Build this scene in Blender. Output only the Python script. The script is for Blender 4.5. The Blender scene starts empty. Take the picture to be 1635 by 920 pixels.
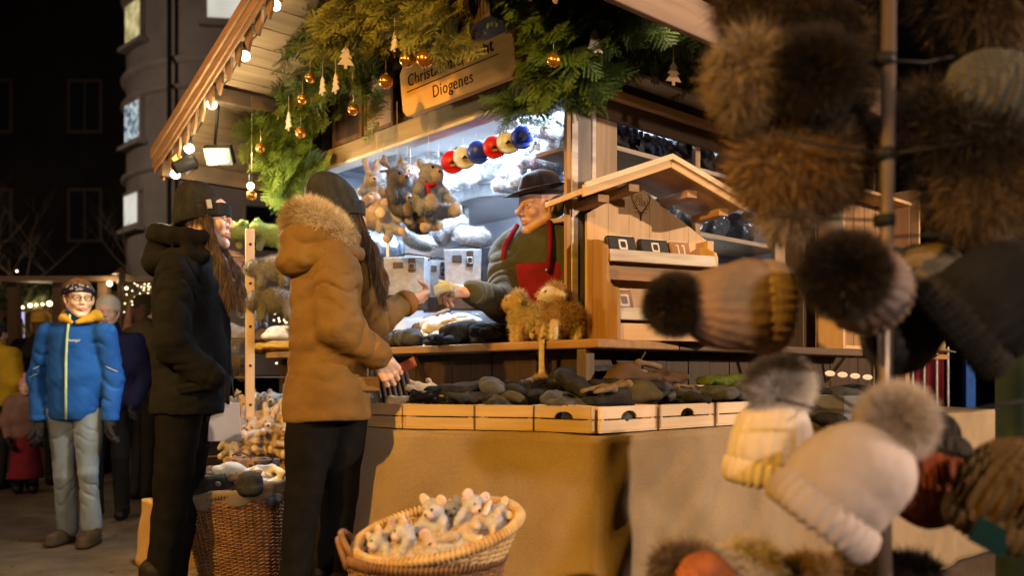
import bpy, math, random
import numpy as np
from mathutils import Vector, Matrix, Euler, Quaternion

random.seed(7); R = np.random.default_rng(7)
F, CX, HY, H = 1381.0, 817.5, 600.0, 1.05
scn = bpy.context.scene
COL = scn.collection
RX, RY = 0.743, 0.669
C0 = (0.28, 2.85)
ROT = math.atan2(RY, RX)

def P(px, py, Y): return Vector(((px-CX)/F*Y, Y, H-(py-HY)/F*Y))
def W(s, t, z=0.0): return Vector((C0[0]+s*RX-t*RY, C0[1]+s*RY+t*RX, z))
def t_at(px, s):
    k = (px-CX)/F
    return (k*(C0[1]+s*RY)-C0[0]-s*RX)/(-RY-k*RX)
def s_at(px, t):
    k = (px-CX)/F
    return (k*(C0[1]+t*RX)-C0[0]+t*RY)/(RX-k*RY)
def z_at(py, s, t): return H-(py-HY)/F*(C0[1]+s*RY+t*RX)
def OL(px, py, s):            # point of the plane s = const seen at a pixel, stall frame
    t = t_at(px, s); return Vector((s, t, z_at(py, s, t)))
def OR(px, py, t):
    s = s_at(px, t); return Vector((s, t, z_at(py, s, t)))
def w2l(p):
    dx, dy = p[0]-C0[0], p[1]-C0[1]
    return Vector((dx*RX+dy*RY, -dx*RY+dy*RX, p[2] if len(p) > 2 else 0))

# ---------------------------------------------------------------- objects
def tag(o, label=None, cat=None, group=None, kind=None):
    if label: o['label'] = label
    if cat: o['category'] = cat
    if group: o['group'] = group
    if kind: o['kind'] = kind
    return o
def empty(name, loc=(0, 0, 0), rot=(0, 0, 0), label=None, cat=None, group=None, scale=1):
    o = bpy.data.objects.new(name, None); COL.objects.link(o)
    o.empty_display_size = 0.1
    o.location = loc; o.rotation_euler = rot; o.scale = (scale,)*3
    return tag(o, label, cat, group)
def link(name, me, parent=None, loc=None, rot=None, scale=None):
    o = bpy.data.objects.new(name, me); COL.objects.link(o)
    if parent: o.parent = parent
    if loc is not None: o.location = loc
    if rot is not None:
        if isinstance(rot, Quaternion): o.rotation_mode = 'QUATERNION'; o.rotation_quaternion = rot
        else: o.rotation_euler = rot
    if scale is not None: o.scale = (scale,)*3 if isinstance(scale, (int, float)) else scale
    return o
CH = {}
def copy_tree(o, parent=None):
    c = o.copy(); COL.objects.link(c); c.parent = parent
    for ch in list(o.children): copy_tree(ch, c)
    return c

class MB:
    def __init__(s): s.v = []; s.f = []; s.m = []; s.n = 0; s.M = None
    def add(s, V, Fs, m=0):
        V = np.asarray(V, float).reshape(-1, 3)
        if s.M is not None:
            A = np.array(s.M); V = V @ A[:3, :3].T + A[:3, 3]
        s.v.append(V)
        n = s.n
        for f in Fs: s.f.append(tuple(i+n for i in f)); s.m.append(m)
        s.n += len(V); return s
    def box(s, c, d, rot=None, m=0):
        x, y, z = d[0]/2, d[1]/2, d[2]/2
        V = np.array([(-x,-y,-z),(x,-y,-z),(x,y,-z),(-x,y,-z),(-x,-y,z),(x,-y,z),(x,y,z),(-x,y,z)])
        if rot is not None:
            A = np.array(rot if isinstance(rot, Matrix) else Euler(rot).to_matrix())[:3, :3]; V = V @ A.T
        return s.add(V+np.array(c), [(0,3,2,1),(4,5,6,7),(0,1,5,4),(1,2,6,5),(2,3,7,6),(3,0,4,7)], m)
    def bx(s, a, b, m=0):
        a, b = np.array(a, float), np.array(b, float)
        return s.box((a+b)/2, np.abs(b-a), m=m)
    def bar(s, a, b, w, h, up=(0, 0, 1), m=0):
        a, b = Vector(a), Vector(b); d = b-a; L = d.length; y = d.normalized()
        x = y.cross(Vector(up))
        if x.length < 1e-4: x = Vector((1, 0, 0))
        x.normalize(); z = x.cross(y)
        A = Matrix((x, y, z)).transposed()
        return s.box((a+b)/2, (w, L, h), A, m)
    def prism(s, poly, z0, z1, A=None, m=0):
        n = len(poly); V = [(p[0], p[1], z0) for p in poly]+[(p[0], p[1], z1) for p in poly]
        V = np.array(V, float)
        if A is not None: B = np.array(A); V = V @ B[:3, :3].T + B[:3, 3]
        return s.add(V, [tuple(range(n))[::-1], tuple(range(n, 2*n))]+[(i, (i+1) % n, n+(i+1) % n, n+i) for i in range(n)], m)
    def tube(s, pts, r, seg=8, m=0, cap=True, closed=False):
        pts = [Vector(p) for p in pts]; n = len(pts)
        rr = r if hasattr(r, '__len__') else [r]*n
        V = []; prev = None
        for i, p in enumerate(pts):
            if closed: d = pts[(i+1) % n]-pts[i-1]
            else: d = pts[min(i+1, n-1)]-pts[max(i-1, 0)]
            if d.length < 1e-9: d = Vector((0, 0, 1))
            d.normalize()
            if prev is None:
                u = d.cross(Vector((0, 0, 1)))
                if u.length < .05: u = d.cross(Vector((1, 0, 0)))
            else: u = prev-d*prev.dot(d)
            u.normalize(); prev = u; w = d.cross(u)
            for k in range(seg):
                a = 2*math.pi*k/seg; V.append(p+(u*math.cos(a)+w*math.sin(a))*rr[i])
        Fs = []
        for i in range(n if closed else n-1):
            j = (i+1) % n
            for k in range(seg):
                k2 = (k+1) % seg; Fs.append((i*seg+k, i*seg+k2, j*seg+k2, j*seg+k))
        if cap and not closed:
            Fs.append(tuple(range(seg))[::-1]); Fs.append(tuple((n-1)*seg+k for k in range(seg)))
        return s.add([tuple(v) for v in V], Fs, m)
    def lathe(s, prof, seg=24, m=0, c=(0, 0, 0), sx=1, sy=1):
        V = []; n = len(prof)
        for r, z in prof:
            for k in range(seg):
                a = 2*math.pi*k/seg; V.append((c[0]+r*sx*math.cos(a), c[1]+r*sy*math.sin(a), c[2]+z))
        Fs = [(i*seg+k, i*seg+(k+1) % seg, (i+1)*seg+(k+1) % seg, (i+1)*seg+k) for i in range(n-1) for k in range(seg)]
        return s.add(V, Fs, m)
    def ball(s, c, r, seg=20, m=0):
        r3 = r if hasattr(r, '__len__') else (r, r, r)
        prof = [(max(math.sin(math.pi*i/(seg//2)), 1e-4), -math.cos(math.pi*i/(seg//2))) for i in range(seg//2+1)]
        V = [(c[0]+r3[0]*q*math.cos(2*math.pi*k/seg), c[1]+r3[1]*q*math.sin(2*math.pi*k/seg), c[2]+r3[2]*z) for q, z in prof for k in range(seg)]
        n = len(prof)
        return s.add(V, [(i*seg+k, i*seg+(k+1) % seg, (i+1)*seg+(k+1) % seg, (i+1)*seg+k) for i in range(n-1) for k in range(seg)], m)
    def grid(s, fn, nu, nv, m=0, closeu=False):
        V = [fn(i/(nu if closeu else nu-1), j/(nv-1)) for i in range(nu) for j in range(nv)]
        Fs = [(i*nv+j, ((i+1) % nu)*nv+j, ((i+1) % nu)*nv+j+1, i*nv+j+1) for i in range(nu if closeu else nu-1) for j in range(nv-1)]
        return s.add(V, Fs, m)
    def mesh(s, name, mats, smooth=False):
        me = bpy.data.meshes.new(name)
        V = np.concatenate(s.v) if s.v else np.zeros((0, 3))
        me.from_pydata(V.tolist(), [], s.f)
        for mt in (mats if isinstance(mats, (list, tuple)) else [mats]): me.materials.append(mt)
        me.polygons.foreach_set('material_index', s.m)
        me.polygons.foreach_set('use_smooth', [smooth]*len(s.f)); me.update(); return me
    def build(s, name, mats, parent=None, smooth=False, bev=0, **k):
        o = link(name, s.mesh(name, mats, smooth), parent, **k)
        if bev:
            b = o.modifiers.new('b', 'BEVEL'); b.width = bev; b.segments = 2; b.limit_method = 'ANGLE'; b.angle_limit = .7
            b.use_clamp_overlap = True
        return o

def np_mesh(name, V, T, mats, mi=None, smooth=True, col=None, Q=None):
    """T (n,3) triangles and Q (m,4) quads -> mesh"""
    me = bpy.data.meshes.new(name)
    T = np.zeros((0, 3), int) if T is None else T; Q = np.zeros((0, 4), int) if Q is None else Q
    nl = T.size+Q.size; nf = len(T)+len(Q)
    me.vertices.add(len(V)); me.vertices.foreach_set('co', np.asarray(V, np.float32).ravel())
    me.loops.add(nl); me.polygons.add(nf)
    me.loops.foreach_set('vertex_index', np.concatenate([T.ravel(), Q.ravel()]).astype(np.int32))
    tot = np.concatenate([np.full(len(T), 3), np.full(len(Q), 4)]); st = np.concatenate([[0], np.cumsum(tot)[:-1]]) if nf else tot
    me.polygons.foreach_set('loop_start', st.astype(np.int32))
    for mt in (mats if isinstance(mats, (list, tuple)) else [mats]): me.materials.append(mt)
    if mi is not None: me.polygons.foreach_set('material_index', np.asarray(mi, np.int32))
    me.polygons.foreach_set('use_smooth', np.full(nf, smooth))
    if col is not None:
        at = me.color_attributes.new('Col', 'FLOAT_COLOR', 'POINT')
        c4 = np.ones((len(V), 4), np.float32); c4[:, :3] = col; at.data.foreach_set('color', c4.ravel())
    me.update(calc_edges=True); me.validate(); return me

# ---------------------------------------------------------------- implicit shapes
def cap(a, b, ra, rb, m=0, sc=None, neg=False, k=None): return dict(t='c', a=np.array(a, float), b=np.array(b, float), ra=ra, rb=rb, m=m, sc=sc, neg=neg, k=k)
def ell(c, r, rot=None, m=0, neg=False, k=None):
    A = None
    if rot is not None: A = np.array(Euler([math.radians(q) for q in rot]).to_matrix()) if not isinstance(rot, Matrix) else np.array(rot.to_3x3())
    return dict(t='e', c=np.array(c, float), r=np.array(r, float), A=A, m=m, neg=neg, k=k)
def xf(prims, M):
    """rigidly move prims by Matrix M (uniform scale allowed)"""
    A = np.array(M); Rm = A[:3, :3]; T = A[:3, 3]; sc = np.cbrt(abs(np.linalg.det(Rm))); Rn = Rm/sc; out = []
    for p in prims:
        q = dict(p)
        if p['t'] == 'c': q['a'] = Rm @ p['a']+T; q['b'] = Rm @ p['b']+T; q['ra'] = p['ra']*sc; q['rb'] = p['rb']*sc
        else:
            q['c'] = Rm @ p['c']+T; q['r'] = p['r']*sc; q['A'] = Rn if p['A'] is None else Rn @ p['A']
        out.append(q)
    return out
def pdist(p, X, Y, Z):
    if p['t'] == 'c':
        sc = p['sc'] or (1, 1, 1)
        a = p['a']/sc; b = p['b']/sc; ba = b-a; L = max(ba@ba, 1e-12)
        x, y, z = X/sc[0]-a[0], Y/sc[1]-a[1], Z/sc[2]-a[2]
        h = np.clip((x*ba[0]+y*ba[1]+z*ba[2])/L, 0, 1)
        d = np.sqrt((x-h*ba[0])**2+(y-h*ba[1])**2+(z-h*ba[2])**2)
        return (d-(p['ra']*(1-h)+p['rb']*h))*min(sc)
    x, y, z = X-p['c'][0], Y-p['c'][1], Z-p['c'][2]
    if p['A'] is not None:
        A = p['A']; x, y, z = (A[0, 0]*x+A[1, 0]*y+A[2, 0]*z, A[0, 1]*x+A[1, 1]*y+A[2, 1]*z, A[0, 2]*x+A[1, 2]*y+A[2, 2]*z)
    r = p['r']
    k0 = np.sqrt((x/r[0])**2+(y/r[1])**2+(z/r[2])**2); k1 = np.sqrt((x/r[0]**2)**2+(y/r[1]**2)**2+(z/r[2]**2)**2)+1e-9
    return k0*(k0-1)/k1
def pbox(p):
    if p['t'] == 'c':
        r = max(p['ra'], p['rb'])*np.array(p['sc'] or (1, 1, 1)); return np.minimum(p['a'], p['b'])-r, np.maximum(p['a'], p['b'])+r
    r = np.full(3, p['r'].max()) if p['A'] is not None else p['r']
    return p['c']-r, p['c']+r
def sdf(prims, res, k=0.01, field=None, clip=None):
    """smooth union of the prims -> (verts, quads, prim material of each quad)"""
    bb = [pbox(p) for p in prims if not p['neg']]
    lo = np.min([b[0] for b in bb], 0)-3*res; hi = np.max([b[1] for b in bb], 0)+3*res
    n = np.ceil((hi-lo)/res).astype(int)+1
    ax = [lo[i]+res*np.arange(n[i]) for i in range(3)]
    D = np.full(n, 9.0, np.float32)
    for p in prims:
        a, b = pbox(p); kk = p['k'] if p['k'] is not None else k; mg = max(3*res, kk*1.6)+.004
        i0 = np.maximum(((a-mg-lo)/res).astype(int), 0); i1 = np.minimum(((b+mg-lo)/res).astype(int)+2, n)
        if (i1 <= i0).any(): continue
        sl = tuple(slice(i0[j], i1[j]) for j in range(3))
        X, Y, Z = np.meshgrid(*[ax[j][sl[j]] for j in range(3)], indexing='ij', sparse=True)
        d = pdist(p, X, Y, Z).astype(np.float32); c = D[sl]
        if p['neg']:
            d = -d; h = np.maximum(kk-np.abs(c-d), 0)/kk; D[sl] = np.maximum(c, d)+h*h*kk/4
        else:
            h = np.maximum(kk-np.abs(c-d), 0)/kk; D[sl] = np.minimum(c, d)-h*h*kk/4
    if field is not None or clip is not None:
        X, Y, Z = np.meshgrid(*ax, indexing='ij', sparse=True)
        if field is not None: D = D+field(X, Y, Z).astype(np.float32)
        if clip is not None: D = np.maximum(D, clip(X, Y, Z))
    V, Q = nets(D, lo, res)
    mids = sorted({p['m'] for p in prims if not p['neg']})
    if len(mids) > 1:
        c = V[Q].mean(1); best = np.full(len(c), 9.); mi = np.zeros(len(c), int)
        for p in prims:
            if p['neg']: continue
            d = pdist(p, c[:, 0], c[:, 1], c[:, 2]); q = d < best; best[q] = d[q]; mi[q] = p['m']
    else: mi = np.full(len(Q), mids[0])
    return V, Q, mi
def nets(D, lo, res):
    S = D < 0; nx, ny, nz = D.shape
    c8 = [(i, j, k) for i in (0, 1) for j in (0, 1) for k in (0, 1)]
    sub = lambda A, c: A[c[0]:nx-1+c[0], c[1]:ny-1+c[1], c[2]:nz-1+c[2]]
    cnt = sum(sub(S, c).astype(np.int8) for c in c8)
    I = np.argwhere((cnt > 0) & (cnt < 8)); idx = np.full((nx-1, ny-1, nz-1), -1, np.int32)
    idx[I[:, 0], I[:, 1], I[:, 2]] = np.arange(len(I))
    acc = np.zeros((len(I), 3)); num = np.zeros(len(I))
    for a in c8:
        for ax in range(3):
            if a[ax]: continue
            b = list(a); b[ax] = 1
            va = D[I[:, 0]+a[0], I[:, 1]+a[1], I[:, 2]+a[2]]; vb = D[I[:, 0]+b[0], I[:, 1]+b[1], I[:, 2]+b[2]]
            m = (va < 0) != (vb < 0); t = np.where(m, va/np.where(va == vb, 1, va-vb), 0)
            pos = np.tile(np.array(a, float), (len(I), 1)); pos[:, ax] += t
            acc += pos*m[:, None]; num += m
    V = lo+res*(I+acc/num[:, None])
    Q = []
    for ax in range(3):
        u, w = [(1, 2), (2, 0), (0, 1)][ax]
        s0 = [slice(1, -1)]*3; s1 = [slice(1, -1)]*3
        s0[ax] = slice(0, D.shape[ax]-1); s1[ax] = slice(1, D.shape[ax])
        A = S[tuple(s0)]; B = S[tuple(s1)]
        for flip, m in ((False, A & ~B), (True, ~A & B)):
            E = np.argwhere(m)
            if not len(E): continue
            off = np.ones(3, int); off[ax] = 0; E = E+off
            def ix(du, dw):
                q = E.copy(); q[:, u] += du; q[:, w] += dw; return idx[q[:, 0], q[:, 1], q[:, 2]]
            q = np.stack([ix(-1, -1), ix(0, -1), ix(0, 0), ix(-1, 0)], 1)
            Q.append(q[:, ::-1] if flip else q)
    return V, np.concatenate(Q)
def waves(seed, freq, amp, stretch=(1, 1, 1), n=6, ridge=False, warp=.6):
    g = np.random.default_rng(abs(int(seed))); ks = g.normal(size=(n, 3)); ks /= np.linalg.norm(ks, axis=1)[:, None]
    ks *= freq*(.6+.8*g.random(n))[:, None]; ph = g.random((n, 3))*6.28
    st = np.array(stretch)
    def f(X, Y, Z):
        o = 0
        X, Y, Z = X*st[0], Y*st[1], Z*st[2]
        for i in range(n):
            q = X*ks[i, 0]+Y*ks[i, 1]+Z*ks[i, 2]+ph[i, 0]
            q = q+warp*np.sin(X*ks[i-1, 1]*.7+Y*ks[i-1, 2]*.7+Z*ks[i-1, 0]*.7+ph[i, 1])
            s = np.sin(q); o = o+((2.2*np.exp(-(s/.28)**2)*(np.sin(q*.5+ph[i, 2]) > -.2)) if ridge == 'crease' else (1-2*np.abs(s)) if ridge else s)
        return o*amp/math.sqrt(n)
    return f
def normals(V, Q):
    a = V[Q[:, 0]]; n = np.cross(V[Q[:, 2]]-a, V[Q[:, 3]]-V[Q[:, 1]]); ar = np.linalg.norm(n, axis=1)+1e-12
    return n/ar[:, None], ar/2
def strands(V, Q, n, L, w, seed=1, jit=.5, comb=(0, 0, 0), colors=((.3, .2, .1),), mask=None, bend=.5, patch=0, Ljit=.5):
    """n tapered fibres growing out of the surface -> V, T, Q, colours"""
    g = np.random.default_rng(seed); N, A = normals(V, Q)
    A = A*(1 if mask is None else mask(V[Q].mean(1), N))
    f = g.choice(len(Q), n, p=A/A.sum()); a, b = g.random((2, n, 1))
    q = V[Q[f]]; p = (q[:, 0]*(1-a)+q[:, 1]*a)*(1-b)+(q[:, 3]*(1-a)+q[:, 2]*a)*b
    d = N[f]+g.normal(size=(n, 3))*jit+np.array(comb); d /= np.linalg.norm(d, axis=1)[:, None]
    d2 = d+g.normal(size=(n, 3))*jit*bend+np.array(comb)*bend; d2 /= np.linalg.norm(d2, axis=1)[:, None]
    u = np.cross(d, g.normal(size=(n, 3))); u /= np.linalg.norm(u, axis=1)[:, None]+1e-9
    Ls = L*(1-Ljit+2*Ljit*g.random((n, 1)))
    W_ = np.stack([p-u*w, p+u*w, p+d*Ls*.5+u*w*.8, p+d*Ls*.5-u*w*.8, p+d*Ls*.5+d2*Ls*.5], 1).reshape(-1, 3)
    base = np.arange(n)[:, None]*5
    Qs = base+np.array([[0, 1, 2, 3]]); Ts = base+np.array([[3, 2, 4]])
    cs = np.array(colors)
    if patch:
        v = waves(seed+5, patch, 1.0)(p[:, 0], p[:, 1], p[:, 2])*.8+g.normal(size=n)*.35
        ci = np.clip(((v+1.2)/2.4*len(cs)), 0, len(cs)-1).astype(int)
    else: ci = g.integers(0, len(cs), n)
    c = cs[ci]*(.75+.5*g.random((n, 1)))
    return W_, Ts, Qs, np.repeat(c, 5, 0)
def sdf_mesh(name, prims, res, mats, k=.01, field=None, clip=None, fur=None, basecol=(.5, .5, .5), disp=None):
    V, Q, mi = sdf(prims, res, k, field, clip)
    mats = list(mats) if isinstance(mats, (list, tuple)) else [mats]
    if not fur: return np_mesh(name, V, None, mats, mi, True, Q=Q)
    Vs, Ts, Qs, Cs = [V], [], [Q], [np.tile(basecol, (len(V), 1))]; mq = [mi]; mt = []; off = len(V)
    for fr in (fur if isinstance(fur, list) else [fur]):
        fr = dict(fr); fm = fr.pop('mat')
        on = fr.pop('on', None); Qf = Q if on is None else Q[np.isin(mi, on)]
        if len(Qf) == 0: continue
        v, t, q, c = strands(V, Qf, **fr)
        if fm not in mats: mats.append(fm)
        Vs.append(v); Ts.append(t+off); Qs.append(q+off); Cs.append(c); mq.append(np.full(len(q), mats.index(fm))); mt.append(np.full(len(t), mats.index(fm))); off += len(v)
    return np_mesh(name, np.concatenate(Vs), np.concatenate(Ts), mats, np.concatenate(mt+mq), True, np.concatenate(Cs), Q=np.concatenate(Qs))

# ---------------------------------------------------------------- materials
def mat(name, col, col2=None, rough=.8, scale=12, bump=.3, bscale=60, kind='noise', spec=.1, metal=0, sheen=0, st=(1, 1, 1), emit=None, es=0, coat=0, detail=5, bdist=.003, trans=0, bst=None, sss=0):
    m = bpy.data.materials.new(name); m.use_nodes = True; nt = m.node_tree; N = nt.nodes; Lk = nt.links
    b = N['Principled BSDF']; b.inputs['Roughness'].default_value = rough; b.inputs['Metallic'].default_value = metal
    b.inputs['Specular IOR Level'].default_value = spec
    if sheen: b.inputs['Sheen Weight'].default_value = sheen; b.inputs['Sheen Roughness'].default_value = .5
    if coat: b.inputs['Coat Weight'].default_value = coat
    if trans: b.inputs['Transmission Weight'].default_value = trans
    if sss: b.inputs['Subsurface Weight'].default_value = sss; b.inputs['Subsurface Radius'].default_value = (.01, .004, .002); b.inputs['Subsurface Scale'].default_value = 1
    if emit: b.inputs['Emission Color'].default_value = (*emit, 1); b.inputs['Emission Strength'].default_value = es
    tc = N.new('ShaderNodeTexCoord'); mp = N.new('ShaderNodeMapping'); Lk.new(tc.outputs['Object'], mp.inputs['Vector']); mp.inputs['Scale'].default_value = st
    def mixc(fac, a, c):
        x = N.new('ShaderNodeMix'); x.data_type = 'RGBA'; x.inputs[6].default_value = (*a, 1); x.inputs[7].default_value = (*c, 1); Lk.new(fac, x.inputs[0]); return x.outputs[2]
    def ramp(o, a, c):
        x = N.new('ShaderNodeMapRange'); x.inputs[1].default_value = a; x.inputs[2].default_value = c; Lk.new(o, x.inputs[0]); return x.outputs[0]
    def noise_(sc, det=detail, v=None):
        x = N.new('ShaderNodeTexNoise'); x.inputs['Scale'].default_value = sc; x.inputs['Detail'].default_value = det; Lk.new(v or mp.outputs[0], x.inputs['Vector']); return x.outputs['Fac']
    def math_(op, a, c=None):
        x = N.new('ShaderNodeMath'); x.operation = op
        for i, q in enumerate((a, c)):
            if q is None: continue
            if isinstance(q, (int, float)): x.inputs[i].default_value = q
            else: Lk.new(q, x.inputs[i])
        return x.outputs[0]
    def wave(sc, dist=2, d='X', det=2):
        x = N.new('ShaderNodeTexWave'); x.bands_direction = d; x.inputs['Scale'].default_value = sc; x.inputs['Distortion'].default_value = dist; x.inputs['Detail'].default_value = det
        Lk.new(mp.outputs[0], x.inputs['Vector']); return x.outputs['Fac']
    if kind == 'attr':
        a = N.new('ShaderNodeAttribute'); a.attribute_name = 'Col'; Lk.new(a.outputs['Color'], b.inputs['Base Color'])
        return m
    col2 = col2 or tuple(c*.7 for c in col)
    if kind == 'wood':      # grain runs along the axis given a small stretch
        g = noise_(scale); k = noise_(1.8, 2); gg = math_('ADD', math_('MULTIPLY', g, .75), math_('MULTIPLY', k, .4))
        fac = ramp(gg, .38, .72); hgt = noise_(scale*3)
    elif kind == 'knit':
        a = wave(bscale, .6, 'X', 0); c = wave(bscale*.8, .6, 'Z', 0); hgt = math_('ADD', a, math_('MULTIPLY', c, .22)); fac = ramp(noise_(scale), .35, .65)
        fac = math_('MULTIPLY', fac, math_('ADD', math_('MULTIPLY', a, .35), .5))
    elif kind == 'weave':
        a = wave(bscale, .8, 'X', 1); c = wave(bscale, .8, 'Z', 1); hgt = math_('MAXIMUM', a, c)
        fac = math_('ADD', math_('MULTIPLY', ramp(noise_(scale), .3, .7), .6), math_('MULTIPLY', ramp(noise_(220, 2), .35, .65), .4))
    else:
        fac = ramp(noise_(scale), .32, .68); hgt = noise_(bscale)
    Lk.new(mixc(fac, col, col2), b.inputs['Base Color'])
    if bump:
        if kind in ('noise',): hgt = math_('ADD', hgt, math_('MULTIPLY', noise_(scale*1.5, 3), .6))
        x = N.new('ShaderNodeBump'); x.inputs['Strength'].default_value = bump; x.inputs['Distance'].default_value = bdist; Lk.new(hgt, x.inputs['Height']); Lk.new(x.outputs[0], b.inputs['Normal'])
    if kind in ('wood', 'noise') and rough < .95:
        Lk.new(math_('ADD', math_('MULTIPLY', noise_(scale*2, 3), .3), rough-.15), b.inputs['Roughness'])
    return m
def emis(name, col, s):
    m = bpy.data.materials.new(name); m.use_nodes = True; nt = m.node_tree; nt.nodes.clear()
    e = nt.nodes.new('ShaderNodeEmission'); e.inputs[0].default_value = (*col, 1); e.inputs[1].default_value = s
    o = nt.nodes.new('ShaderNodeOutputMaterial'); nt.links.new(e.outputs[0], o.inputs[0]); return m
def wood(name, col, ax='z', **k):
    st = {'x': (.12, 1.6, 1.6), 'y': (1.6, .12, 1.6), 'z': (1.6, 1.6, .12)}[ax]
    k.setdefault('rough', .6); k.setdefault('spec', .3); k.setdefault('bump', .25)
    return mat(name, col, k.pop('col2', tuple(c*.62 for c in col)), kind='wood', scale=k.pop('scale', 16), st=st, **k)

PINE = {a: wood('pine_'+a, (.60, .40, .21), a, col2=(.47, .29, .13)) for a in 'xyz'}
HONEY = {a: wood('honey_'+a, (.36, .2, .08), a) for a in 'xyz'}
OLDW = {a: wood('old_'+a, (.13, .085, .05), a) for a in 'xyz'}
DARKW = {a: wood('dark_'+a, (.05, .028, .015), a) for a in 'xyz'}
PALEW = {a: wood('pale_'+a, (.68, .52, .36), a, col2=(.56, .4, .25)) for a in 'xyz'}
WHITEP = mat('whitewashed', (.6, .58, .56), (.38, .33, .3), rough=.7, scale=14, st=(.3, .3, 2))
FURM = mat('fur_fibre', (1, 1, 1), kind='attr', rough=.7, spec=.25)
STEEL = mat('brushed_steel', (.4, .39, .38), (.28, .27, .26), rough=.4, metal=1, bump=.05)
BLACKM = mat('black_metal', (.02, .02, .02), rough=.45, bump=.05)
WIRE = mat('dark_wire', (.03, .028, .025), rough=.6, bump=0)
# ================================================================ setting
ASPH = mat('wet_gravel', (.085, .06, .042), (.035, .026, .02), rough=.75, scale=3.5, bump=.9, bscale=70, bdist=.012, spec=.5)
g = MB()
def gf(u, v):
    x = -60+120*u; y = -8+110*v
    return (x, y, .012*math.sin(x*1.3+y*.7)*math.cos(y*1.1))
g.grid(gf, 120, 110); tag(g.build('ground', ASPH, smooth=True), kind='structure')
pb = MB()
for i in range(900):           # loose grit near the stall
    a, b = random.uniform(-4.2, .4), random.uniform(2.3, 9)
    r = random.uniform(.004, .013); pb.ball((a, b, .012*math.sin(a*1.3+b*.7)*math.cos(b*1.1)+r*.3), (r, r*random.uniform(.6, 1), r*.6), 6)
tag(pb.build('loose_gravel', mat('grit', (.12, .1, .08), (.05, .04, .03), rough=.6)), kind='stuff')

w = bpy.data.worlds.new('World'); scn.world = w; w.use_nodes = True
sk = w.node_tree.nodes.new('ShaderNodeTexSky'); sk.sky_type = 'NISHITA'; sk.sun_disc = False
sk.sun_elevation = math.radians(2); sk.sun_rotation = math.radians(200)
bg = w.node_tree.nodes['Background']; w.node_tree.links.new(sk.outputs[0], bg.inputs[0]); bg.inputs[1].default_value = 0.0004

# ---- round corner house behind the stall
PLAS = mat('tower_plaster', (.30, .27, .25), (.22, .2, .18), rough=.9, scale=1.2, bump=.4, bscale=14)
PLASD = mat('string_course', (.34, .31, .28), (.25, .22, .2), rough=.9, scale=2)
ho = empty('apartment_building', P(395, 600, 25), label='tall rounded grey apartment building behind the market stall with lit windows', cat='building')
RB = 3.2; b = MB()
prof = []
for zf in range(0, 30): prof.append((RB, zf*.6-1.05+1.05))
b.lathe(prof, 96); b.build('wall', PLAS, ho, smooth=True)
for py, ww in ((160, .16), (205, .10), (330, .12), (20, .14), (-60, .14)):
    z = H-(py-HY)/F*22
    c = MB(); c.lathe([(RB-.05, z-ww), (RB+.05, z-ww*.8), (RB+.14, z-ww*.2), (RB+.14, z), (RB-.05, z+.1)], 96); c.build('cornice', PLASD, ho, smooth=True)
def bwin(px, py0, py1, lit, wid=1.0, curtain=True):
    cx_, cy_ = (395-CX)/F*25, 25.0; kx = (px-CX)/F
    A_ = kx*kx+1; B_ = -2*(kx*cx_+cy_); C_ = cx_**2+cy_**2-RB**2; Yd = (-B_-math.sqrt(max(B_*B_-4*A_*C_, 0)))/(2*A_)
    ca, sa = (kx*Yd-cx_)/RB, (Yd-cy_)/RB; a = math.atan2(ca, -sa)
    z0, z1 = H-(py1-HY)/F*Yd, H-(py0-HY)/F*Yd
    M = Matrix.Translation((ca*RB, sa*RB, 0)) @ Matrix.Rotation(a, 4, 'Z')
    f = MB(); f.M = M
    for x in (-wid/2, wid/2): f.box((x, -.03, (z0+z1)/2), (.09, .12, z1-z0+.1))
    for z in (z0, z1): f.box((0, -.03, z), (wid+.16, .13, .09))
    f.box((0, -.02, (z0+z1)/2), (.05, .06, z1-z0))
    f.box((0, -.02, z0+(z1-z0)*.66), (wid, .06, .04))
    wf = f.build('window', PLASD if lit else OLDW['z'], ho, bev=.01)
    p = MB(); p.M = M; p.bx((-wid/2, -.10, z0+.05), (wid/2, -.094, z1-.05))
    p.build('pane', lit, wf)
    s = MB(); s.M = M; s.box((0, -.1, z0-.12), (wid+.4, .24, .1)); s.build('sill', PLASD, wf)
def litpane(name, c1, c2, st, sc):
    m = bpy.data.materials.new(name); m.use_nodes = True; nt = m.node_tree; nt.nodes.clear()
    e = nt.nodes.new('ShaderNodeEmission'); o = nt.nodes.new('ShaderNodeOutputMaterial'); t = nt.nodes.new('ShaderNodeTexNoise'); t.inputs['Scale'].default_value = sc
    tc = nt.nodes.new('ShaderNodeTexCoord'); nt.links.new(tc.outputs['Object'], t.inputs['Vector'])
    r = nt.nodes.new('ShaderNodeValToRGB'); r.color_ramp.elements[0].color = (*c1, 1); r.color_ramp.elements[1].color = (*c2, 1)
    r.color_ramp.elements[0].position = .4; r.color_ramp.elements[1].position = .6
    nt.links.new(t.outputs['Fac'], r.inputs[0]); nt.links.new(r.outputs[0], e.inputs[0]); e.inputs[1].default_value = st; nt.links.new(e.outputs[0], o.inputs[0]); return m
LW1 = litpane('lit_curtain_room', (.75, .62, .3), (.35, .3, .12), .9, 3)
LW2 = litpane('lit_blue_curtain', (.75, .85, .85), (.03, .1, .16), .75, 6)
LW3 = litpane('lit_white_blind', (.9, .85, .75), (.75, .7, .6), .8, 1)
DARKP = mat('dark_pane', (.012, .013, .016), rough=.15, bump=0)
bwin(217, 66, 130, LW1, .9); bwin(216, 226, 290, LW2, .9); bwin(214, 372, 425, LW3, .9)
bwin(362, 30, 100, LW3, .9); bwin(430, 395, 470, DARKP, 1.2)
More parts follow.
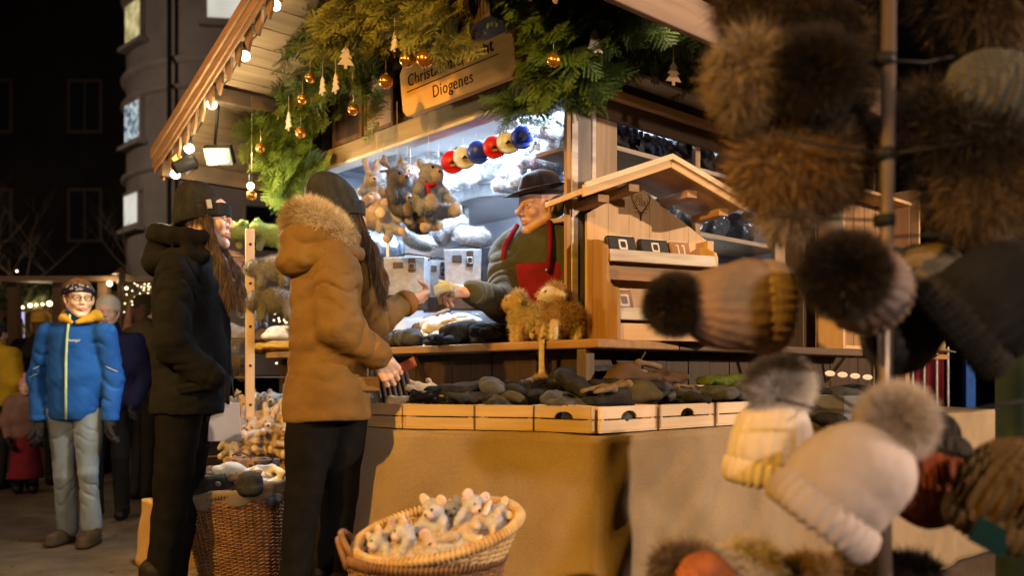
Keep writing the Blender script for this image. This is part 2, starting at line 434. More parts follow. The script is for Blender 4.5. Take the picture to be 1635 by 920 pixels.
d = MB(); d.tube([(-.95, -RB-.1, 0), (-.95, -RB-.1, 16)], .06); d.build('downpipe', BLACKM, ho)

# ---- dark house to the left with a creeper climbing it
dh = empty('dark_townhouse', (-15.5, 27, 0), label='unlit dark townhouse at the far left behind the market huts', cat='building')
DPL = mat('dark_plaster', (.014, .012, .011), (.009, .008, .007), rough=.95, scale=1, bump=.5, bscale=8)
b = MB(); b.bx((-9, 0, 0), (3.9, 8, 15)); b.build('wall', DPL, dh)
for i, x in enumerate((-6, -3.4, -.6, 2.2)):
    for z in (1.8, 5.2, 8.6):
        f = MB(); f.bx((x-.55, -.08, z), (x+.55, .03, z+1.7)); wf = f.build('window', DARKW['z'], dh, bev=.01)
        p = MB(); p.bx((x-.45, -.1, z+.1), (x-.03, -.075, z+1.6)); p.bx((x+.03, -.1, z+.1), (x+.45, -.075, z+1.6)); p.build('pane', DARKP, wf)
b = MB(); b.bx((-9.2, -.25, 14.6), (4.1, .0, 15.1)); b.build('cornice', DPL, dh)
def bare_tree(x, y, h, seed, lab):
    rr = random.Random(seed); b = MB(); tips = MB()
    def grow(p, d, L, r, n):
        pts = [p]; rs = [r]
        for i in range(5):
            d = (d+Vector((rr.uniform(-.18, .18), rr.uniform(-.18, .18), rr.uniform(-.02, .2)))).normalized(); p = p+d*L/5; pts.append(p); rs.append(r*(1-.13*(i+1)))
        (b if n > 2 else tips).tube(pts, rs, 6)
        if n > 0:
            for q in range(rr.choice((3, 4))):
                i = rr.choice((2, 3, 4, 5)); a = rr.uniform(0, 6.28); e = Vector((math.cos(a), math.sin(a)*.6, rr.uniform(.4, 1.3))).normalized()
                grow(pts[i], e, L*rr.uniform(.5, .75), rs[i]*.6, n-1)
    grow(Vector((0, 0, 0)), Vector((0, 0, 1)), h*.45, .14, 4)
    t = empty('bare_tree', (x, y, 0), label=lab, cat='tree')
    BK = mat('bark'+str(seed), (.16, .12, .09), (.09, .065, .05), rough=.95, scale=8)
    b.build('trunk', BK, t, smooth=True); tips.build('crown', BK, t, smooth=True)
bare_tree(-11.6, 21, 7.6, 3, 'leafless tree in front of the dark townhouse, the one at the far left')
bare_tree(-9.6, 22, 7.0, 9, 'leafless tree beside the corner of the rounded apartment building')

# ---- street lamps out of view, some added only as fill
def lamp_post(x, y, z, tx, ty, tz, col, en, lab, size=.12, spot=100, blend=.5, dx=0):
    t = empty('street_lamp', (x, y, 0), label=lab, cat='street lamp')
    q = Vector((x-tx, y-ty, 0)).normalized()*.45; b = MB(); b.tube([(q.x, q.y, 0), (q.x, q.y, z+.3), (q.x*.6, q.y*.6, z+.42), (0, 0, z+.31)], [.06, .04, .03, .03], 10); b.build('pole', BLACKM, t, smooth=True)
    b = MB(); b.lathe([(.001, .3), (.1, .28), (.16, .12), (.17, .05)], 20, c=(0, 0, z)); b.build('lamp_hood', BLACKM, t, smooth=True)
    l = bpy.data.lights.new('lamp_light', 'SPOT'); l.energy = en; l.color = col; l.shadow_soft_size = size; l.spot_size = math.radians(spot); l.spot_blend = blend
    o = bpy.data.objects.new('lamp_light', l); COL.objects.link(o); o.parent = t; o.location = (0, 0, z)
    dv = Vector((tx-x, ty-y, tz-z)); o.rotation_euler = dv.to_track_quat('-Z', 'Y').to_euler()
    return o
lamp_post(-2.7, -.5, 3.2, -.45, 3.4, 1.4, (1, .50, .06), 1350, 'street lamp giving orange light from the left of the picture', .06, 64, .5)
lamp_post(1.5, -3.2, 2.5, .8, 2.6, 1.1, (1, .76, .60), 800, 'added fill lamp giving soft warm light from the near side of the stall', .12, 80)  # unseen fill lamp added to brighten the hats and the cloth
lamp_post(8.2, 1.0, 3.2, 1.2, 3.4, 1.1, (1, .72, .50), 3700, 'street lamp giving warm white light from the right of the picture', .08, 80)
lamp_post(-6.5, 3.0, 4.2, -3.0, 6.5, .6, (1, .60, .32), 650, 'street lamp lighting the walkway beside the far market huts', .2, 130)

lamp_post(-12.5, 13, 7.5, -7.5, 22, 6, (1, .72, .54), 1600, 'added fill lamp in front of the rounded apartment building', .2, 120)  # unseen lamp added to brighten the dark tower wall
# ================================================================ the stall
ST = empty('market_stall', W(0, 0), (0, 0, ROT), 'large wooden christmas market stall selling woollen goods under a plank roof', 'market stall')
def S(name, mb, mt, **k): return mb.build(name, mt, ST, **k)
ZE, SL = 2.33, .394; TR, TL, TM = -.1, 3.3, 1.6
zr = lambda t: ZE+SL*(TM-TR-abs(t-TM))
b = MB(); b.bx((.30, .27, 1.155), (.80, 3.0, 1.19)); S('counter_top', b, HONEY['y'], bev=.006)
b = MB(); b.bx((.803, .27, 1.155), (2.42, .70, 1.19)); S('counter_top', b, OLDW['x'], bev=.006)
b = MB()                                            # lower front walls, upright planks
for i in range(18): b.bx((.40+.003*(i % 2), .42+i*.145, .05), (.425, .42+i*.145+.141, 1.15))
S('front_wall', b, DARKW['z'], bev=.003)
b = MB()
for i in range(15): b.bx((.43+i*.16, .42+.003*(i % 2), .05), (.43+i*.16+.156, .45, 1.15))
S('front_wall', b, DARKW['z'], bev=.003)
for p0, p1 in (((.35, .62), 'l'), ((.35, 1.5), 'l'), ((.35, 2.5), 'l')):
    b = MB(); b.bar((.33, p0[1], 1.15), (.398, p0[1], 1.03), .018, .02); S('counter_bracket', b, DARKW['z'])
for s in (.62, 1.5, 2.3):
    b = MB(); b.bar((s, .31, 1.15), (s, .415, 1.02), .014, .02); S('counter_bracket', b, OLDW['z'])
b = MB(); b.bx((.31, .34, .99), (.36, .39, 1.153)); b.bx((.28, .32, .96), (.39, .41, .99)); S('counter_leg', b, OLDW['z'], bev=.004)
# corner post: pale strips either side of a weathered board
b = MB(); b.bx((.452, .572, 1.19), (.56, .59, 2.30)); S('corner_post', b, OLDW['z'], bev=.004)
o1 = MB(); o1.bx((.425, .555, 1.19), (.450, .572, 2.22)); S('door_jamb', o1, HONEY['z'], bev=.003)
b = MB(); b.bx((.452, .55, 1.19), (.488, .57, 2.24)); b.bx((.575, .55, 1.19), (.598, .57, 2.24)); S('corner_strip', b, WHITEP, bev=.002)
b = MB(); b.bx((.490, .554, 1.19), (.573, .57, 2.24)); S('corner_board', b, wood('grey_weathered', (.2, .18, .17), 'z'), bev=.002)
b = MB(); b.bx((.43, 2.93, 1.19), (.47, 2.97, 2.25)); S('door_jamb', b, STEEL, bev=.003)
# header beam over the opening
b = MB(); b.bx((.40, .56, 2.235), (.45, 3.0, 2.335)); S('header_beam', b, wood('brass_wood', (.34, .24, .12), 'y'), bev=.005)
b = MB(); b.bx((.385, .56, 2.215), (.47, 3.0, 2.233)); S('header_strip', b, WHITEP, bev=.003)  # white-lit soffit under the header put into this strip's pale colour
# gable wall
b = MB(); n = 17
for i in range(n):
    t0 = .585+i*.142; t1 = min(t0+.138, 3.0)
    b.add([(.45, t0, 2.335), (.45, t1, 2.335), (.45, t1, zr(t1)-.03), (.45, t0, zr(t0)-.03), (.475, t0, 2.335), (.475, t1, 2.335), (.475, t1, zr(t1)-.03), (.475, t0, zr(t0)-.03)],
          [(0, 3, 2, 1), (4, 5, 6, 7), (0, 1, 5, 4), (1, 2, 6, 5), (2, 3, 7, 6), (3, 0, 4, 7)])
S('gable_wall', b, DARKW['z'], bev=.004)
# roof
ROOFB = {'x': wood('roof_boards', (.30, .20, .11), 'x')}
for sgn in (-1, 1):
    b = MB(); e = TR if sgn < 0 else TL; nb = 13
    for i in range(nb):
        t0 = TM+(e-TM)*i/nb; t1 = TM+(e-TM)*(i+.97)/nb
        a, c = zr(t0), zr(t1)
        V = [(-.25, t0, a), (3.0, t0, a), (3.0, t1, c), (-.25, t1, c)]
        V += [(x, y, z+.025) for x, y, z in V]
        b.add(V, [(0, 1, 2, 3), (4, 7, 6, 5), (0, 4, 5, 1), (1, 5, 6, 2), (2, 6, 7, 3), (3, 7, 4, 0)])
    S('roof', b, ROOFB['x'], bev=.003)
    b = MB(); b.M = None
    for j, (off, ww, s0) in enumerate(((0, .055, -.285), (.058, .05, -.272), (.11, .03, -.262))):
        V = [(s0, TM, zr(TM)-off-ww+.06), (s0, e, ZE-off-ww+.06), (s0, e, ZE-off+.06), (s0, TM, zr(TM)-off+.06)]
        V += [(-.252, y, z) for x, y, z in V]
        b.add(V, [(0, 1, 2, 3), (4, 7, 6, 5), (0, 4, 5, 1), (1, 5, 6, 2), (2, 6, 7, 3), (3, 7, 4, 0)])
    S('bargeboard', b, wood('barge%d' % sgn, (.27, .15, .075), 'y'), bev=.003)
    b = MB()
    nv = 15
    for i in range(nv):        # pointed valance boards hanging from the rake
        t0 = TM+(e-TM)*(i+.12)/nb*nb/nv; t1 = TM+(e-TM)*(i+.72)/nv; tm = (t0+t1)/2
        zz = zr(tm)-.07
        poly = [(t0, zr(t0)-.05), (t1, zr(t1)-.05), (t1, zz-.03), (tm, zz-.085), (t0, zz-.03)]
        V = [(-.235, y, z) for y, z in poly]+[(-.222, y, z) for y, z in poly]
        b.add(V, [(0, 1, 2, 3, 4), (9, 8, 7, 6, 5)]+[(k, (k+1) % 5, 5+(k+1) % 5, 5+k) for k in range(5)])
    S('valance', b, wood('valance%d' % sgn, (.26, .15, .08), 'z'))
b = MB(); b.bx((-.25, 3.20, 2.22), (.47, 3.26, 2.32)); S('eave_beam', b, OLDW['x'], bev=.005)
b = MB(); b.bx((-.25, TR-.03, ZE-.10), (3.0, TR-.002, ZE+.035)); S('eave_board', b, wood('eave_wood', (.3, .19, .12), 'x'), bev=.005)
for t in (.6, 1.6, 2.6):       # purlins
    b = MB(); z = zr(t)-.085; b.bx((-.22, t-.04, z), (3.0, t+.04, z+.08)); S('purlin', b, OLDW['x'], bev=.006)
# right hand facade: frieze, moulding, window
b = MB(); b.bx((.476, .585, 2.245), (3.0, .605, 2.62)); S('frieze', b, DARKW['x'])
b = MB(); b.bx((.46, .535, 2.245), (3.0, .58, 2.285)); S('moulding', b, PINE['x'], bev=.006)
b = MB(); b.bx((.60, .56, 2.155), (3.0, .582, 2.243)); S('window_frame', b, OLDW['x'], bev=.004)
x0, x1, x2 = s_at(983, .57), s_at(1112, .57), s_at(1240, .57)
fr = MB(); fr.bx((.60, .56, 1.19), (x0, .585, 2.153)); fr.bx((x1-.02, .56, 1.19), (x1+.02, .585, 2.153)); fr.bx((x2-.03, .56, 1.19), (x2+.03, .585, 2.153)); fr.bx((x0, .56, 1.19), (x2, .585, 1.22))
fo = S('window_frame', fr, wood('win_frame', (.36, .25, .15), 'z'), bev=.004)
GL = bpy.data.materials.new('clear_glass'); GL.use_nodes = True; nt = GL.node_tree; nt.nodes.clear()
_o = nt.nodes.new('ShaderNodeOutputMaterial'); _m = nt.nodes.new('ShaderNodeMixShader'); _t = nt.nodes.new('ShaderNodeBsdfTransparent'); _g = nt.nodes.new('ShaderNodeBsdfGlossy'); _f = nt.nodes.new('ShaderNodeLayerWeight'); _f.inputs[0].default_value = .12
_g.inputs['Roughness'].default_value = .02; _t.inputs[0].default_value = (.95, .97, 1, 1)
nt.links.new(_f.outputs['Fresnel'], _m.inputs[0]); nt.links.new(_t.outputs[0], _m.inputs[1]); nt.links.new(_g.outputs[0], _m.inputs[2]); nt.links.new(_m.outputs[0], _o.inputs[0])
for a_, b_ in ((x0, x1-.02), (x1+.02, x2-.03)):
    p = MB(); p.bx((a_, .570, 1.22), (b_, .574, 2.153)); q = p.build('window_pane', GL, fo)
# interior
GREYW = mat('interior_panel', (.56, .60, .68), (.48, .52, .6), rough=.6, scale=3, bump=.1)
b = MB(); b.bx((.45, .46, .0), (3.0, 3.0, .12)); S('stall_floor', b, OLDW['x'])
b = MB(); b.bx((1.75, .96, .12), (1.78, 2.8, 2.34)); b.bx((.47, 2.8, .12), (1.78, 2.83, 2.34)); S('back_wall', b, GREYW)
b = MB(); b.bx((.48, .48, 2.345), (3.0, 2.95, 2.36)); S('ceiling_panel', b, mat('ceil_panel', (.6, .62, .66), rough=.7, scale=2, bump=.1))
b = MB(); b.bx((.85, .95, .12), (3.0, .965, 2.34)); S('shelf_back', b, GREYW)
b = MB(); b.bx((2.98, .48, .12), (3.0, 2.9, 2.34)); S('side_wall', b, OLDW['z'])
b = MB(); b.bx((.5, 2.97, .12), (3.0, 3.0, 2.34)); S('side_wall', b, OLDW['z'])
PALEW2 = wood('shelf_pale', (.5, .38, .26), 'x')
SHZ = (z_at(240, .9, .62), z_at(363, 1.2, .62))
for z in SHZ:
    b = MB(); b.bx((.62, .60, z-.022), (2.2, .948, z)); S('shelf', b, PALEW2, bev=.003)
b = MB(); b.bx((.62, .60, 1.52), (2.2, .948, 1.54)); S('shelf', b, mat('steel_shelf', (.42, .44, .46), rough=.4, scale=3, bump=.05), bev=.003)
for s in (.86, 1.25, 1.75): 
    b = MB(); b.bx((s, .605, 1.19), (s+.016, .945, 1.518)); S('shelf_divider', b, wood('div%d' % int(s*100), (.14, .13, .13), 'z'))
# shelf at the back lined with grey fleece; picture frame on the wall
SHB = 2.13
b = MB(); b.bx((1.15, .98, SHB-.03), (1.748, 2.79, SHB)); b.bx((.55, 2.35, SHB-.03), (1.149, 2.79, SHB)); S('back_shelf', b, GREYW, bev=.004)
# inner bench the bags stand on
b = MB(); b.bx((1.0, 1.1, .12), (1.6, 2.75, 1.40)); S('inner_bench', b, GREYW, bev=.004)
# LED tubes (real lamps inside the stall)
LED = emis('led_tube', (.72, .86, 1), 22)
for i, (s, t0, t1) in enumerate(((.62, 1.0, 2.1), (1.25, 1.2, 2.2))):
    b = MB(); b.tube([(s, t0, 2.325), (s, t1, 2.325)], .014, 10); b.build('led_tube', LED, ST)
def area(name, loc, rot, sx, sy, en, col, parent=ST):
    l = bpy.data.lights.new(name, 'AREA'); l.shape = 'RECTANGLE'; l.size = sx; l.size_y = sy; l.energy = en; l.color = col
    o = bpy.data.objects.new(name, l); COL.objects.link(o); o.parent = parent; o.location = loc; o.rotation_euler = rot; return o
area('led_light', (.72, 1.45, 2.30), (0, 0, 0), .04, 1.3, 85, (.62, .80, 1))
area('led_light', (1.25, 1.75, 2.30), (0, 0, 0), .04, 1.2, 30, (.58, .78, 1))
area('led_light', (.56, 2.1, 2.0), (0, math.radians(-60), 0), .04, .8, 42, (.62, .80, 1))
b = MB(); b.tube([(.555, 1.7, 2.0), (.555, 2.5, 2.0)], .012, 10); b.build('led_tube', LED, ST)
area('led_light', (1.4, .78, 2.33), (0, 0, 0), 1.2, .04, 45, (.64, .82, 1))
area('led_light', (1.2, .74, 1.69), (0, 0, 0), 1.0, .03, 3.5, (.72, .85, 1))

# slatted right end with hat compartments
sa, sb_, sc_ = s_at(1240, .57)+.03, s_at(1320, .40), s_at(1437, .36)
b = MB()
for i in range(9):
    x = sa+i*.1
    if x+.09 < 3.0: b.bx((x, .585, 1.19), (x+.092, .605, 2.15))
S('slat_wall', b, wood('slats', (.34, .21, .1), 'z'), bev=.003)

# ---- hat compartments
zt = z_at(300, sb_, .35)
hb = empty('hat_cabinet', W(sb_, .30, 1.192), (0, 0, ROT), 'open slatted wooden cabinet with two hat compartments at the right end of the stall counter', 'cabinet')
wd = sc_-sb_; hh = zt-1.192
b = MB()
for i in range(6): b.bx((i*wd/6, .145, 0), (i*wd/6+wd/6-.008, .16, hh)); 
b.build('back_panel', HONEY['z'], hb, bev=.002)
for x in (0, wd): 
    b = MB(); b.bx((x-.011, 0, 0), (x+.011, .143, hh)); b.build('side_panel', PINE['z'], hb, bev=.002)
for z in (.0, hh*.45, hh): 
    b = MB(); b.bx((-.02 if z == hh else .013, -.01 if z == hh else 0, z+.001), (wd+.02 if z == hh else wd-.013, .14, z+.02)); b.build('shelf', PINE['x'], hb, bev=.002)
hs = empty('hat_shelf', W(sc_+.02, .25, 1.15), (0, 0, ROT), 'dark wooden shelf with a pale edge carrying the tan felt hats', 'shelf')
b = MB(); b.bx((0, 0, 0), (.42, .2, .03)); b.build('board', HONEY['x'], hs, bev=.003)
b = MB(); b.bx((0, 0, .36), (.42, .2, .38)); b.build('board', OLDW['x'], hs, bev=.003)
b = MB()
for i in range(4): b.bx((i*.105, .2, 0), (i*.105+.1, .215, 1.0))
b.build('back_panel', DARKW['z'], hs, bev=.003)
b = MB(); b.bx((-.018, 0, .0), (-.001, .2, 1.0)); b.build('side_panel', PINE['z'], hs)

# ================================================================ tables, cloths
BUR = mat('burlap', (.43, .32, .20), (.25, .175, .10), kind='weave', scale=3.5, bscale=75, bump=.8, rough=.95, spec=.1, bdist=.003)
for m_ in (BUR,):
    [n for n in m_.node_tree.nodes if n.type == 'MAPPING'][0].inputs['Rotation'].default_value = (0, 0, math.radians(45))
OUT = [(3.57, 1.0), (3.57, 0), (0, 0), (-.05, .25), (-.31, .67), (-.36, .98), (-.2, 1.08), (.5, 1.1)]
def drape(outline, ztop, zbot, name, mt, lab, r0=.012, fold=.012, seed=1, hem=0):
    pts = [Vector((*p, 0)) for p in outline]; pl = []; 
    for a, c in zip(pts[:-1], pts[1:]):
        n = max(2, int((c-a).length/.02))
        pl += [a.lerp(c, i/n) for i in range(n)]
    pl.append(pts[-1])
    for _ in range(3): pl = [pl[0]]+[(pl[i-1]+pl[i]*2+pl[i+1])/4 for i in range(1, len(pl)-1)]+[pl[-1]]
    g = np.random.default_rng(seed); nz = 30; V = []
    cen = sum(pts, Vector())/len(pts)
    ph = g.random(8)*6.28; s = 0; S_ = [0]
    for i in range(1, len(pl)): s += (pl[i]-pl[i-1]).length; S_.append(s)
    for i, p in enumerate(pl):
        d = (pl[min(i+1, len(pl)-1)]-pl[max(i-1, 0)]).normalized(); nrm = Vector((-d.y, d.x, 0))
        if nrm.dot(cen-p) > 0: nrm = -nrm
        s = S_[i]
        for j in range(nz):
            v = j/(nz-1); z = ztop-(ztop-zbot)*v
            f = fold*v*(math.sin(s*7+ph[0]+v*.8)+.6*math.sin(s*13.7+ph[1]-v)+.5*math.sin(s*3.1+ph[2])+.35*abs(math.sin(s*19+ph[4])))+.0035*math.sin(s*31+z*9+ph[3])*math.sin(z*17+s*5)+.003*(1-2*abs(math.sin(s*9+z*14+ph[5])))*math.sin(s*5+z*3)
            zz = z+(hem*math.sin(s*4.3+ph[4]) if j == nz-1 else 0)+(.004*math.sin(s*9+ph[5]) if j == 0 else 0)
            q = p+nrm*(f+.012+.015*v); V.append((q.x, q.y, zz))
    Fs = [(i*nz+j, (i+1)*nz+j, (i+1)*nz+j+1, i*nz+j+1) for i in range(len(pl)-1) for j in range(nz-1)]
    m = MB(); m.add(V, Fs)
    n0 = m.n; top = [(p.x, p.y, ztop+.004*math.sin(S_[i]*9+ph[5])) for i, p in enumerate(pl)]
    m.add([V[i*nz] for i in range(len(pl))], [tuple(range(len(pl)))])
    o = m.build(name, mt, smooth=True); o.location = W(0, 0); o.rotation_euler = (0, 0, ROT)
    so = o.modifiers.new('t', 'SOLIDIFY'); so.thickness = .003; so.offset = 1
    return tag(o, lab, 'tablecloth')
ZT = .85
drape(OUT, ZT, .02, 'table_cloth', BUR, 'long tan burlap cloth hanging to the ground over the table under the wooden crates', seed=4, fold=.013, hem=.01)
tb = empty('display_table', W(0, 0), (0, 0, ROT), 'long trestle table hidden under the tan burlap cloth', 'table')
b = MB(); b.bx((.05, .05, ZT-.045), (3.5, .95, ZT-.012)); b.build('tabletop', OLDW['x'], tb)
for x, y in ((.15, .12), (3.4, .12), (.15, .85), (3.4, .85)):
    b = MB(); b.bx((x-.03, y-.03, 0), (x+.03, y+.03, ZT-.046)); b.build('leg', OLDW['z'], tb)
YCL = mat('yellow_cloth', (.46, .31, .13), (.33, .21, .08), kind='weave', scale=4, bscale=120, bump=.4, rough=.95, spec=.1)
[n for n in YCL.node_tree.nodes if n.type == 'MAPPING'][0].inputs['Rotation'].default_value = (0, 0, math.radians(45))
ZL = .68
drape([(.45, 1.16), (-.02, 1.16), (-.02, 2.86), (.45, 2.88)], ZL, .04, 'table_cloth', YCL, 'mustard yellow cloth over the low table of soft toys behind the two women', seed=9)
drape([(.0, 2.60), (-.42, 2.62), (-.42, 3.02), (.0, 3.04)], .36, .03, 'table_cloth', YCL, 'mustard yellow cloth over the small low box left of the wicker basket', seed=12, fold=.02, hem=.02)
for (a_, c_, z_, lab) in (((.02, 1.2), (.43, 2.8), ZL, 'low table hidden under the mustard cloth with soft toys'), ((-.38, 2.66), (-.03, 2.98), .36, 'small box hidden under the mustard cloth at ground level')):
    t = empty('low_table', W(0, 0), (0, 0, ROT), lab, 'table'); b = MB(); b.bx((*a_, z_-.05), (*c_, z_-.012)); b.build('tabletop', OLDW['y'], t)
    for x in (a_[0]+.03, c_[0]-.03):
        for y in (a_[1]+.03, c_[1]-.03):
            b = MB(); b.bx((x-.02, y-.02, 0), (x+.02, y+.02, z_-.052)); b.build('leg', OLDW['z'], t)
# second tier over the low table, with its struts
b = MB(); b.bx((.2, 1.2, .90), (.5, 2.9, .93)); tt = tag(link('tier_shelf', b.mesh('tier_shelf', OLDW['y']), None, W(0, 0), (0, 0, ROT)), 'dark wooden tier shelf above the soft toys carrying rolled knitwear', 'shelf')

# ================================================================ crates
def crate(q, h, lab, hole, mt=PALEW['x']):
    """q: outer-left, outer-right, inner-right, inner-left corners in the stall frame"""
    q = [Vector((*p, 0)) for p in q]; c = sum(q, Vector())/4
    ex = (q[1]-q[0]); L = ex.length; ang = math.atan2(ex.y, ex.x); 
    t = empty('wooden_crate', W(q[0].x, q[0].y, ZT+.008), (0, 0, ROT+ang), lab, 'crate', 'low wooden crates along the table edge')
    iv = Matrix.Rotation(-ang, 3, 'Z'); l = [iv @ (p-q[0]) for p in q]
    l[0].x += .004; l[3].x += .004; l[1].x -= .004; l[2].x -= .004
    th = .008
    def wall(a, c_, name, hl=False):
        d = (c_-a); Lw = d.length; aa = math.atan2(d.y, d.x); M = Matrix.Translation(a) @ Matrix.Rotation(aa, 4, 'Z')
        b = MB(); b.M = M @ Matrix.Rotation(math.radians(90), 4, 'X') @ Matrix.Translation((0, 0, -th))
        b.prism([(0, .006), (Lw, .006), (Lw, h*.47), (0, h*.47)], 0, th)
        top = [(0, h*.53), (Lw, h*.53), (Lw, h), (0, h)]
        if hl:
            r = min(.042, Lw*.16); cx = Lw*.5
            arc = [(cx-r*math.cos(math.pi*k/14), h*.53+r*.62*math.sin(math.pi*k/14)) for k in range(15)]
            b.prism([(0, h*.53)]+arc+[(Lw, h*.53), (Lw, h), (0, h)], 0, th)
        else: b.prism(top, 0, th)
        b.build(name, mt, t)
    wall(l[0], l[1], 'front_slats', hole); wall(l[1], l[2], 'side_slats'); wall(l[3], l[0], 'side_slats'); wall(l[2], l[3], 'back_slats')
    b = MB(); b.prism([(p.x, p.y) for p in l], .0, .005); b.build('bottom', mt, t)
    for p in l:
        b = MB(); d = (sum(l, Vector())/4-p).normalized()*.02; b.box((p.x+d.x, p.y+d.y, h/2), (.014, .014, h-.004)); b.build('corner_block', mt, t)
    return t
HC = .088
crate([(.01, .0), (.316, 0), (.316, .22), (.11, .22)], HC, 'pale wooden crate with arched handle hole right of the table corner', True)
crate([(.325, .0), (.66, 0), (.66, .22), (.325, .22)], HC, 'pale wooden crate with arched handle hole second from the table corner', True)
crate([(.67, .0), (1.0, 0), (1.0, .22), (.67, .22)], HC, 'pale wooden crate farthest right, partly behind the cream pompom hat', False)
B0, B1 = Vector((-.05, .25)), Vector((-.31, .67)); mid = B0.lerp(B1, .44)
crate([B0, (0, .01), (.1, .23), (.15, .36)], HC, 'shade-brown wooden crate with handle hole angled across the table corner', True, wood('crate_shade_brown', (.5, .35, .2), 'x'))  # shade at the table corner put into the browner wood colour
CH_ = wood('crate_lit_honey', (.55, .37, .17), 'x')  # orange lamp light put into the wood colour of the left crates
crate([mid, B0, (.15, .37), (.04, .52)], HC, 'orange lit wooden crate just left of the corner crate', False, CH_)
crate([B1, mid, (.03, .53), (-.1, .75)], HC, 'orange lit wooden crate in the middle of the left table edge', False, CH_)
crate([(-.345, .93), B1, (-.11, .77), (-.12, .95)], HC, 'shaded wooden crate beside the woman in the camel coat', False, CH_)
# ================================================================ fir greenery
def fir_template(seed, L=.2):
    g = np.random.default_rng(seed); V = []; T = []; n = 0; cols = []
    def twig(p, d, Lt, lev):
        nonlocal n
        d = d/np.linalg.norm(d); side = np.cross(d, [0, 0, 1.]); side /= np.linalg.norm(side)
        m = int(Lt/.0036); tip = p+d*Lt+np.array([0, 0, -.1*Lt])
        for k in range(m):
            f = k/m; c = p+(tip-p)*f
            for sg in (-1, 1):
                nl = .019*(1-.55*f)*(.8+.4*g.random()); nd = d*.75+side*sg*.8+np.array([0, 0, g.normal()*.25]); nd /= np.linalg.norm(nd)
                w = np.cross(nd, [0, 0, 1.])*.0013
                V.extend([c-w, c+w, c+nd*nl]); cols.extend([f]*3); T.append((n, n+1, n+2)); n += 3
        w = side*.0016
        V.extend([p-w, p+w, tip]); cols.extend([-.5]*3); T.append((n, n+1, n+2)); n += 3
        if lev:
            q = 6
            for k in range(q):
                f = (k+.6)/(q+.6)
                for sg in (-1, 1):
                    dd = d*.8+side*sg*(.75+.2*g.random())+np.array([0, 0, g.normal()*.12])
                    twig(p+(tip-p)*f, dd, Lt*(.62-.42*f)*(.8+.4*g.random()), 0)
    twig(np.zeros(3), np.array([1., 0, 0]), L, 1)
    return np.array(V), np.array(T), np.array(cols)
FT = [fir_template(i) for i in range(4)]
FIRM = mat('fir_needles', (1, 1, 1), kind='attr', rough=.6, spec=.3)
def fir(name, clumps, seed, label, hang=.6, tone=(.045, .085, .022), dens=1.0):
    """clumps: (centre in world, radius vector along the facade, depth radius, height radius, sprays)"""
    g = np.random.default_rng(seed); Vs = []; Ts = []; Cs = []; off = 0
    for (c, ra, rd, rz, n) in clumps:
        for i in range(int(n*dens*1.9)):
            u = np.clip(g.normal(size=3)*.5, -1, 1)
            lp = np.array([u[0]*rd, u[1]*ra, u[2]*rz])
            p = np.array(c)+lp
            d = np.array([-.5+g.normal()*.6, u[1]*1.2+g.normal()*.6, -hang+g.normal()*.5]); d /= np.linalg.norm(d)
            up = np.array([-.6, g.normal()*.5, .5+g.normal()*.3]); y = np.cross(up, d); y /= np.linalg.norm(y); z = np.cross(d, y)
            A = np.stack([d, y, z], 1)*(.42+.42*g.random())
            v, t, cf = FT[g.integers(4)]
            Vs.append(v @ A.T+p); Ts.append(t+off); off += len(v)
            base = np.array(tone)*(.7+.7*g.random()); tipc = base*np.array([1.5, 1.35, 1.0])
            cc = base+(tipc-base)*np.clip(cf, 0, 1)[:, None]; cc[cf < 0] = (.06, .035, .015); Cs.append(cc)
    me = np_mesh('foliage', np.concatenate(Vs), np.concatenate(Ts), FIRM, smooth=False, col=np.concatenate(Cs))
    t = empty(name, W(0, 0), (0, 0, ROT), label, 'garland', 'fir branches decorating the stall')
    link('foliage', me, t)
    b = MB(); pts = sorted([tuple(c[0]) for c in clumps], key=lambda q: q[1]+q[0])
    if len(pts) > 1: b.tube(pts, .006, 6); b.build('wire', WIRE, t, smooth=True)
    return t
def CL(px, py, s, rpx, rpy, n, rd=.07):
    v = OL(px, py, s); Y = C0[1]+s*RY+v[1]*RX
    return (tuple(v), rpx/F*Y/ .8, rd, rpy/F*Y, n)
def CR(px, py, t, rpx, rpy, n, rd=.07):
    v = OR(px, py, t); Y = C0[1]+v[0]*RY+t*RX
    return (tuple(v), rd*1.2, rpx/F*Y/.8, rpy/F*Y, n)
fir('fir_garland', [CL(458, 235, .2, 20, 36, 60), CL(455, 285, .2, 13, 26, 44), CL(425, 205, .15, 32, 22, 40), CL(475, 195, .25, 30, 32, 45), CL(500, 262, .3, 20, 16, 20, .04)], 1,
    'floodlit green fir bough hanging down beside the floodlight at the left end of the stall', tone=(.12, .19, .03))  # floodlight on the bough put into the brighter needle tone
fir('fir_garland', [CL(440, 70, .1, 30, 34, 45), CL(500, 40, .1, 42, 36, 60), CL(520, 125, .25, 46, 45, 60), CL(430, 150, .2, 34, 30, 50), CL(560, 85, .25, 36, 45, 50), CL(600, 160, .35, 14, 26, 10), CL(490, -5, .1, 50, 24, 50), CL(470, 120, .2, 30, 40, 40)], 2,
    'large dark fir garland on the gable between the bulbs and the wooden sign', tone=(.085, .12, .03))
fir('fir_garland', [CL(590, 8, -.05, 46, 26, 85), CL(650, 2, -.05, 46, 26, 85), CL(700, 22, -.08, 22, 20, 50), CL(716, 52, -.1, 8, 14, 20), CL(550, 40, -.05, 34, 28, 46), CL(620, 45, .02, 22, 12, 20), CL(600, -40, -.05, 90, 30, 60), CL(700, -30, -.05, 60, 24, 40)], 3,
    'bushy yellow-lit fir bough hanging over the top of the carved sign', tone=(.17, .18, .045))  # yellow lamp light put into the needle tone
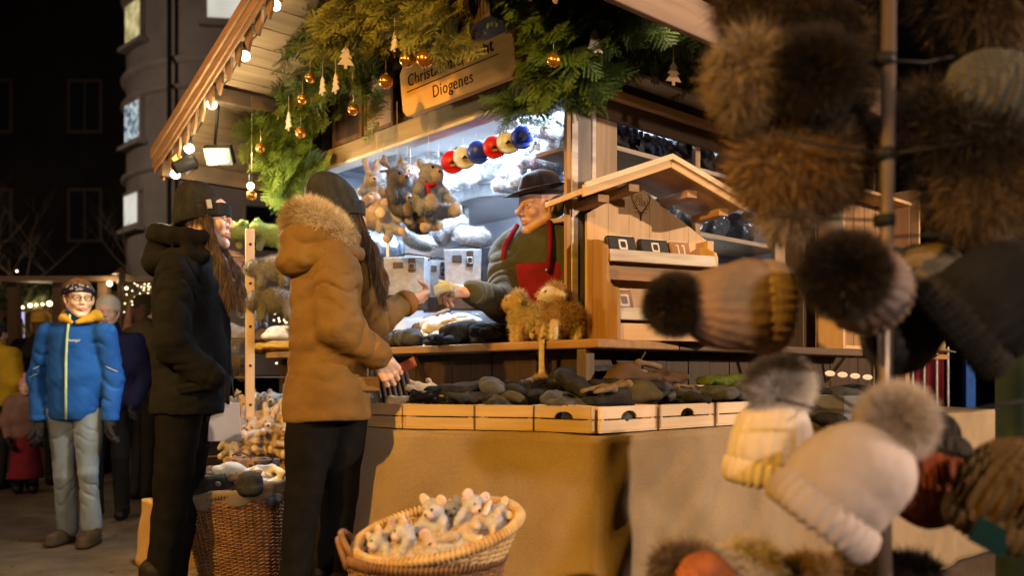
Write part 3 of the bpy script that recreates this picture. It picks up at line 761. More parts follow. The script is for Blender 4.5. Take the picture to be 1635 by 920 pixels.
fir('fir_garland', [CL(850, -22, .05, 34, 12, 34), CL(900, 8, .1, 20, 28, 44), CL(880, 118, .2, 8, 16, 18), CL(840, 160, .25, 8, 8, 12), CL(892, 95, .2, 24, 24, 40), CL(935, 118, .3, 20, 20, 26), CL(925, 45, .15, 36, 46, 55), CL(842, 165, .25, 8, 16, 12)], 4,
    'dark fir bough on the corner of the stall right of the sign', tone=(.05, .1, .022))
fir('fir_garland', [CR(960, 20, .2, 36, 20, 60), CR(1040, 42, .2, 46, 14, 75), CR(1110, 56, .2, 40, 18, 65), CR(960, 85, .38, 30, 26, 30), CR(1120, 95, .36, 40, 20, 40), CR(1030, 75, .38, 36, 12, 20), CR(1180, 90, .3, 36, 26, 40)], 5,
    'fir garland under the right eave behind the wooden bell', tone=(.045, .075, .025))

# ================================================================ ornaments
GOLD = mat('gold_glass', (.75, .33, .06), (.6, .24, .04), rough=.22, metal=.85, scale=4, bump=0, spec=.5)
CAPM = mat('ornament_cap', (.6, .5, .3), rough=.35, metal=1, bump=0)
def bauble(px, py, rpx, s, lab, mt=GOLD, group='gold baubles hanging from the fir garland', fn=OL, stringpx=18):
    v = fn(px, py, s); Y = C0[1]+v[0]*RY+v[1]*RX; r = rpx/F*Y
    t = empty('bauble', W(*v), (0, 0, ROT), lab, 'bauble', group)
    b = MB(); b.ball((0, 0, 0), r, 28); b.build('globe', mt, t, smooth=True)
    b = MB(); b.lathe([(r*.24, r*.93), (r*.24, r*1.14), (r*.1, r*1.2)], 12); b.tube([(0, 0, r*1.15), (0, 0, r*1.15+stringpx/F*Y)], .0012, 5); b.build('cap', CAPM, t, smooth=True)
    return t
for px, py, rp, s, lab in ((495, 124, 8.5, .0, 'gold bauble above the two white wooden trees'), (483, 158, 8, 0, 'gold bauble hanging left of the two white wooden trees'), (564, 175, 9, .1, 'gold bauble in front of the framed poster'),
    (480, 212, 9, .1, 'gold bauble right of the single white wooden tree'), (416, 236, 8, -.05, 'gold bauble just right of the floodlight'), (402, 312, 8.5, -.1, 'gold bauble on a long string over the green plush frogs'), (616, 130, 11.5, .0, 'gold bauble left of the carved sign'),
    (650, 95, 12.5, -.12, 'gold bauble left of a pair above the carved sign'), (678, 94, 14, -.14, 'larger gold bauble right of a pair above the carved sign'), (884, 96, 11, .0, 'gold bauble on the dark bough right of the carved sign')):
    bauble(px, py, rp, s, lab, stringpx=150 if px == 402 else 22)
PLY = mat('pale_plywood', (.58, .50, .43), (.5, .42, .35), rough=.7, scale=8, bump=.1)
PLYD = mat('brown_plywood', (.35, .24, .13), (.28, .18, .09), rough=.7, scale=8, bump=.1)
def cutout(name, poly, px, py, hpx, s, lab, cat, mt=PLY, fn=OL, rot=0, group=None, string=25, hole=None, yaw=0):
    v = fn(px, py, s); Y = C0[1]+v[0]*RY+v[1]*RX; sc = hpx/F*Y
    # faces the walkway: local X runs against the facade axis
    face = -90 if fn is OL else 0
    t = empty(name, W(*v), (0, 0, ROT+math.radians(face+yaw)), lab, cat, group)
    M = Matrix.Rotation(math.radians(90), 4, 'X') @ Matrix.Rotation(math.radians(rot), 4, 'Z')
    b = MB(); b.M = M
    if hole:
        n = len(poly); a = [(p[0]*sc, p[1]*sc) for p in poly]; h = [(p[0]*sc, p[1]*sc) for p in hole]
        V = [(x, y, -.003) for x, y in a]+[(x, y, -.003) for x, y in h]+[(x, y, .003) for x, y in a]+[(x, y, .003) for x, y in h]
        Fs = []
        for i in range(n):
            j = (i+1) % n; Fs += [(i, n+i, n+j, j), (2*n+i, 2*n+j, 3*n+j, 3*n+i), (i, j, 2*n+j, 2*n+i), (n+i, 3*n+i, 3*n+j, n+j)]
        b.add(V, Fs)
    else: b.prism([(p[0]*sc, p[1]*sc) for p in poly], -.003, .003)
    b.build('cutout', mt, t)
    c = MB(); c.tube([(0, 0, max(p[1] for p in poly)*sc), (0, 0, max(p[1] for p in poly)*sc+string/F*Y)], .0011, 5); c.build('string', WIRE if False else PLY, t)
    return t
TREE = [(0, .55), (.2, .25), (.1, .25), (.28, 0), (.14, 0), (.36, -.32), (.07, -.32), (.07, -.48), (-.07, -.48), (-.07, -.32), (-.36, -.32), (-.14, 0), (-.28, 0), (-.1, .25), (-.2, .25)]
BELL = [(0, .5), (.08, .47), (.1, .42), (.2, .36), (.26, .15), (.28, -.1), (.34, -.28), (.46, -.42), (.2, -.42), (.12, -.36), (.1, -.46), (0, -.52), (-.1, -.46), (-.12, -.36), (-.2, -.42), (-.46, -.42), (-.34, -.28), (-.28, -.1), (-.26, .15), (-.2, .36), (-.1, .42), (-.08, .47)]
STAR = [(math.sin(math.pi*i/6)*(.55 if i % 2 == 0 else .31), math.cos(math.pi*i/6)*(.55 if i % 2 == 0 else .31)) for i in range(12)]
STARH = [(x*.5, y*.5) for x, y in STAR]
for a in ((515, 138, 30, 'small white wooden tree ornament, left one of a pair', 0), (536, 134, 32, 'small white wooden tree ornament, right one of a pair', 0), (461, 194, 30, 'single white wooden tree ornament on the dark garland above the floodlight', 0), (630, 68, 30, 'white wooden tree ornament half hidden behind the yellow-lit bough', 0), (552, 92, 36, 'narrow white wooden tree ornament turned edge on', 62)):
    cutout('tree_ornament', TREE, a[0], a[1], a[2], -.08 if a[0] != 630 else -.15, a[3], 'ornament', group='white wooden tree ornaments', yaw=a[4])
cutout('bell_ornament', BELL, 950, 65, 38, .12, 'pale wooden bell ornament hanging on the dark garland', 'ornament', fn=OR, string=30, yaw=0)
cutout('tree_ornament', TREE, 1075, 118, 38, .12, 'brown wooden tree ornament hanging under the right eave', 'ornament', PLYD, fn=OR, string=42, yaw=-25)
cutout('star_ornament', STAR, 818, 39, 36, .08, 'brown wooden six pointed star hanging in front of the sign corner', 'ornament', PLYD, hole=STARH)
cutout('tree_ornament', TREE, 1046, 124, 28, .2, 'small dark wooden tree ornament in shadow under the right eave', 'ornament', DARKW['z'], fn=OR)

# nativity-like little house hanging upside at the top of the sign
v = OL(775, 22, .02)
t = empty('bird_house', W(*v), (0, 0, ROT-math.pi/2), 'small dark slatted wooden house ornament above the carved sign', 'ornament')
b = MB(); b.bx((-.11, -.07, -.06), (.11, .07, -.045)); 
for i in range(11): b.bx((-.105+i*.0195, -.066, -.045), (-.105+i*.0195+.014, -.058, .05))
b.build('slatted_front', DARKW['z'], t)
b = MB(); b.bar((-.15, 0, -.05), (-.07, 0, .12), .15, .012, up=(0, 1, 0)); b.bar((.13, 0, .02), (-.07, 0, .12), .15, .012, up=(0, 1, 0)); b.build('roof', OLDW['y'], t)
b = MB(); b.tube([(0, 0, .09), (0, 0, .3)], .0015, 5); b.build('string', WIRE, t)

# ================================================================ carved sign
a = OL(656, 190, .30); c = OL(838, 120, .30)
Ls = abs(a.y-c.y); hs_ = .232
sg = empty('wooden_sign', W(a.x, a.y, (a.z+c.z)/2), (0, 0, ROT), 'orange lit carved wooden name sign with clipped corners on the gable', 'sign')
MS = Matrix(((0, 0, -1, 0), (-1, 0, 0, 0), (0, 1, 0, 0), (0, 0, 0, 1)))       # sign x -> -t, y -> up, z -> outwards
MS = MS @ Matrix.Rotation(math.radians(6), 4, 'X')
q = .03
poly = [(q, 0), (Ls-q, 0), (Ls, q), (Ls, hs_-q), (Ls-q, hs_), (q, hs_), (0, hs_-q), (0, q)]
b = MB(); b.M = MS; b.prism(poly, 0, .045); SIGNW = wood('sign_wood', (.66, .38, .09), 'y', col2=(.52, .27, .05)); b.build('board', SIGNW, sg, bev=.004)
CARV = mat('burnt_carving', (.07, .03, .012), rough=.8, bump=.2)
def text(body, size, M, mt, parent, name='lettering', ex=.0015, shear=0, sx=1, align='LEFT', space=1):
    cu = bpy.data.curves.new(name, 'FONT'); cu.body = body; cu.size = size; cu.extrude = ex; cu.shear = shear; cu.align_x = align; cu.space_character = space; cu.resolution_u = 3
    o = bpy.data.objects.new(name, cu); COL.objects.link(o); dg = bpy.context.evaluated_depsgraph_get()
    me = bpy.data.meshes.new_from_object(o.evaluated_get(dg)); bpy.data.objects.remove(o)
    me.transform(M @ Matrix.Diagonal((sx, 1, 1, 1))); me.materials.clear(); me.materials.append(mt)
    return link(name, me, parent)
text('Christkindler Licht', .078, MS @ Matrix.Translation((.06, hs_*.56, .0455)), CARV, sg, sx=.98, space=1.05, name='upper_lettering')
text('Diogenes', .078, MS @ Matrix.Translation((Ls*.30, hs_*.16, .0455)), CARV, sg, sx=.9, space=1.1, name='lower_lettering')
b = MB(); b.M = MS; b.bx((.05, hs_*.46, .0452), (Ls-.10, hs_*.46+.005, .047)); b.build('carved_line', CARV, sg)

# poster and cabinet doors on the gable
FRW = wood('poster_frame', (.16, .08, .035), 'z')
def panel_lr(px0, px1, pyt, pyb, s, name, frame, face, lab, cat, fw=.02):
    t0, t1 = t_at(px0, s), t_at(px1, s); tm = (t0+t1)/2
    zt_, zb_ = z_at(pyt, s, tm), z_at(pyb, s, tm)
    zb_ = max(zb_, 2.34)
    o = empty(name, W(s, tm, zb_), (0, 0, ROT-math.pi/2), lab, cat); w_ = abs(t1-t0)/2; h_ = zt_-zb_
    b = MB(); b.bx((-w_, -.02, 0), (-w_+fw, .0, h_)); b.bx((w_-fw, -.02, 0), (w_, .0, h_)); b.bx((-w_+fw, -.02, 0), (w_-fw, 0, fw)); b.bx((-w_+fw, -.02, h_-fw), (w_-fw, 0, h_)); b.build('frame', frame, o, bev=.003)
    b = MB(); b.bx((-w_+fw+.001, -.012, fw+.001), (w_-fw-.001, -.003, h_-fw-.001)); f = b.build('panel', face, o)
    return o, w_, h_
POST = mat('poster_paper', (.30, .21, .17), (.42, .22, .12), rough=.5, scale=6, bump=0)
po, w_, h_ = panel_lr(586, 632, 125, 232, .425, 'framed_poster', FRW, POST, 'framed paper poster on the dark gable left of the sign', 'poster')
INK = mat('ink', (.05, .04, .04), rough=.7, bump=0)
for i, (tx, sz) in enumerate((('Alpaka', .035), ('wunder', .03), ('volles', .03))):
    text(tx, sz, Matrix.Translation((0, -.0125, h_*.68-i*.045)) @ Matrix.Rotation(math.pi/2, 4, 'X'), INK, po, align='CENTER', ex=.0003)
panel_lr(535, 582, 105, 250, .425, 'wall_cabinet', FRW, DARKW['z'], 'dark brown cabinet door on the gable left of the framed poster', 'cabinet door', .03)

# ================================================================ bulbs, floodlight
BULB = emis('bulb_glow', (1, .80, .52), 26)
SOCK = mat('bulb_socket', (.03, .03, .035), rough=.5, bump=0)
def bulb(px, py, rp, s, lab, fn=OL, up=.05):
    v = fn(px, py, s); Y = C0[1]+v[0]*RY+v[1]*RX; r = rp/F*Y
    t = empty('light_bulb', W(*v), (0, 0, ROT), lab, 'light bulb', 'round bulbs strung along the stall roof')
    b = MB(); b.ball((0, 0, 0), r, 20); b.build('glass_globe', BULB, t, smooth=True)
    b = MB(); b.lathe([(r*.3, r*.9), (r*.55, r*1.1), (r*.55, r*1.1+.035), (.003, r*1.1+.05)], 12); b.build('socket', SOCK, t, smooth=True)
    return v
LB = [(440, 8, 8.0, 'round lit bulb at the top of the roof edge'), (391, 89, 8, 'round lit bulb second from the top of the roof edge'), (338, 166, 7.8, 'round lit bulb third from the top of the roof edge'), (302, 237, 7.5, 'round lit bulb just left of the floodlight'), (280, 278, 7.2, 'lowest round lit bulb at the bottom corner of the roof edge'), (400, 297, 5.5, 'small lit bulb directly above the lone hanging gold bauble')]
vs = [bulb(px, py, rp, -.2 if px != 400 else -.1, lab) for px, py, rp, lab in LB]
bulb(1072, 32, 11, .02, 'round lit bulb under the right eave', OR)
cb = MB(); pts = []
for a_, c_ in zip(vs[:4], vs[1:5]):
    for k in range(8):
        f = k/8; p = a_.lerp(c_, f); pts.append((p.x, p.y, p.z+.055-.05*math.sin(math.pi*f)))
pts.append((vs[4].x, vs[4].y, vs[4].z+.055)); cb.tube(pts, .004, 6)
tag(link('light_cable', cb.mesh('light_cable', WIRE, True), None, W(0, 0), (0, 0, ROT)), 'black cable joining the bulbs along the sloping roof edge', 'cable')
# floodlight
v = OL(350, 248, -.2)
fl = empty('floodlight', W(*v), (0, 0, ROT), 'blazing rectangular floodlight under the left slope of the roof', 'floodlight')
Mf = Matrix.Rotation(math.radians(-46), 4, 'Z') @ Matrix.Rotation(math.radians(34), 4, 'X')
b = MB(); b.M = Mf; b.bx((-.075, -.02, -.05), (.075, .03, .05)); b.build('housing', BLACKM, fl, bev=.006)
b = MB(); b.M = Mf; b.bx((-.062, -.024, -.038), (.062, -.0205, .038)); b.build('lamp_face', emis('flood_glow', (1, .86, .6), 60), fl)
b = MB(); b.tube([(0, .05, .03), (.02, .1, .10), (.05, .12, .35)], .008, 6); b.build('arm', BLACKM, fl, smooth=True)
area('flood_beam', (-.02, -.0, -.03), (math.radians(0), math.radians(50), 0), .12, .08, 70, (1, .83, .5), fl)
fl.children[-1].rotation_euler = Vector((.05, -.30, -.9)).to_track_quat('-Z', 'Y').to_euler()
l = bpy.data.lights.new('flood_spill', 'POINT'); l.energy = 42; l.color = (1, .83, .5); l.shadow_soft_size = .05
o = bpy.data.objects.new('flood_spill', l); COL.objects.link(o); o.parent = fl; o.location = (-.10, -.05, -.07)
v = OL(296, 262, -.2)
s2 = empty('spot_lamp', W(*v), (0, 0, ROT), 'small unlit black spotlight beside the lowest bulbs', 'spotlight')
b = MB(); b.M = Matrix.Rotation(math.radians(60), 4, 'Y') @ Matrix.Rotation(.5, 4, 'Z'); b.lathe([(.002, -.07), (.035, -.07), (.045, .04), (.05, .05), (.04, .045), (.002, .03)], 16); b.build('shade', BLACKM, s2, smooth=True)
b = MB(); b.bar((.03, 0, -.04), (-.04, .05, .05), .012, .05); b.tube([(0, 0, 0), (.0, .05, .1), (.02, .08, .28)], .006, 6); b.build('bracket', STEEL, s2)

# ================================================================ little display house on the counter
dhp = P(985, 543, 3.38); AN = math.radians(25)
DH = empty('display_house', (dhp.x, dhp.y, 1.191), (0, 0, AN), 'pine display cabinet shaped like a little gabled house with an antler emblem, on the counter', 'display cabinet')
WD, DD = .56, .215
prof = [(0, 0), (0, .19), (.01, .205), (.05, .215), (.075, .235), (.085, .27), (.085, .365), (.095, .385), (.13, .40), (.16, .415), (DD-.02, .42), (DD-.02, 0)]
for x in (0, WD-.018):
    M = Matrix(((0, 0, 1, x), (1, 0, 0, 0), (0, 1, 0, 0), (0, 0, 0, 1)))
    b = MB(); b.M = M; b.prism(prof, 0, .018); b.build('side_panel', HONEY['z'] if x == 0 else PINE['z'], DH, bev=.003)  # left panel in honey: orange lamp light put into its wood colour
b = MB(); n = 6; xm = .22
gz = lambda x: .695-.21*abs(x-xm)/.36*1.0-.03
for i in range(n):
    xa, xb = -.02+i*(WD+.05)/n, -.02+(i+1)*(WD+.05)/n-.0015
    def col_(xs):
        V = []; 
        for y in (DD-.018, DD): 
            for x in xs: V.append((x, y, 0)); 
            for x in xs[::-1]: V.append((x, y, gz(x)))
        k = len(xs)*2; b.add(V, [tuple(range(k)), tuple(range(k, 2*k))[::-1]]+[(j, k+j, k+(j+1) % k, (j+1) % k) for j in range(k)])
    col_([xa, xm, xb] if xa < xm < xb else [xa, xb])
b.build('back_panel', PINE['z'], DH)
b = MB(); b.bx((WD+.0, DD-.055, 0), (WD+.035, DD-.02, gz(WD)-.02)); b.build('post', PINE['z'], DH, bev=.003)
for sgn, xe in ((-1, -.175), (1, .60)):
    zt0 = .72; ze = .57 if sgn < 0 else .575
    b = MB(); V = []
    for y in (-.03, DD+.06):
        V += [(xm, y, zt0), (xe, y, ze), (xe, y, ze-.022), (xm, y, zt0-.022)]
    b.add(V, [(0, 1, 2, 3), (7, 6, 5, 4), (0, 4, 5, 1), (1, 5, 6, 2), (2, 6, 7, 3), (3, 7, 4, 0)]); b.build('roof_slab', PINE['x'], DH, bev=.002)
    b = MB(); V = []
    for y in (-.05, -.031):
        V += [(xm, y, zt0+.012), (xe-.01*-sgn*0, y, ze+.012), (xe, y, ze-.035), (xm, y, zt0-.035)]
    b.add(V, [(0, 1, 2, 3), (7, 6, 5, 4), (0, 4, 5, 1), (1, 5, 6, 2), (2, 6, 7, 3), (3, 7, 4, 0)]); b.build('barge_board', PINE['x'], DH, bev=.003)
    b = MB(); V = []
    for y in (-.062, -.051):
        V += [(xm, y, zt0+.018), (xe, y, ze+.018), (xe, y, ze-.004), (xm, y, zt0-.004)]
    b.add(V, [(0, 1, 2, 3), (7, 6, 5, 4), (0, 4, 5, 1), (1, 5, 6, 2), (2, 6, 7, 3), (3, 7, 4, 0)]); b.build('barge_moulding', PALEW['x'], DH)
for x in (-.06, .08, .36, .52):
    z = .72-.15/.39*abs(x-xm)-.05; b = MB(); b.bx((x-.025, .0, z-.03), (x+.025, DD-.02, z)); b.build('rafter', HONEY['y'], DH, bev=.002)
LEDGE = WHITEP
for (y, z, nm) in ((.075, .335, 0), (.002, .095, 1)):
    b = MB(); b.bx((.019, y+.02, z), (WD-.019, DD-.02, z+.012)); b.build('shelf', PINE['x'], DH)
    b = MB(); M = Matrix.Translation((0, y, z-.015)) @ Matrix.Rotation(math.radians(-12), 4, 'X'); b.M = M; b.bx((.019, 0, 0), (WD-.019, .014, .05)); b.build('ledge', LEDGE, DH, bev=.002)
b = MB(); b.bx((.019, .012, .0), (WD-.019, .026, .066)); b.build('base_board', PINE['x'], DH)
b = MB(); b.bx((.019, .12, .25), (WD-.019, .132, .334)); b.build('apron', HONEY['x'], DH)
# burnt emblem: stag skull, antlers, gothic word
BURN = mat('branding_mark', (.12, .05, .02), rough=.8, bump=0)
E0 = Vector((.240, DD-.0195, .553)); es = .00165
def ep(x, y): return (E0.x+x*es, E0.y, E0.z+y*es)
eb = MB()
def stroke(pts, wd, y=-.0005):
    pts = [Vector((*p, 0)) for p in pts]
    # Catmull interpolation
    q = []
    for i in range(len(pts)-1):
        p0, p1, p2, p3 = pts[max(i-1, 0)], pts[i], pts[i+1], pts[min(i+2, len(pts)-1)]
        for k in range(6):
            t = k/6; q.append(.5*((2*p1)+(-p0+p2)*t+(2*p0-5*p1+4*p2-p3)*t*t+(-p0+3*p1-3*p2+p3)*t**3))
    q.append(pts[-1]); n = len(q); V = []
    for i, p in enumerate(q):
        d = (q[min(i+1, n-1)]-q[max(i-1, 0)]).normalized(); nn = Vector((-d.y, d.x, 0)); w0 = wd[0]+(wd[1]-wd[0])*i/(n-1)
        V += [ep(p.x+nn.x*w0, p.y+nn.y*w0), ep(p.x-nn.x*w0, p.y-nn.y*w0)]
    Vo = [(x, yy+y, z) for x, yy, z in V]
    eb.add(Vo, [(2*i, 2*i+1, 2*i+3, 2*i+2) for i in range(n-1)])
for sg_ in (-1, 1):
    stroke([(sg_*4, -2), (sg_*12, 8), (sg_*24, 24), (sg_*27, 34), (sg_*20, 48)], (2.2, .8))
    stroke([(sg_*26, 32), (sg_*29, 40), (sg_*27, 46)], (1.5, .4)); stroke([(sg_*19, 17), (sg_*21, 24), (sg_*20, 34)], (1.4, .4))
    stroke([(sg_*12, 7), (sg_*20, 8), (sg_*24, 18)], (1.6, .4)); stroke([(sg_*5, 0), (sg_*13, -3), (sg_*19, 0)], (1.6, .4)); stroke([(sg_*4, -6), (sg_*8, -8)], (1.4, .5))
eb.add([ep(-5, 0), ep(5, 0), ep(3, -16), ep(1.6, -24), ep(-1.6, -24), ep(-3, -16)], [(0, 5, 4, 3, 2, 1)])
stroke([(-16, 34), (-12, 39), (-8, 34), (-14, 29), (-16, 22), (-11, 17), (-5, 18)], (1.0, .8)); stroke([(-12, 26), (-6, 27), (-2, 24)], (.7, .5))
stroke([(-10, 42), (-7, 44), (-4, 41), (0, 44), (4, 41)], (.7, .5))
for x in (-3, 2.5): stroke([(x, 38), (x, 26), (x+.4, 14)], (1.1, .9))
for x in (6.5, 10.5, 14.5): stroke([(x, 26), (x, 20), (x+.5, 14)], (1.0, .8))
stroke([(6, 26), (10, 28), (14, 26)], (.8, .6))
eb.build('antler_emblem', BURN, DH)
# wallets
LEB = mat('black_leather', (.012, .012, .014), (.02, .02, .022), rough=.45, scale=30, bump=.2, bscale=220, spec=.5)
LEBR = mat('brown_leather', (.24, .12, .07), (.18, .085, .045), rough=.5, scale=20, bump=.2, bscale=200, spec=.5)
STIT = mat('white_print', (.75, .7, .66), rough=.7, bump=0)
def wallet(x, y, z, w_, h_, mt, lab, sym='D'):
    p = DH.matrix_basis @ Vector((x, y, z)) if False else Matrix.Translation((dhp.x, dhp.y, 1.191)) @ Matrix.Rotation(AN, 4, 'Z') @ Vector((x, y, z))
    t = empty('wallet', p, (math.radians(-18), 0, AN), lab, 'wallet', 'leather wallets on the display cabinet')
    b = MB(); b.bx((0, 0, 0), (w_, .03, h_)); b.build('cover', mt, t, bev=.007)
    b = MB(); b.bx((.006, .012, h_-.001), (w_-.006, .02, h_+.006)); b.build('lining', STIT, t)
    e = MB(); cx, cz, a_ = w_*.52, h_*.52, h_*.27
    if sym == 'D':
        n = 16; V = []
        for k in range(n):
            an = 2*math.pi*k/n; sx_, sz_ = math.cos(an), math.sin(an); m_ = 1/max(abs(sx_), abs(sz_))**.8
            for rr in (1, .62): V.append((cx+sx_*m_*a_*rr*.9, -.001, cz+sz_*m_*a_*rr))
        e.add(V, [(2*k, 2*k+1, (2*k+3) % (2*n), (2*k+2) % (2*n)) for k in range(n)])
    else:
        for dx in (-a_*.8, a_*.6): e.bx((cx+dx, -.0012, cz-a_), (cx+dx+.006, .0002, cz+a_)); e.bx((cx+dx-.008, -.0012, cz+a_-.006), (cx+dx+.0, .0002, cz+a_))
    e.build('emblem', STIT, t)
wallet(.03, .10, .352, .135, .085, LEB, 'black leather wallet with pale square emblem, left on the upper shelf')
wallet(.185, .10, .352, .14, .08, LEB, 'black leather wallet with pale square emblem, right on the upper shelf')
wallet(.335, .10, .352, .10, .078, mat('tan_leather', (.36, .2, .11), (.3, .15, .08), rough=.5, scale=20, bump=.2, bscale=200), 'tan leather wallet next to the two black ones on the upper shelf', 'J')
wallet(.025, .045, .112, .09, .10, LEBR, 'brown leather wallet with pale letter on the lower shelf')
for i, (c_, lab) in enumerate((((.01, .01, .012), 'black folded purse on the lower shelf next to the brown wallet'), ((.35, .04, .02), 'small red purse on the lower shelf'), ((.03, .2, .3), 'small blue purse on the lower shelf'), ((.02, .03, .02), 'small dark green purse on the lower shelf'), ((.0, .30, .34), 'turquoise purse at the right end of the lower shelf'))):
    p = Matrix.Translation((dhp.x, dhp.y, 1.191)) @ Matrix.Rotation(AN, 4, 'Z') @ Vector((.135+i*.048, .06, .113))
    t = empty('purse', p, (0, 0, AN+.2), lab, 'purse', 'small coloured purses on the lower shelf'); ml = mat('purse%d' % i, c_, rough=.45, scale=20, bscale=150)
    b = MB(); M = Matrix.Rotation(math.radians(28), 4, 'Y'); b.M = M; b.bx((0, 0, 0), (.052, .06, .012)); b.bx((0.002, 0.002, .014), (.05, .058, .024)); b.build('cover', ml, t, bev=.004)
    b = MB(); b.M = M; b.tube([(.01, .03, .024), (.042, .03, .024)], .002, 6); b.build('zip', CAPM, t)
# ================================================================ people
SKIN = mat('skin_fair', (.64, .43, .33), (.58, .37, .27), rough=.5, scale=30, bump=.12, bscale=260, bdist=.0008, spec=.4, sss=.12)
SKIN2 = mat('skin_ruddy', (.54, .34, .26), (.46, .25, .18), rough=.5, scale=26, bump=.25, bscale=200, bdist=.001, spec=.4, sss=.1)
LIP = mat('lips', (.45, .20, .16), rough=.45, scale=40, bump=.1)
EYEW = mat('eye_white', (.6, .57, .54), rough=.2, bump=0, spec=.6); IRIS = mat('iris', (.07, .05, .035), rough=.2, bump=0); 
HAIRB = mat('brown_hair', (.07, .045, .028), (.035, .022, .014), rough=.45, kind='noise', scale=60, st=(1, 1, .06), bump=.6, bscale=160, spec=.5)
def frame(o, y, zh):
    """matrix with local +Y along y and local Z as near as possible to zh"""
    y = Vector(y).normalized(); x = y.cross(Vector(zh)).normalized(); z = x.cross(y)
    return Matrix.Translation(o) @ Matrix((x, y, z)).transposed().to_4x4()
def head_prims(nose=1.0, jaw=1.0, male=False, smile=0.0, ears=True):
    p = [ell((0, -.015, .035), (.075, .095, .083)), ell((0, .02, -.03), (.062, .066, .072)), ell((0, .035, .04), (.062, .058, .055))]
    for s in (-1, 1):
        p += [cap((s*.052*jaw, .0, -.045), (s*.016, .070, -.098), .02*jaw, .017), ell((s*.036, .062, -.022), (.024, .024, .024)),
              cap((s*.012, .090, .026), (s*.045, .070, .028), .0065, .006, k=.014), ell((s*.009, .099, -.030), (.0085, .010, .007), k=.004),
              ell((s*.079, -.006, -.005), (.008, .018, .031), (8, s*12, -s*18), k=.008), ell((s*.087, -.002, -.002), (.004, .010, .018), (8, s*12, -s*18), neg=True, k=.004)][:99 if ears else 4]
    p += [ell((0, .073, -.094), (.022, .020, .018)), cap((0, .088, .018), (0, .108*nose+.002*(nose > 1), -.022), .0075, .0105*nose, k=.008), ell((0, .075, -.055), (.028, .018, .018), k=.012)]
    for s in (-1, 1): p.append(ell((s*.031, .098, .006), (.018, .0145, .011), neg=True, k=.012))
    sm = .004*smile
    p += [cap((-.017-sm, .086, -.0575), (0, .0925, -.0565), .0042, .0062, m=1, k=.003), cap((.017+sm, .086, -.0575), (0, .0925, -.0565), .0042, .0062, m=1, k=.003),
          cap((-.015-sm, .085, -.067), (0, .0905, -.0685), .004, .007, m=1, k=.003), cap((.015+sm, .085, -.067), (0, .0905, -.0685), .004, .007, m=1, k=.003),
          cap((-.024-sm, .087, -.0618+sm), (0, .099, -.0625), .0014, .002, neg=True, k=.002), cap((.024+sm, .087, -.0618+sm), (0, .099, -.0625), .0014, .002, neg=True, k=.002)]
    for s in (-1, 1):       # eyelids
        c = Vector((s*.031, .0735, .006)); r = .0152
        for up, el_ in ((1, 22), (-1, -28)):
            pts = []
            for k in range(5):
                a = math.radians(-52+26*k); e = math.radians(el_*math.cos(a*1.2)); pts.append(c+Vector((math.sin(a)*math.cos(e), math.cos(a)*math.cos(e), math.sin(e)))*r)
            for a_, b_ in zip(pts[:-1], pts[1:]): p.append(cap(a_, b_, .0034, .0034, k=.003))
    return p
def neck_prims(HM, base, r=.052):
    t = HM @ Vector((0, -.02, -.05)); return [cap(t, base, r, r*1.12)]
def eyes(parent, HM, look=(0, 1, 0)):
    for s in (-1, 1):
        c = HM @ Vector((s*.031, .0735, .006)); b = MB(); b.ball(c, .0135*HM.to_scale().x, 16); 
        d = (HM.to_3x3() @ Vector(look)).normalized(); e = b.build('eye', EYEW, parent, smooth=True)
        i = MB(); i.ball(c+d*.0092, .0062, 12); i.build('iris', IRIS, e, smooth=True)
HANDL = (.072, .080, .074, .058)
def hand_prims(M, curl=(30, 40, 25), side=1, thumb=(.55, .75, -.35), spread=.05, per=None):
    p = []; xs = (.030, .010, -.011, -.030)
    for i, x in enumerate(xs):
        p.append(cap((side*x*.65, .005, 0), (side*x, .078-.006*abs(i-1), .001), .0145, .0115, sc=(1, 1, .95), k=.010))
        c = per[i] if per else curl; pos = Vector((side*x, .078-.006*abs(i-1), 0)); a = 0; L = HANDL[i]
        for j, (f, r0, r1) in enumerate(((.45, .0096, .0088), (.32, .0088, .008), (.27, .008, .0065))):
            a += math.radians(c[j]); d = Vector((side*x*spread*20*.1, math.cos(a), -math.sin(a))); q = pos+d*L*f
            p.append(cap(pos, q, r0, r1, k=.003)); pos = q
    d = Vector((side*thumb[0], thumb[1], thumb[2])).normalized(); a = Vector((side*.022, .018, -.006)); b = a+d*.042; d2 = (d+Vector((-side*.35, .25, -.15))).normalized(); c = b+d2*.030; e = c+d2*.024
    p += [cap((side*.012, .008, -.004), a, .016, .014, k=.012), cap(a, b, .0145, .011, k=.008), cap(b, c, .0108, .0095, k=.003), cap(c, e, .0095, .0072, k=.003), cap((0, -.03, 0), (0, .02, 0), .021, .025, sc=(1, 1, .72), k=.015)]
    return xf(p, M)
def body_mesh(parent, skin, groups):
    """one continuous-looking body mesh: several fine pieces overlapping inside the clothes"""
    Vs = []; Qs = []; ms = []; off = 0
    for prims, res, k in groups:
        V, Q, m = sdf(prims, res, k); Vs.append(V); Qs.append(Q+off); ms.append(m); off += len(V)
    me = np_mesh('body', np.concatenate(Vs), None, [skin, LIP], np.concatenate(ms), True, Q=np.concatenate(Qs)); return link('body', me, parent)
def wear(name, parent, prims, res, mt, k=.04, field=None, clip=None, fur=None, **kk):
    return link(name, sdf_mesh(name, prims, res, mt, k, field, clip, fur, **kk), parent)
def limb(pts, rs, sc=None, m=0, k=None): return [cap(a, b, ra, rb, m, sc, k=k) for a, b, ra, rb in zip(pts[:-1], pts[1:], rs[:-1], rs[1:])]
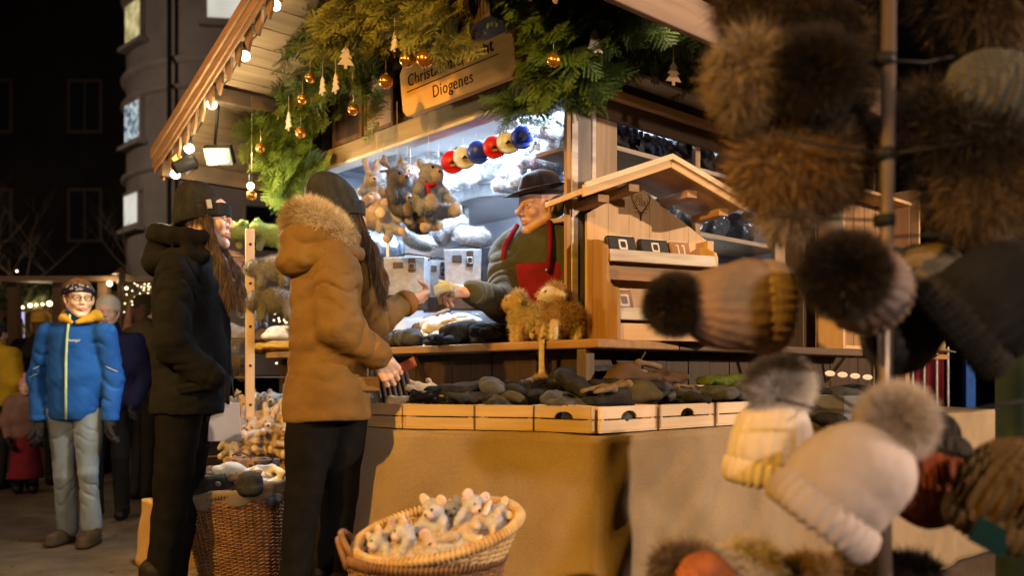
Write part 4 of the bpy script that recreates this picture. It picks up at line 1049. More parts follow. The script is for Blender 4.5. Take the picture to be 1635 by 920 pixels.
def person(name, x, y, facing, label, group=None, sc=1.0, z=0.0):
    th = math.atan2(-facing[0], facing[1]); o = empty(name, (x, y, z), (0, 0, th), label, 'person', group, sc)
    inv = (Matrix.Translation((x, y, z)) @ Matrix.Rotation(th, 4, 'Z') @ Matrix.Scale(sc, 4)).inverted()
    return o, (lambda px, py, Y: inv @ P(px, py, Y)), (lambda d: inv.to_3x3() @ Vector(d))
def lfold(pts, r, amp, n, seed=0):
    """rings of creases running round a sleeve or trouser leg"""
    A = [np.array(p, float) for p in pts]; L = [np.linalg.norm(b-a) for a, b in zip(A[:-1], A[1:])]
    def f(X, Y, Z):
        out = 0; s0 = 0
        for a, b, l in zip(A[:-1], A[1:], L):
            d = b-a; h = np.clip(((X-a[0])*d[0]+(Y-a[1])*d[1]+(Z-a[2])*d[2])/l**2, 0, 1)
            dist = np.sqrt((X-a[0]-h*d[0])**2+(Y-a[1]-h*d[1])**2+(Z-a[2]-h*d[2])**2)
            q = (s0+h*l)*n+1.1*np.sin(X*31+seed)+1.2*np.sin(Y*27+seed*2)+.8*np.sin(Z*19+seed)
            out = out+(1.3*np.exp(-(np.sin(q)/.38)**2)-.4)*amp*np.exp(-((dist-r)/.035)**2)*(.5+.5*np.sin(X*13+Z*17+Y*9+seed)); s0 += l
        return out
    return f
def beanie(parent, HM, tilt, z0, mt, seed=1, slouch=0.0):
    HT = HM @ Matrix.Rotation(math.radians(tilt), 4, 'X'); iv = np.array(HT.inverted())
    q = lambda X, Y, Z: iv[2, 0]*X+iv[2, 1]*Y+iv[2, 2]*Z+iv[2, 3]; sc = HM.to_scale().x
    rib = lambda X, Y, Z: .0007*np.sin(np.arctan2(iv[0, 0]*X+iv[0, 1]*Y+iv[0, 2]*Z+iv[0, 3], iv[1, 0]*X+iv[1, 1]*Y+iv[1, 2]*Z+iv[1, 3]+.014)*70)
    wear('knitted_hat', parent, xf([ell((0, -.018, .035), (.087, .106, .112)), ell((0, -.038-slouch, .118), (.052, .062, .050))], HT), .0045, mt, k=.04, field=sumf(waves(seed, 22, .0016), rib), clip=lambda X, Y, Z: (z0+.02-q(X, Y, Z))*sc)
    wear('hat_cuff', parent, xf([ell((0, -.012, .030), (.0950, .1200, .135)), ], HT), .0045, mt, k=.01, field=rib, clip=lambda X, Y, Z: np.maximum(z0-q(X, Y, Z), q(X, Y, Z)-z0-.056)*sc)
    return HT
def sumf(*fs): return lambda X, Y, Z: sum(f(X, Y, Z) for f in fs)
def zclip(z0, hem=0.0): return lambda X, Y, Z: (z0+hem*np.sin(X*14+Y*9))-Z+0*X

# ---- woman in black parka and beanie, in profile
BLK = mat('black_parka', (.0075, .0075, .008), (.005, .005, .0055), rough=.9, scale=7, bump=.6, bscale=16, bdist=.016, spec=.15)
BLKKN = mat('black_knit', (.026, .026, .027), (.014, .014, .015), rough=1, scale=40, bscale=150, bump=.8, bdist=.003, st=(1, 1, .35))
LEGB = mat('black_leggings', (.005, .005, .0055), (.003, .003, .0035), rough=.8, scale=10, bump=.4, bscale=30, bdist=.004)
BOOTB = mat('black_boots', (.014, .012, .011), rough=.5, scale=14, bump=.2)
wa, lp, ld = person('person', (307-CX)/F*3.35, 3.35, (1, .04), 'woman in a black parka and black knitted beanie with long brown hair, seen in profile', sc=1.03)
hc = lp(329, 352, 3.35); HM = frame(hc, ld((1, .06, .02)), (0, 0, 1)) @ Matrix.Scale(.91, 4)
body_mesh(wa, SKIN, [(head_prims(smile=1.2)+neck_prims(HM.inverted() @ HM, Vector((0, -.045, -.17))), .0032, .012)] if False else [(xf(head_prims(smile=1.4, nose=.98, ears=False), HM)+neck_prims(HM, hc+Vector((0, -.05, -.2))), .0033, .012), ([cap((0, 0, 1.02), (0, -.02, 1.33), .085, .09, sc=(1.2, 1, 1))]+limb([(-.075, -.015, .92), (-.075, -.06, .5), (-.078, -.115, .1)], (.06, .04, .03))+limb([(.075, -.015, .92), (.075, -.06, .5), (.078, -.115, .1)], (.06, .04, .03)), .014, .04)])
eyes(wa, HM)
hd = hc
kf = waves(3, 30, .004)
HT = beanie(wa, HM, 9, -.004, BLKKN, 4)
b = MB(); b.M = HT @ Matrix.Translation((.083, .042, .045)) @ Matrix.Rotation(math.radians(-62), 4, 'Z'); b.bx((-.010, -.0, -.02), (.008, .012, .016)); b.build('hat_label', mat('grey_label', (.35, .35, .33), rough=.6, bump=0), wa)
hairp = []
for s in (-1, 1):
    hairp += limb([hc+Vector((s*.060, .018, .02)), hc+Vector((s*.068, .034, -.07)), hc+Vector((s*.080, .080, -.17)), hc+Vector((s*.078, .106, -.25)), hc+Vector((s*.070, .116, -.33))], (.015, .016, .019, .017, .006) if s > 0 else (.010, .010, .012, .010, .005), sc=(.7, 1, 1))
hairp += [ell(hc+Vector((0, -.01, .02)), (.066, .05, .05))]
HFUR = dict(n=9000, L=.034, w=.0007, jit=.12, comb=(0, .15, -2.5), colors=((.085, .055, .036), (.05, .032, .02), (.15, .10, .065)), mat=FURM, seed=3)
wear('hair', wa, hairp, .006, HAIRB, k=.02, field=waves(6, 60, .004, (1, 1, .15)), fur=HFUR)
sh = lambda s: Vector((s*.165, -.02, 1.40))
jac = [cap((0, -.01, .90), (0, .0, 1.10), .132, .118, sc=(1.25, 1, 1)), cap((0, .0, 1.10), (0, -.015, 1.34), .118, .124, sc=(1.28, 1, 1)), cap((-.09, -.015, 1.405), (.09, -.015, 1.405), .072, .072), cap((0, -.01, 1.40), (0, .0, 1.475), .09, .074, sc=(1, 1, 1))]
arR = [Vector((.155, -.01, 1.385)), Vector((.215, .0, 1.13)), Vector((.165, .125, 1.02))]
arL = [Vector((-.155, -.01, 1.385)), Vector((-.205, -.01, 1.13)), Vector((-.13, .075, 1.01))]
for a in (arR, arL): jac += limb(a, (.064, .060, .050))
jac += [cap((-.03, .126, .90), (-.03, .110, 1.42), .014, .012, k=.01)]
hood = [ell((0, -.075, 1.52), (.085, .06, .065)), cap((0, -.135, 1.45), (0, -.12, 1.535), .055, .045, sc=(1.5, 1, 1))]
for (rx_, ry_, z_, r_, sag) in ((.125, .125, 1.455, .036, .02), (.108, .115, 1.525, .034, -.02)):
    a_ = []
    for k in range(11):
        q_ = math.radians(-130+260*k/10); bk = max(0, math.cos(q_)); a_.append(Vector((math.sin(q_)*rx_, -.012-math.cos(q_)*ry_, z_-sag*bk)))
    hood += limb(a_, [r_*(.7+.5*max(0, math.cos(math.radians(-130+260*k/10)))) for k in range(11)])
fold = sumf(waves(11, 17, .0030, (.8, .8, 1.7), ridge='crease'), waves(12, 9, .006, (1, 1, 1.4)), waves(19, 44, .0013, (1, 1, 1.6), ridge=True), lfold(arR, .06, .010, 42, 1), lfold(arL, .06, .010, 42, 2), waves(17, 15, .003, (.6, .6, 2.4), ridge=True))
wear('parka', wa, jac, .0085, BLK, k=.045, field=fold, clip=zclip(.875, .004))
wear('hood', wa, hood, .0078, BLK, k=.024, field=sumf(waves(13, 18, .003, (1, 1, 1.5), ridge='crease'), waves(14, 11, .007), waves(18, 50, .0012, ridge=True)))
b = MB()
for z in (1.02,): b.box((.178, .07, z-.04), (.02, .13, .035), (0.2, .3, 0))
b.build('pocket_flap', BLK, wa, bev=.008)
legs = []
for s in (-1, 1): legs += limb([(s*.075, -.015, .95), (s*.075, -.06, .50), (s*.078, -.115, .12)], (.086, .056, .043))
wear('trousers', wa, legs, .009, LEGB, k=.02, field=waves(15, 26, .003, ridge=True))
for s in (-1, 1):
    wear('boot', wa, [cap((s*.078, -.11, .30), (s*.08, -.12, .08), .056, .05), cap((s*.08, -.13, .05), (s*.09, .04, .04), .046, .038), cap((s*.08, -.14, .015), (s*.09, .05, .015), .045, .04, sc=(1, 1, .5))], .008, BOOTB, k=.03, clip=lambda X, Y, Z: .004-Z+0*X+0*Y)
# grey paper bag in her far hand
BAGM = mat('grey_paper', (.42, .40, .41), (.34, .32, .32), rough=.7, scale=8, bump=.3)
c = P(357, 668, 3.45)
t = empty('shopping_bag', (c.x, c.y, c.z-.09), (0, 0, .5), 'pale grey shopping bag hanging beside the black parka', 'bag')
b = MB(); V = []
for z, w_, d_ in ((0, .065, .035), (.15, .058, .018)):
    V += [(-w_, -d_, z), (w_, -d_, z), (w_, d_, z), (-w_, d_, z)]
b.add(V, [(0, 3, 2, 1), (0, 1, 5, 4), (1, 2, 6, 5), (2, 3, 7, 6), (3, 0, 4, 7), (4, 5, 6, 7)]); b.build('bag_body', BAGM, t, bev=.004)
b = MB(); b.tube([(-.04, 0, .17), (-.03, 0, .25), (.03, 0, .25), (.04, 0, .17)], .004, 6); b.build('handle', WIRE, t, smooth=True)

# ---- woman in the camel coat, from behind
CAM = mat('camel_coat', (.165, .095, .026), (.12, .065, .017), rough=.8, scale=6, bump=.6, bscale=14, bdist=.016, spec=.25)
CAMD = mat('camel_trim', (.24, .11, .03), rough=.6, scale=9, bump=.3)
CHK = mat('charcoal_knit', (.04, .041, .042), (.022, .022, .023), rough=1, scale=40, bscale=150, bump=.8, bdist=.003, st=(1, 1, .35))
FWD = (.72, .69)
wb, lp, ld = person('person', (524-CX)/F*3.10, 3.10, FWD, 'woman in a camel coat with fur trimmed hood, seen from behind, paying', sc=1.02)
hc = lp(540, 347, 3.12); HM = frame(hc, ld((.80, .60, -.05)), (0, 0, 1)) @ Matrix.Scale(.93, 4)
arR = [lp(530, 410, 3.00), lp(543, 522, 2.94), lp(601, 566, 3.00)]; arL = [lp(566, 412, 3.20), lp(596, 516, 3.26), lp(651, 482, 3.40)]
dR = arR[2]-arR[1]; dL = arL[2]-arL[1]
HR = frame(arR[2]+dR.normalized()*.015, dR+ld((.02, 0, -.12)), ld((0, -1, .35))); HL = frame(arL[2]+dL.normalized()*.02, dL+ld((.05, .02, -.03)), ld((.1, -.55, -.8)))
body_mesh(wb, SKIN, [(xf(head_prims(ears=False), HM)+neck_prims(HM, hc+Vector((0, -.04, -.2))), .0038, .012),
    (hand_prims(HR, (35, 45, 30), 1, (.2, .8, -.6)), .0026, .006), (hand_prims(HL, (40, 50, 30), 1, (.5, .8, -.4), per=((25, 35, 20), (38, 45, 30), (48, 50, 30), (55, 55, 30))), .0024, .006),
    ([cap((0, 0, 1.02), (0, -.02, 1.31), .085, .09, sc=(1.2, 1, 1))]+limb([lp(500, 660, 3.06), lp(485, 790, 3.03), lp(468, 930, 3.00)], (.07, .045, .035))+limb([lp(548, 660, 3.16), lp(543, 790, 3.16), lp(527, 930, 3.14)], (.07, .045, .035)), .014, .04)])
beanie(wb, HM, 6, .004, CHK, 24, .01)
hairp = limb([hc+Vector((.055, .045, .0)), hc+Vector((.075, .085, -.10)), hc+Vector((.088, .115, -.20)), hc+Vector((.085, .135, -.31))], (.018, .020, .018, .007))+[ell(hc+Vector((0, -.0, .0)), (.070, .07, .07))]
wear('hair', wb, hairp, .006, HAIRB, k=.02, field=waves(26, 60, .004, (1, 1, .15)), fur=dict(HFUR, seed=7))
coat = [cap((0, -.005, .90), (0, 0, 1.12), .142, .115, sc=(1.15, 1, 1)), cap((0, 0, 1.12), (0, -.015, 1.33), .115, .120, sc=(1.2, 1, 1)), cap((-.085, -.015, 1.385), (.085, -.015, 1.385), .073, .073), cap((0, -.015, 1.38), (0, -.01, 1.46), .08, .07)]
coat += limb(arR, (.066, .058, .046))+limb(arL, (.066, .058, .046))
fold = sumf(waves(31, 15, .0028, (.6, .6, 1.8), ridge='crease'), waves(32, 8, .006, (1, 1, 1.5)), waves(39, 44, .0011, (1, 1, 1.8), ridge=True), lfold(arR, .058, .010, 44, 3), lfold(arL, .058, .010, 44, 4), waves(37, 15, .003, (.5, .5, 2.4), ridge=True))
wear('coat', wb, coat, .008, CAM, k=.04, field=fold, clip=zclip(.872, .006))
for a, d in ((arR, dR), (arL, dL)):
    b = MB(); d = d.normalized(); e = a[2]-d*.035; b.tube([e, e+d*.006, e+d*.035, e+d*.042], (.048, .052, .050, .045), 20, cap=False); b.build('cuff', CAMD, wb, smooth=True)
b = MB(); q = arR[2]-dR.normalized()*.03+ld((-.03, -.048, 0)); b.ball(q, .007, 10); b.ball(q+Vector((0, 0, .025)), .007, 10); b.build('snap', STEEL, wb, smooth=True)
hoodb = [ell((0, -.075, 1.49), (.085, .06, .07)), cap((0, -.125, 1.43), (0, -.10, 1.50), .05, .05, sc=(1.5, 1, 1))]
for (rx_, ry_, z_, r_, sag) in ((.125, .120, 1.45, .036, .035), (.112, .098, 1.51, .036, .01)):
    a_ = []
    for k in range(11):
        q_ = math.radians(-125+250*k/10); bk = max(0, math.cos(q_)); a_.append(Vector((math.sin(q_)*rx_, -.015-math.cos(q_)*ry_, z_-sag*bk)))
    hoodb += limb(a_, [r_*(.7+.45*max(0, math.cos(math.radians(-125+250*k/10)))) for k in range(11)])
hm = wear('hood', wb, hoodb, .0075, CAM, k=.022, field=sumf(waves(33, 18, .003, (1, 1, 1.5), ridge='crease'), waves(34, 10, .007), waves(38, 50, .0012, ridge=True)))
arc = []
for k in range(13):
    a = math.radians(-100+200*k/12); arc.append(Vector((math.sin(a)*.118, -.02-math.cos(a)*.090, 1.555+.035*math.cos(a)-.045*(abs(k-6)/6)**2)))
trim = limb(arc, [.027+.005*math.sin(k) for k in range(13)])
FB = mat('fur_base', (.40, .30, .18), rough=.95, bump=0)
wear('fur_trim', wb, trim, .008, FB, k=.02, field=waves(35, 40, .004), basecol=(.4, .3, .18), fur=dict(n=30000, L=.030, w=.00055, jit=.7, comb=(0, 0, .15), colors=((.66, .56, .38), (.50, .38, .22), (.76, .68, .52), (.34, .24, .13)), mat=FURM, seed=8, patch=22))
b = MB(); b.tube([(math.sin(a)*.137*1.0, -math.cos(a)*.121-.0, 1.135+.004*math.sin(5*a)) for a in [math.radians(-70+140*i/24) for i in range(25)]], .003, 6); b.build('back_seam', CAMD, wb, smooth=True)
b = MB()
for s in (1,): b.box((s*.148, .04, 1.0), (.014, .13, .05), (0, 0, -.3))
b.build('pocket_flap', CAM, wb, bev=.006)
legs = limb([lp(500, 650, 3.06), lp(485, 790, 3.03), lp(468, 940, 3.00)], (.092, .062, .048))+limb([lp(548, 640, 3.16), lp(543, 790, 3.16), lp(527, 940, 3.14)], (.092, .062, .048))
wear('trousers', wb, legs, .009, LEGB, k=.015, field=waves(36, 26, .003, ridge=True))
for (a, Y) in ((468, 3.0), (527, 3.14)):
    q = lp(a, 940, Y); q.z = .3
    wear('boot', wb, [cap(q, (q.x, q.y, .08), .066, .056), cap((q.x, q.y-.01, .05), (q.x, q.y+.15, .04), .048, .038), cap((q.x, q.y-.02, .015), (q.x, q.y+.16, .015), .046, .04, sc=(1, 1, .5))], .008, BOOTB, k=.03, clip=lambda X, Y, Z: .004-Z+0*X+0*Y)
    bk = MB(); bk.tube([(q.x+.068*math.cos(t_), q.y+.068*math.sin(t_), .20) for t_ in [k*math.pi/8 for k in range(17)]], .005, 6); bk.build('boot_strap', BOOTB, wb, smooth=True)
b = MB(); w_ = arL[2]+dL.normalized()*.018; b.tube([w_-dL.normalized()*.004, w_+dL.normalized()*.006], .031, 18); b.build('wristband', BLACKM, wb, smooth=True)
# banknotes
NOTE = mat('banknote', (.42, .50, .46), (.55, .55, .42), rough=.6, scale=45, bump=0)
NOTE2 = mat('banknote_blue', (.35, .45, .55), (.6, .62, .6), rough=.6, scale=60, bump=0)
for i, (mt, a, lab) in enumerate(((NOTE, .1, 'folded greenish banknote passing between the two hands'), (NOTE2, -.5, 'bluish banknote passing between the two hands'))):
    c = P(706+i*8, 461-i*3, 3.43+i*.01); t = empty('banknote', c, (0, 0, 0), lab, 'banknote', 'banknotes being handed over')
    b = MB(); b.M = Matrix.Rotation(-.25+i*.5, 4, 'Y') @ Matrix.Rotation(.35, 4, 'X')
    b.grid(lambda u, v: (-.040+.080*u, .006*math.sin(u*4+i), -.022+.042*v), 10, 4); o = b.build('paper', mt, t, smooth=True); q = o.modifiers.new('s', 'SOLIDIFY'); q.thickness = .0006
# reddish leather thing in her lower hand
c = P(648, 588, 3.12); t = empty('leather_strip', c, (0, 0, .2), 'reddish leather tag held in the lower hand of the woman in camel', 'leather tag')
b = MB(); b.M = Matrix.Rotation(-.35, 4, 'Y'); b.grid(lambda u, v: (-.05+.09*u, .008*math.sin(u*5), -.018+.036*v+.012*u), 10, 4); o = b.build('tag', mat('red_leather', (.30, .07, .03), rough=.5, scale=20), t, smooth=True); o.modifiers.new('s', 'SOLIDIFY').thickness = .002

# ---- the stallholder
OLV = mat('olive_fleece', (.062, .062, .032), (.045, .044, .024), rough=.95, scale=14, bump=.5, bscale=90, bdist=.003, sheen=.15)
APR = mat('red_apron', (.20, .012, .022), (.15, .008, .016), rough=.8, scale=12, bump=.3, bscale=80)
FELTH = mat('dark_felt', (.012, .010, .018), (.008, .007, .012), rough=.95, scale=20, bump=.2, bscale=160, sheen=.2)
sx, sy = .120, 3.97
se, lp, ld = person('person', sx, sy, (-.50, -.87), 'stallholder in a dark brimmed hat, olive fleece and red apron reaching out over the counter', sc=1.05, z=.10)
hc = lp(862, 334, 3.97); HM = frame(hc, ld((-.84, -.54, -.05)), (0, 0, 1))
arL = [Vector((.16, -.01, 1.43)), lp(800, 484, 3.80), lp(754, 467, 3.55)]
arR = [Vector((-.16, -.02, 1.43)), Vector((-.22, .05, 1.2)), Vector((-.12, .2, 1.12))]
dL = arL[2]-arL[1]; HL = frame(arL[2]+dL.normalized()*.02, ld((-1, -.30, .0)), ld((.1, -.65, .75)))
body_mesh(se, SKIN2, [(xf(head_prims(nose=1.08, jaw=1.12, male=True, smile=.6), HM)+neck_prims(HM, hc+Vector((0, -.06, -.2)), .06), .0034, .010),
    (hand_prims(HL, (40, 45, 25), 1, (.35, .85, -.45), per=((25, 40, 25), (35, 45, 25), (45, 50, 30), (50, 55, 30))), .0024, .006),
    ([cap((0, -.02, 1.0), (0, -.03, 1.38), .09, .085, sc=(1.3, 1, 1))]+limb([(-.1, 0, .95), (-.1, 0, .1)], (.07, .04))+limb([(.1, 0, .95), (.1, 0, .1)], (.07, .04)), .016, .04)])
eyes(se, HM, (.0, 1, -.1))
V_ = []
hat = xf([ell((0, -.015, .090), (.083, .103, .066)), ell((0, -.015, .128), (.068, .088, .045)), ell((0, -.015, .178), (.02, .075, .026), neg=True, k=.02), ell((0, -.012, .066), (.086, .106, .02))], HM @ Matrix.Rotation(math.radians(-4), 4, 'X'))
wear('felt_hat', se, hat, .005, FELTH, k=.015)
bm = MB(); bm.M = HM @ Matrix.Rotation(math.radians(-4), 4, 'X')
def brim(u, v):
    a = 2*math.pi*u; r = .078+.074*v; z = .068+.014*v*v*(1.4*abs(math.cos(a)))-.012*v*math.sin(a)*1.0
    return (math.cos(a)*r*1.0, math.sin(a)*(r+.022)-.012, z)
bm.grid(brim, 48, 6, closeu=True); o = bm.build('hat_brim', FELTH, se, smooth=True); q = o.modifiers.new('s', 'SOLIDIFY'); q.thickness = .004; q.offset = 0
bm = MB(); bm.M = HM @ Matrix.Rotation(math.radians(-4), 4, 'X'); bm.lathe([(.0855, .066), (.0875, .070), (.0865, .084), (.0845, .086)], 40, sy=1.23, c=(0, -.013, 0)); bm.build('hat_band', mat('hat_band', (.14, .08, .06), rough=.5, bump=.1), se, smooth=True)
wear('hair', se, xf([ell((0, -.05, .01), (.078, .068, .055)), cap((-.074, .01, .02), (-.07, -.01, -.03), .008, .006), cap((.074, .01, .02), (.07, -.01, -.03), .008, .006)], HM), .005, mat('grey_hair', (.16, .14, .13), (.08, .07, .06), rough=.7, scale=60, st=(1, 1, .1), bscale=200), k=.01, field=waves(41, 150, .0015))
jk = [cap((0, 0, 1.0), (0, .0, 1.25), .135, .14, sc=(1.35, 1, 1)), cap((0, 0, 1.25), (0, -.03, 1.44), .14, .12, sc=(1.35, 1, 1)), cap((-.12, -.03, 1.49), (.12, -.03, 1.49), .075, .075)]
jk += limb(arL, (.082, .072, .050))+limb(arR, (.082, .068, .05))
wear('fleece_jacket', se, jk, .008, OLV, k=.045, field=sumf(waves(42, 20, .004, ridge='crease'), waves(43, 11, .006), lfold(arL, .065, .008, 38, 7)))
nb = hc+Vector((0, -.05, -.17))
wear('hood', se, limb([nb+Vector((.02, .115, -.05)), nb+Vector((.085, .04, .0)), nb+Vector((.09, -.05, .02)), nb+Vector((0, -.11, .0)), nb+Vector((-.09, -.05, .02)), nb+Vector((-.085, .04, .0)), nb+Vector((-.02, .115, -.05))], (.018, .03, .042, .055, .042, .03, .018)), .007, OLV, k=.02, field=waves(44, 40, .004))
wear('shirt_collar', se, limb([nb+Vector((.035, .085, .0)), nb+Vector((.058, .03, .05)), nb+Vector((0, -.04, .05)), nb+Vector((-.058, .03, .05)), nb+Vector((-.035, .085, .0))], (.012, .014, .012, .014, .012)), .005, mat('checked_shirt', (.16, .15, .13), (.08, .08, .08), scale=60, rough=.8), k=.01)
apr = [cap((0, .01, 1.0), (0, .012, 1.30), .137, .139, sc=(1.34, 1, 1)), ]
f_ = sumf(waves(42, 28, .0045, ridge=True), waves(43, 11, .007))
wear('apron', se, [cap((0, .006, 1.0), (0, .006, 1.25), .139, .144, sc=(1.35, 1, 1)), cap((0, .006, 1.25), (0, -.024, 1.44), .144, .124, sc=(1.35, 1, 1))], .008, APR, k=.045, field=f_, clip=lambda X, Y, Z: np.maximum(np.maximum(np.abs(X)-(.185-.22*np.maximum(Z-1.22, 0)), Z-1.385), .03-Y))
b = MB()
for s in (-1, 1): b.tube([(s*.115, .125, 1.34), (s*.11, .098, 1.47), (s*.08, .045, 1.565)], (.012, .012, .012), 8)
b.build('apron_strap', APR, se, smooth=True)
for s in (-1, 1):
    b = MB(); b.ball((s*.115, .138, 1.345), .009, 10); b.build('button', STEEL, se, smooth=True)
wear('trousers', se, limb([(-.1, 0, 1.0), (-.1, 0, .12)], (.1, .07))+limb([(.1, 0, 1.0), (.1, 0, .12)], (.1, .07)), .016, LEGB)
for s in (-1, 1): wear('boot', se, [cap((s*.1, -.02, .07), (s*.11, .12, .065), .045, .04), cap((s*.1, 0, .15), (s*.1, 0, .07), .055, .05)], .012, BOOTB, clip=lambda X, Y, Z: .024-Z+0*X+0*Y)

# ---- the boy in the blue jacket
BLU = mat('blue_jacket', (.012, .080, .34), (.008, .06, .27), rough=.85, scale=8, bump=.3, bscale=40, bdist=.004, spec=.15)
JEAN = mat('washed_jeans', (.20, .25, .32), (.10, .13, .18), rough=.9, scale=7, bump=.35, bscale=160, st=(1, 1, .5))
YEL = mat('yellow_hood', (.52, .29, .03), rough=.9, scale=14, bump=.3, bscale=90)
LIME = mat('lime_stripe', (.22, .42, .05), rough=.6, bump=0); REFL = mat('pale_stripe', (.62, .66, .7), rough=.5, bump=0)
bo, lp, ld = person('person', (121-CX)/F*5.33, 5.33, (.10, -.995), 'boy in a blue ski jacket, star patterned headband and glasses walking past the stall')
hc = lp(126, 478, 5.30); HM = frame(hc, ld((.62, -.78, -.04)), (0, 0, 1))
arR = [lp(77, 532, 5.33), lp(62, 605, 5.36), lp(64, 672, 5.28)]; arL = [lp(168, 532, 5.33), lp(181, 605, 5.36), lp(176, 668, 5.28)]
def gl(a, s):
    d = (a[2]-a[1]); M = frame(a[2]+d.normalized()*.02, d+ld((0, 0, -.2)), ld((s, 0, 0))); return hand_prims(M, (25, 30, 20), s)
body_mesh(bo, SKIN, [(xf(head_prims(nose=.95), HM)+neck_prims(HM, hc+Vector((0, -.03, -.2)), .048), .0042, .012), ([cap((0, 0, .9), (0, -.01, 1.3), .09, .10, sc=(1.3, 1, 1))]+limb([lp(98, 668, 5.33), lp(103, 760, 5.34), lp(108, 838, 5.42)], (.055, .035, .028))+limb([lp(140, 668, 5.33), lp(141, 755, 5.28), lp(146, 832, 5.36)], (.055, .035, .028)), .018, .04)])
eyes(bo, HM, (.15, 1, -.05))
for a, s in ((arR, 1), (arL, -1)): wear('glove', bo, [dict(p, r=p['r']*1.12) if p['t'] == 'e' else dict(p, ra=p['ra']*1.3, rb=p['rb']*1.3) for p in gl(a, s)], .005, BLKKN, k=.006)
wear('hair', bo, xf([ell((0, -.02, .05), (.084, .100, .084)), ell((-.02, -.08, .01), (.075, .05, .08))], HM), .006, mat('sandy_hair', (.17, .085, .035), (.09, .045, .02), rough=.6, scale=50, st=(1, 1, .2), bscale=180), k=.012, field=waves(51, 90, .003))
HBND = mat('navy_headband', (.02, .014, .035), rough=.9, scale=30, bump=.3, bscale=90)
HE = (.0935, .1175, .094); 
hbm = HM @ Matrix.Rotation(math.radians(8), 4, 'X')
wear('headband', bo, xf([ell((0, -.012, .028), HE)], hbm), .006, HBND, clip=lambda X, Y, Z: (lambda q: np.maximum(q-.080, .026-q))((X-hbm.translation.x)*hbm[0][2]+(Y-hbm.translation.y)*hbm[1][2]+(Z-hbm.translation.z)*hbm[2][2]))
st = MB(); rr_ = random.Random(5)
for i in range(34):
    a = rr_.uniform(-1.5, 1.5)+math.pi/2; zc = rr_.uniform(.034, .072)-.028; e = math.asin(zc/HE[2])
    n_ = Vector((math.cos(a)*math.cos(e)/HE[0], math.sin(a)*math.cos(e)/HE[1], math.sin(e)/HE[2])).normalized(); p_ = Vector((HE[0]*math.cos(a)*math.cos(e), -.012+HE[1]*math.sin(a)*math.cos(e), .028+HE[2]*math.sin(e)))+n_*.0012
    st.M = hbm @ frame(p_, n_, (0, 0, 1)) @ Matrix.Rotation(rr_.uniform(0, 1), 4, 'Y'); r0 = rr_.choice((.009, .004, .003, .011))
    k5 = [(math.sin(math.pi*k/5)*(r0 if k % 2 == 0 else r0*.42), 0, math.cos(math.pi*k/5)*(r0 if k % 2 == 0 else r0*.42)) for k in range(10)]
    if r0 > .008:
        k6 = [(x*.6, 0, z*.6) for x, y, z in k5]; st.add(k5+k6, [(k, (k+1) % 10, 10+(k+1) % 10, 10+k) for k in range(10)])
    else: st.add(k5, [tuple(range(10))])
st.build('star_print', mat('star_print', (.55, .55, .58), rough=.8, bump=0), bo)
gsm = MB(); gsm.M = HM
for s in (-1, 1):
    gsm.tube([(s*.031+.021*math.cos(t), .093+.004*math.cos(t)*-s, .004+.016*math.sin(t)*(1 if math.sin(t) > 0 else 1.1)) for t in [k*math.pi/10 for k in range(20)]], .0017, 6, closed=True)
    gsm.tube([(s*.053, .089, .008), (s*.074, .06, .010), (s*.082, .0, .012)], .0018, 6)
gsm.tube([(-.010, .096, .008), (0, .099, .011), (.010, .096, .008)], .0016, 6)
gsm.build('glasses', BLACKM, bo, smooth=True)
jk = [cap((0, 0, .84), (0, 0, 1.05), .128, .122, sc=(1.20, 1, 1)), cap((0, 0, 1.05), (0, -.01, 1.27), .122, .116, sc=(1.26, 1, 1)), cap((-.105, -.01, 1.30), (.105, -.01, 1.30), .066, .066), cap((0, -.01, 1.33), (0, 0, 1.40), .095, .075)]
jk += limb(arR, (.064, .058, .050), k=.02)+limb(arL, (.064, .058, .050), k=.02)
wear('ski_jacket', bo, jk, .009, BLU, k=.04, field=sumf(waves(53, 20, .0018, (1, 1, 1.5), ridge=True), waves(54, 9, .003), waves(59, 44, .001, (1, 1, 1.4), ridge=True), lfold(arR, .065, .009, 36, 5), lfold(arL, .065, .009, 36, 6)), clip=zclip(.775, .004))
wear('yellow_hood', bo, limb([hc+Vector((.02, .075, -.145)), hc+Vector((.075, .035, -.12)), hc+Vector((.085, -.045, -.10)), hc+Vector((0, -.10, -.11)), hc+Vector((-.085, -.045, -.10)), hc+Vector((-.075, .035, -.12)), hc+Vector((-.02, .075, -.145))], (.014, .026, .036, .04, .036, .026, .014)), .007, YEL, k=.02)
b = MB(); b.tube([(0, .088, 1.42), (0, .126, 1.30), (-.0, .145, 1.15), (0, .147, .95), (0, .146, .785)], .0075, 8); b.build('zip', mat('zip_lime', (.45, .6, .3), rough=.5, bump=0), bo, smooth=True)
for a, s in ((arR, 1), (arL, -1)):
    d = (a[1]-a[0]).normalized()
    for off, mt, w_ in ((.045, REFL, .004), (.015, LIME, .008)):
        c = a[1]-d*off*1.6; side = ld((1, 0, 0))
        b = MB(); n_ = 14; pts = []
        for k in range(n_):
            t_ = math.radians(20+140*k/(n_-1)); pts.append(c+Vector((math.cos(t_)*.0635, math.sin(t_)*.0645, (-.45*math.cos(t_)*s)*.075)))
        b.tube(pts, w_*.6, 6); b.build('sleeve_stripe', mt, bo, smooth=True)
text('bergar', .026, Matrix.Translation((-.048, .142, 1.255)) @ Matrix.Rotation(math.pi, 4, 'Z') @ Matrix.Rotation(math.pi/2, 4, 'X'), REFL, bo, name='chest_lettering', align='CENTER', ex=.001)
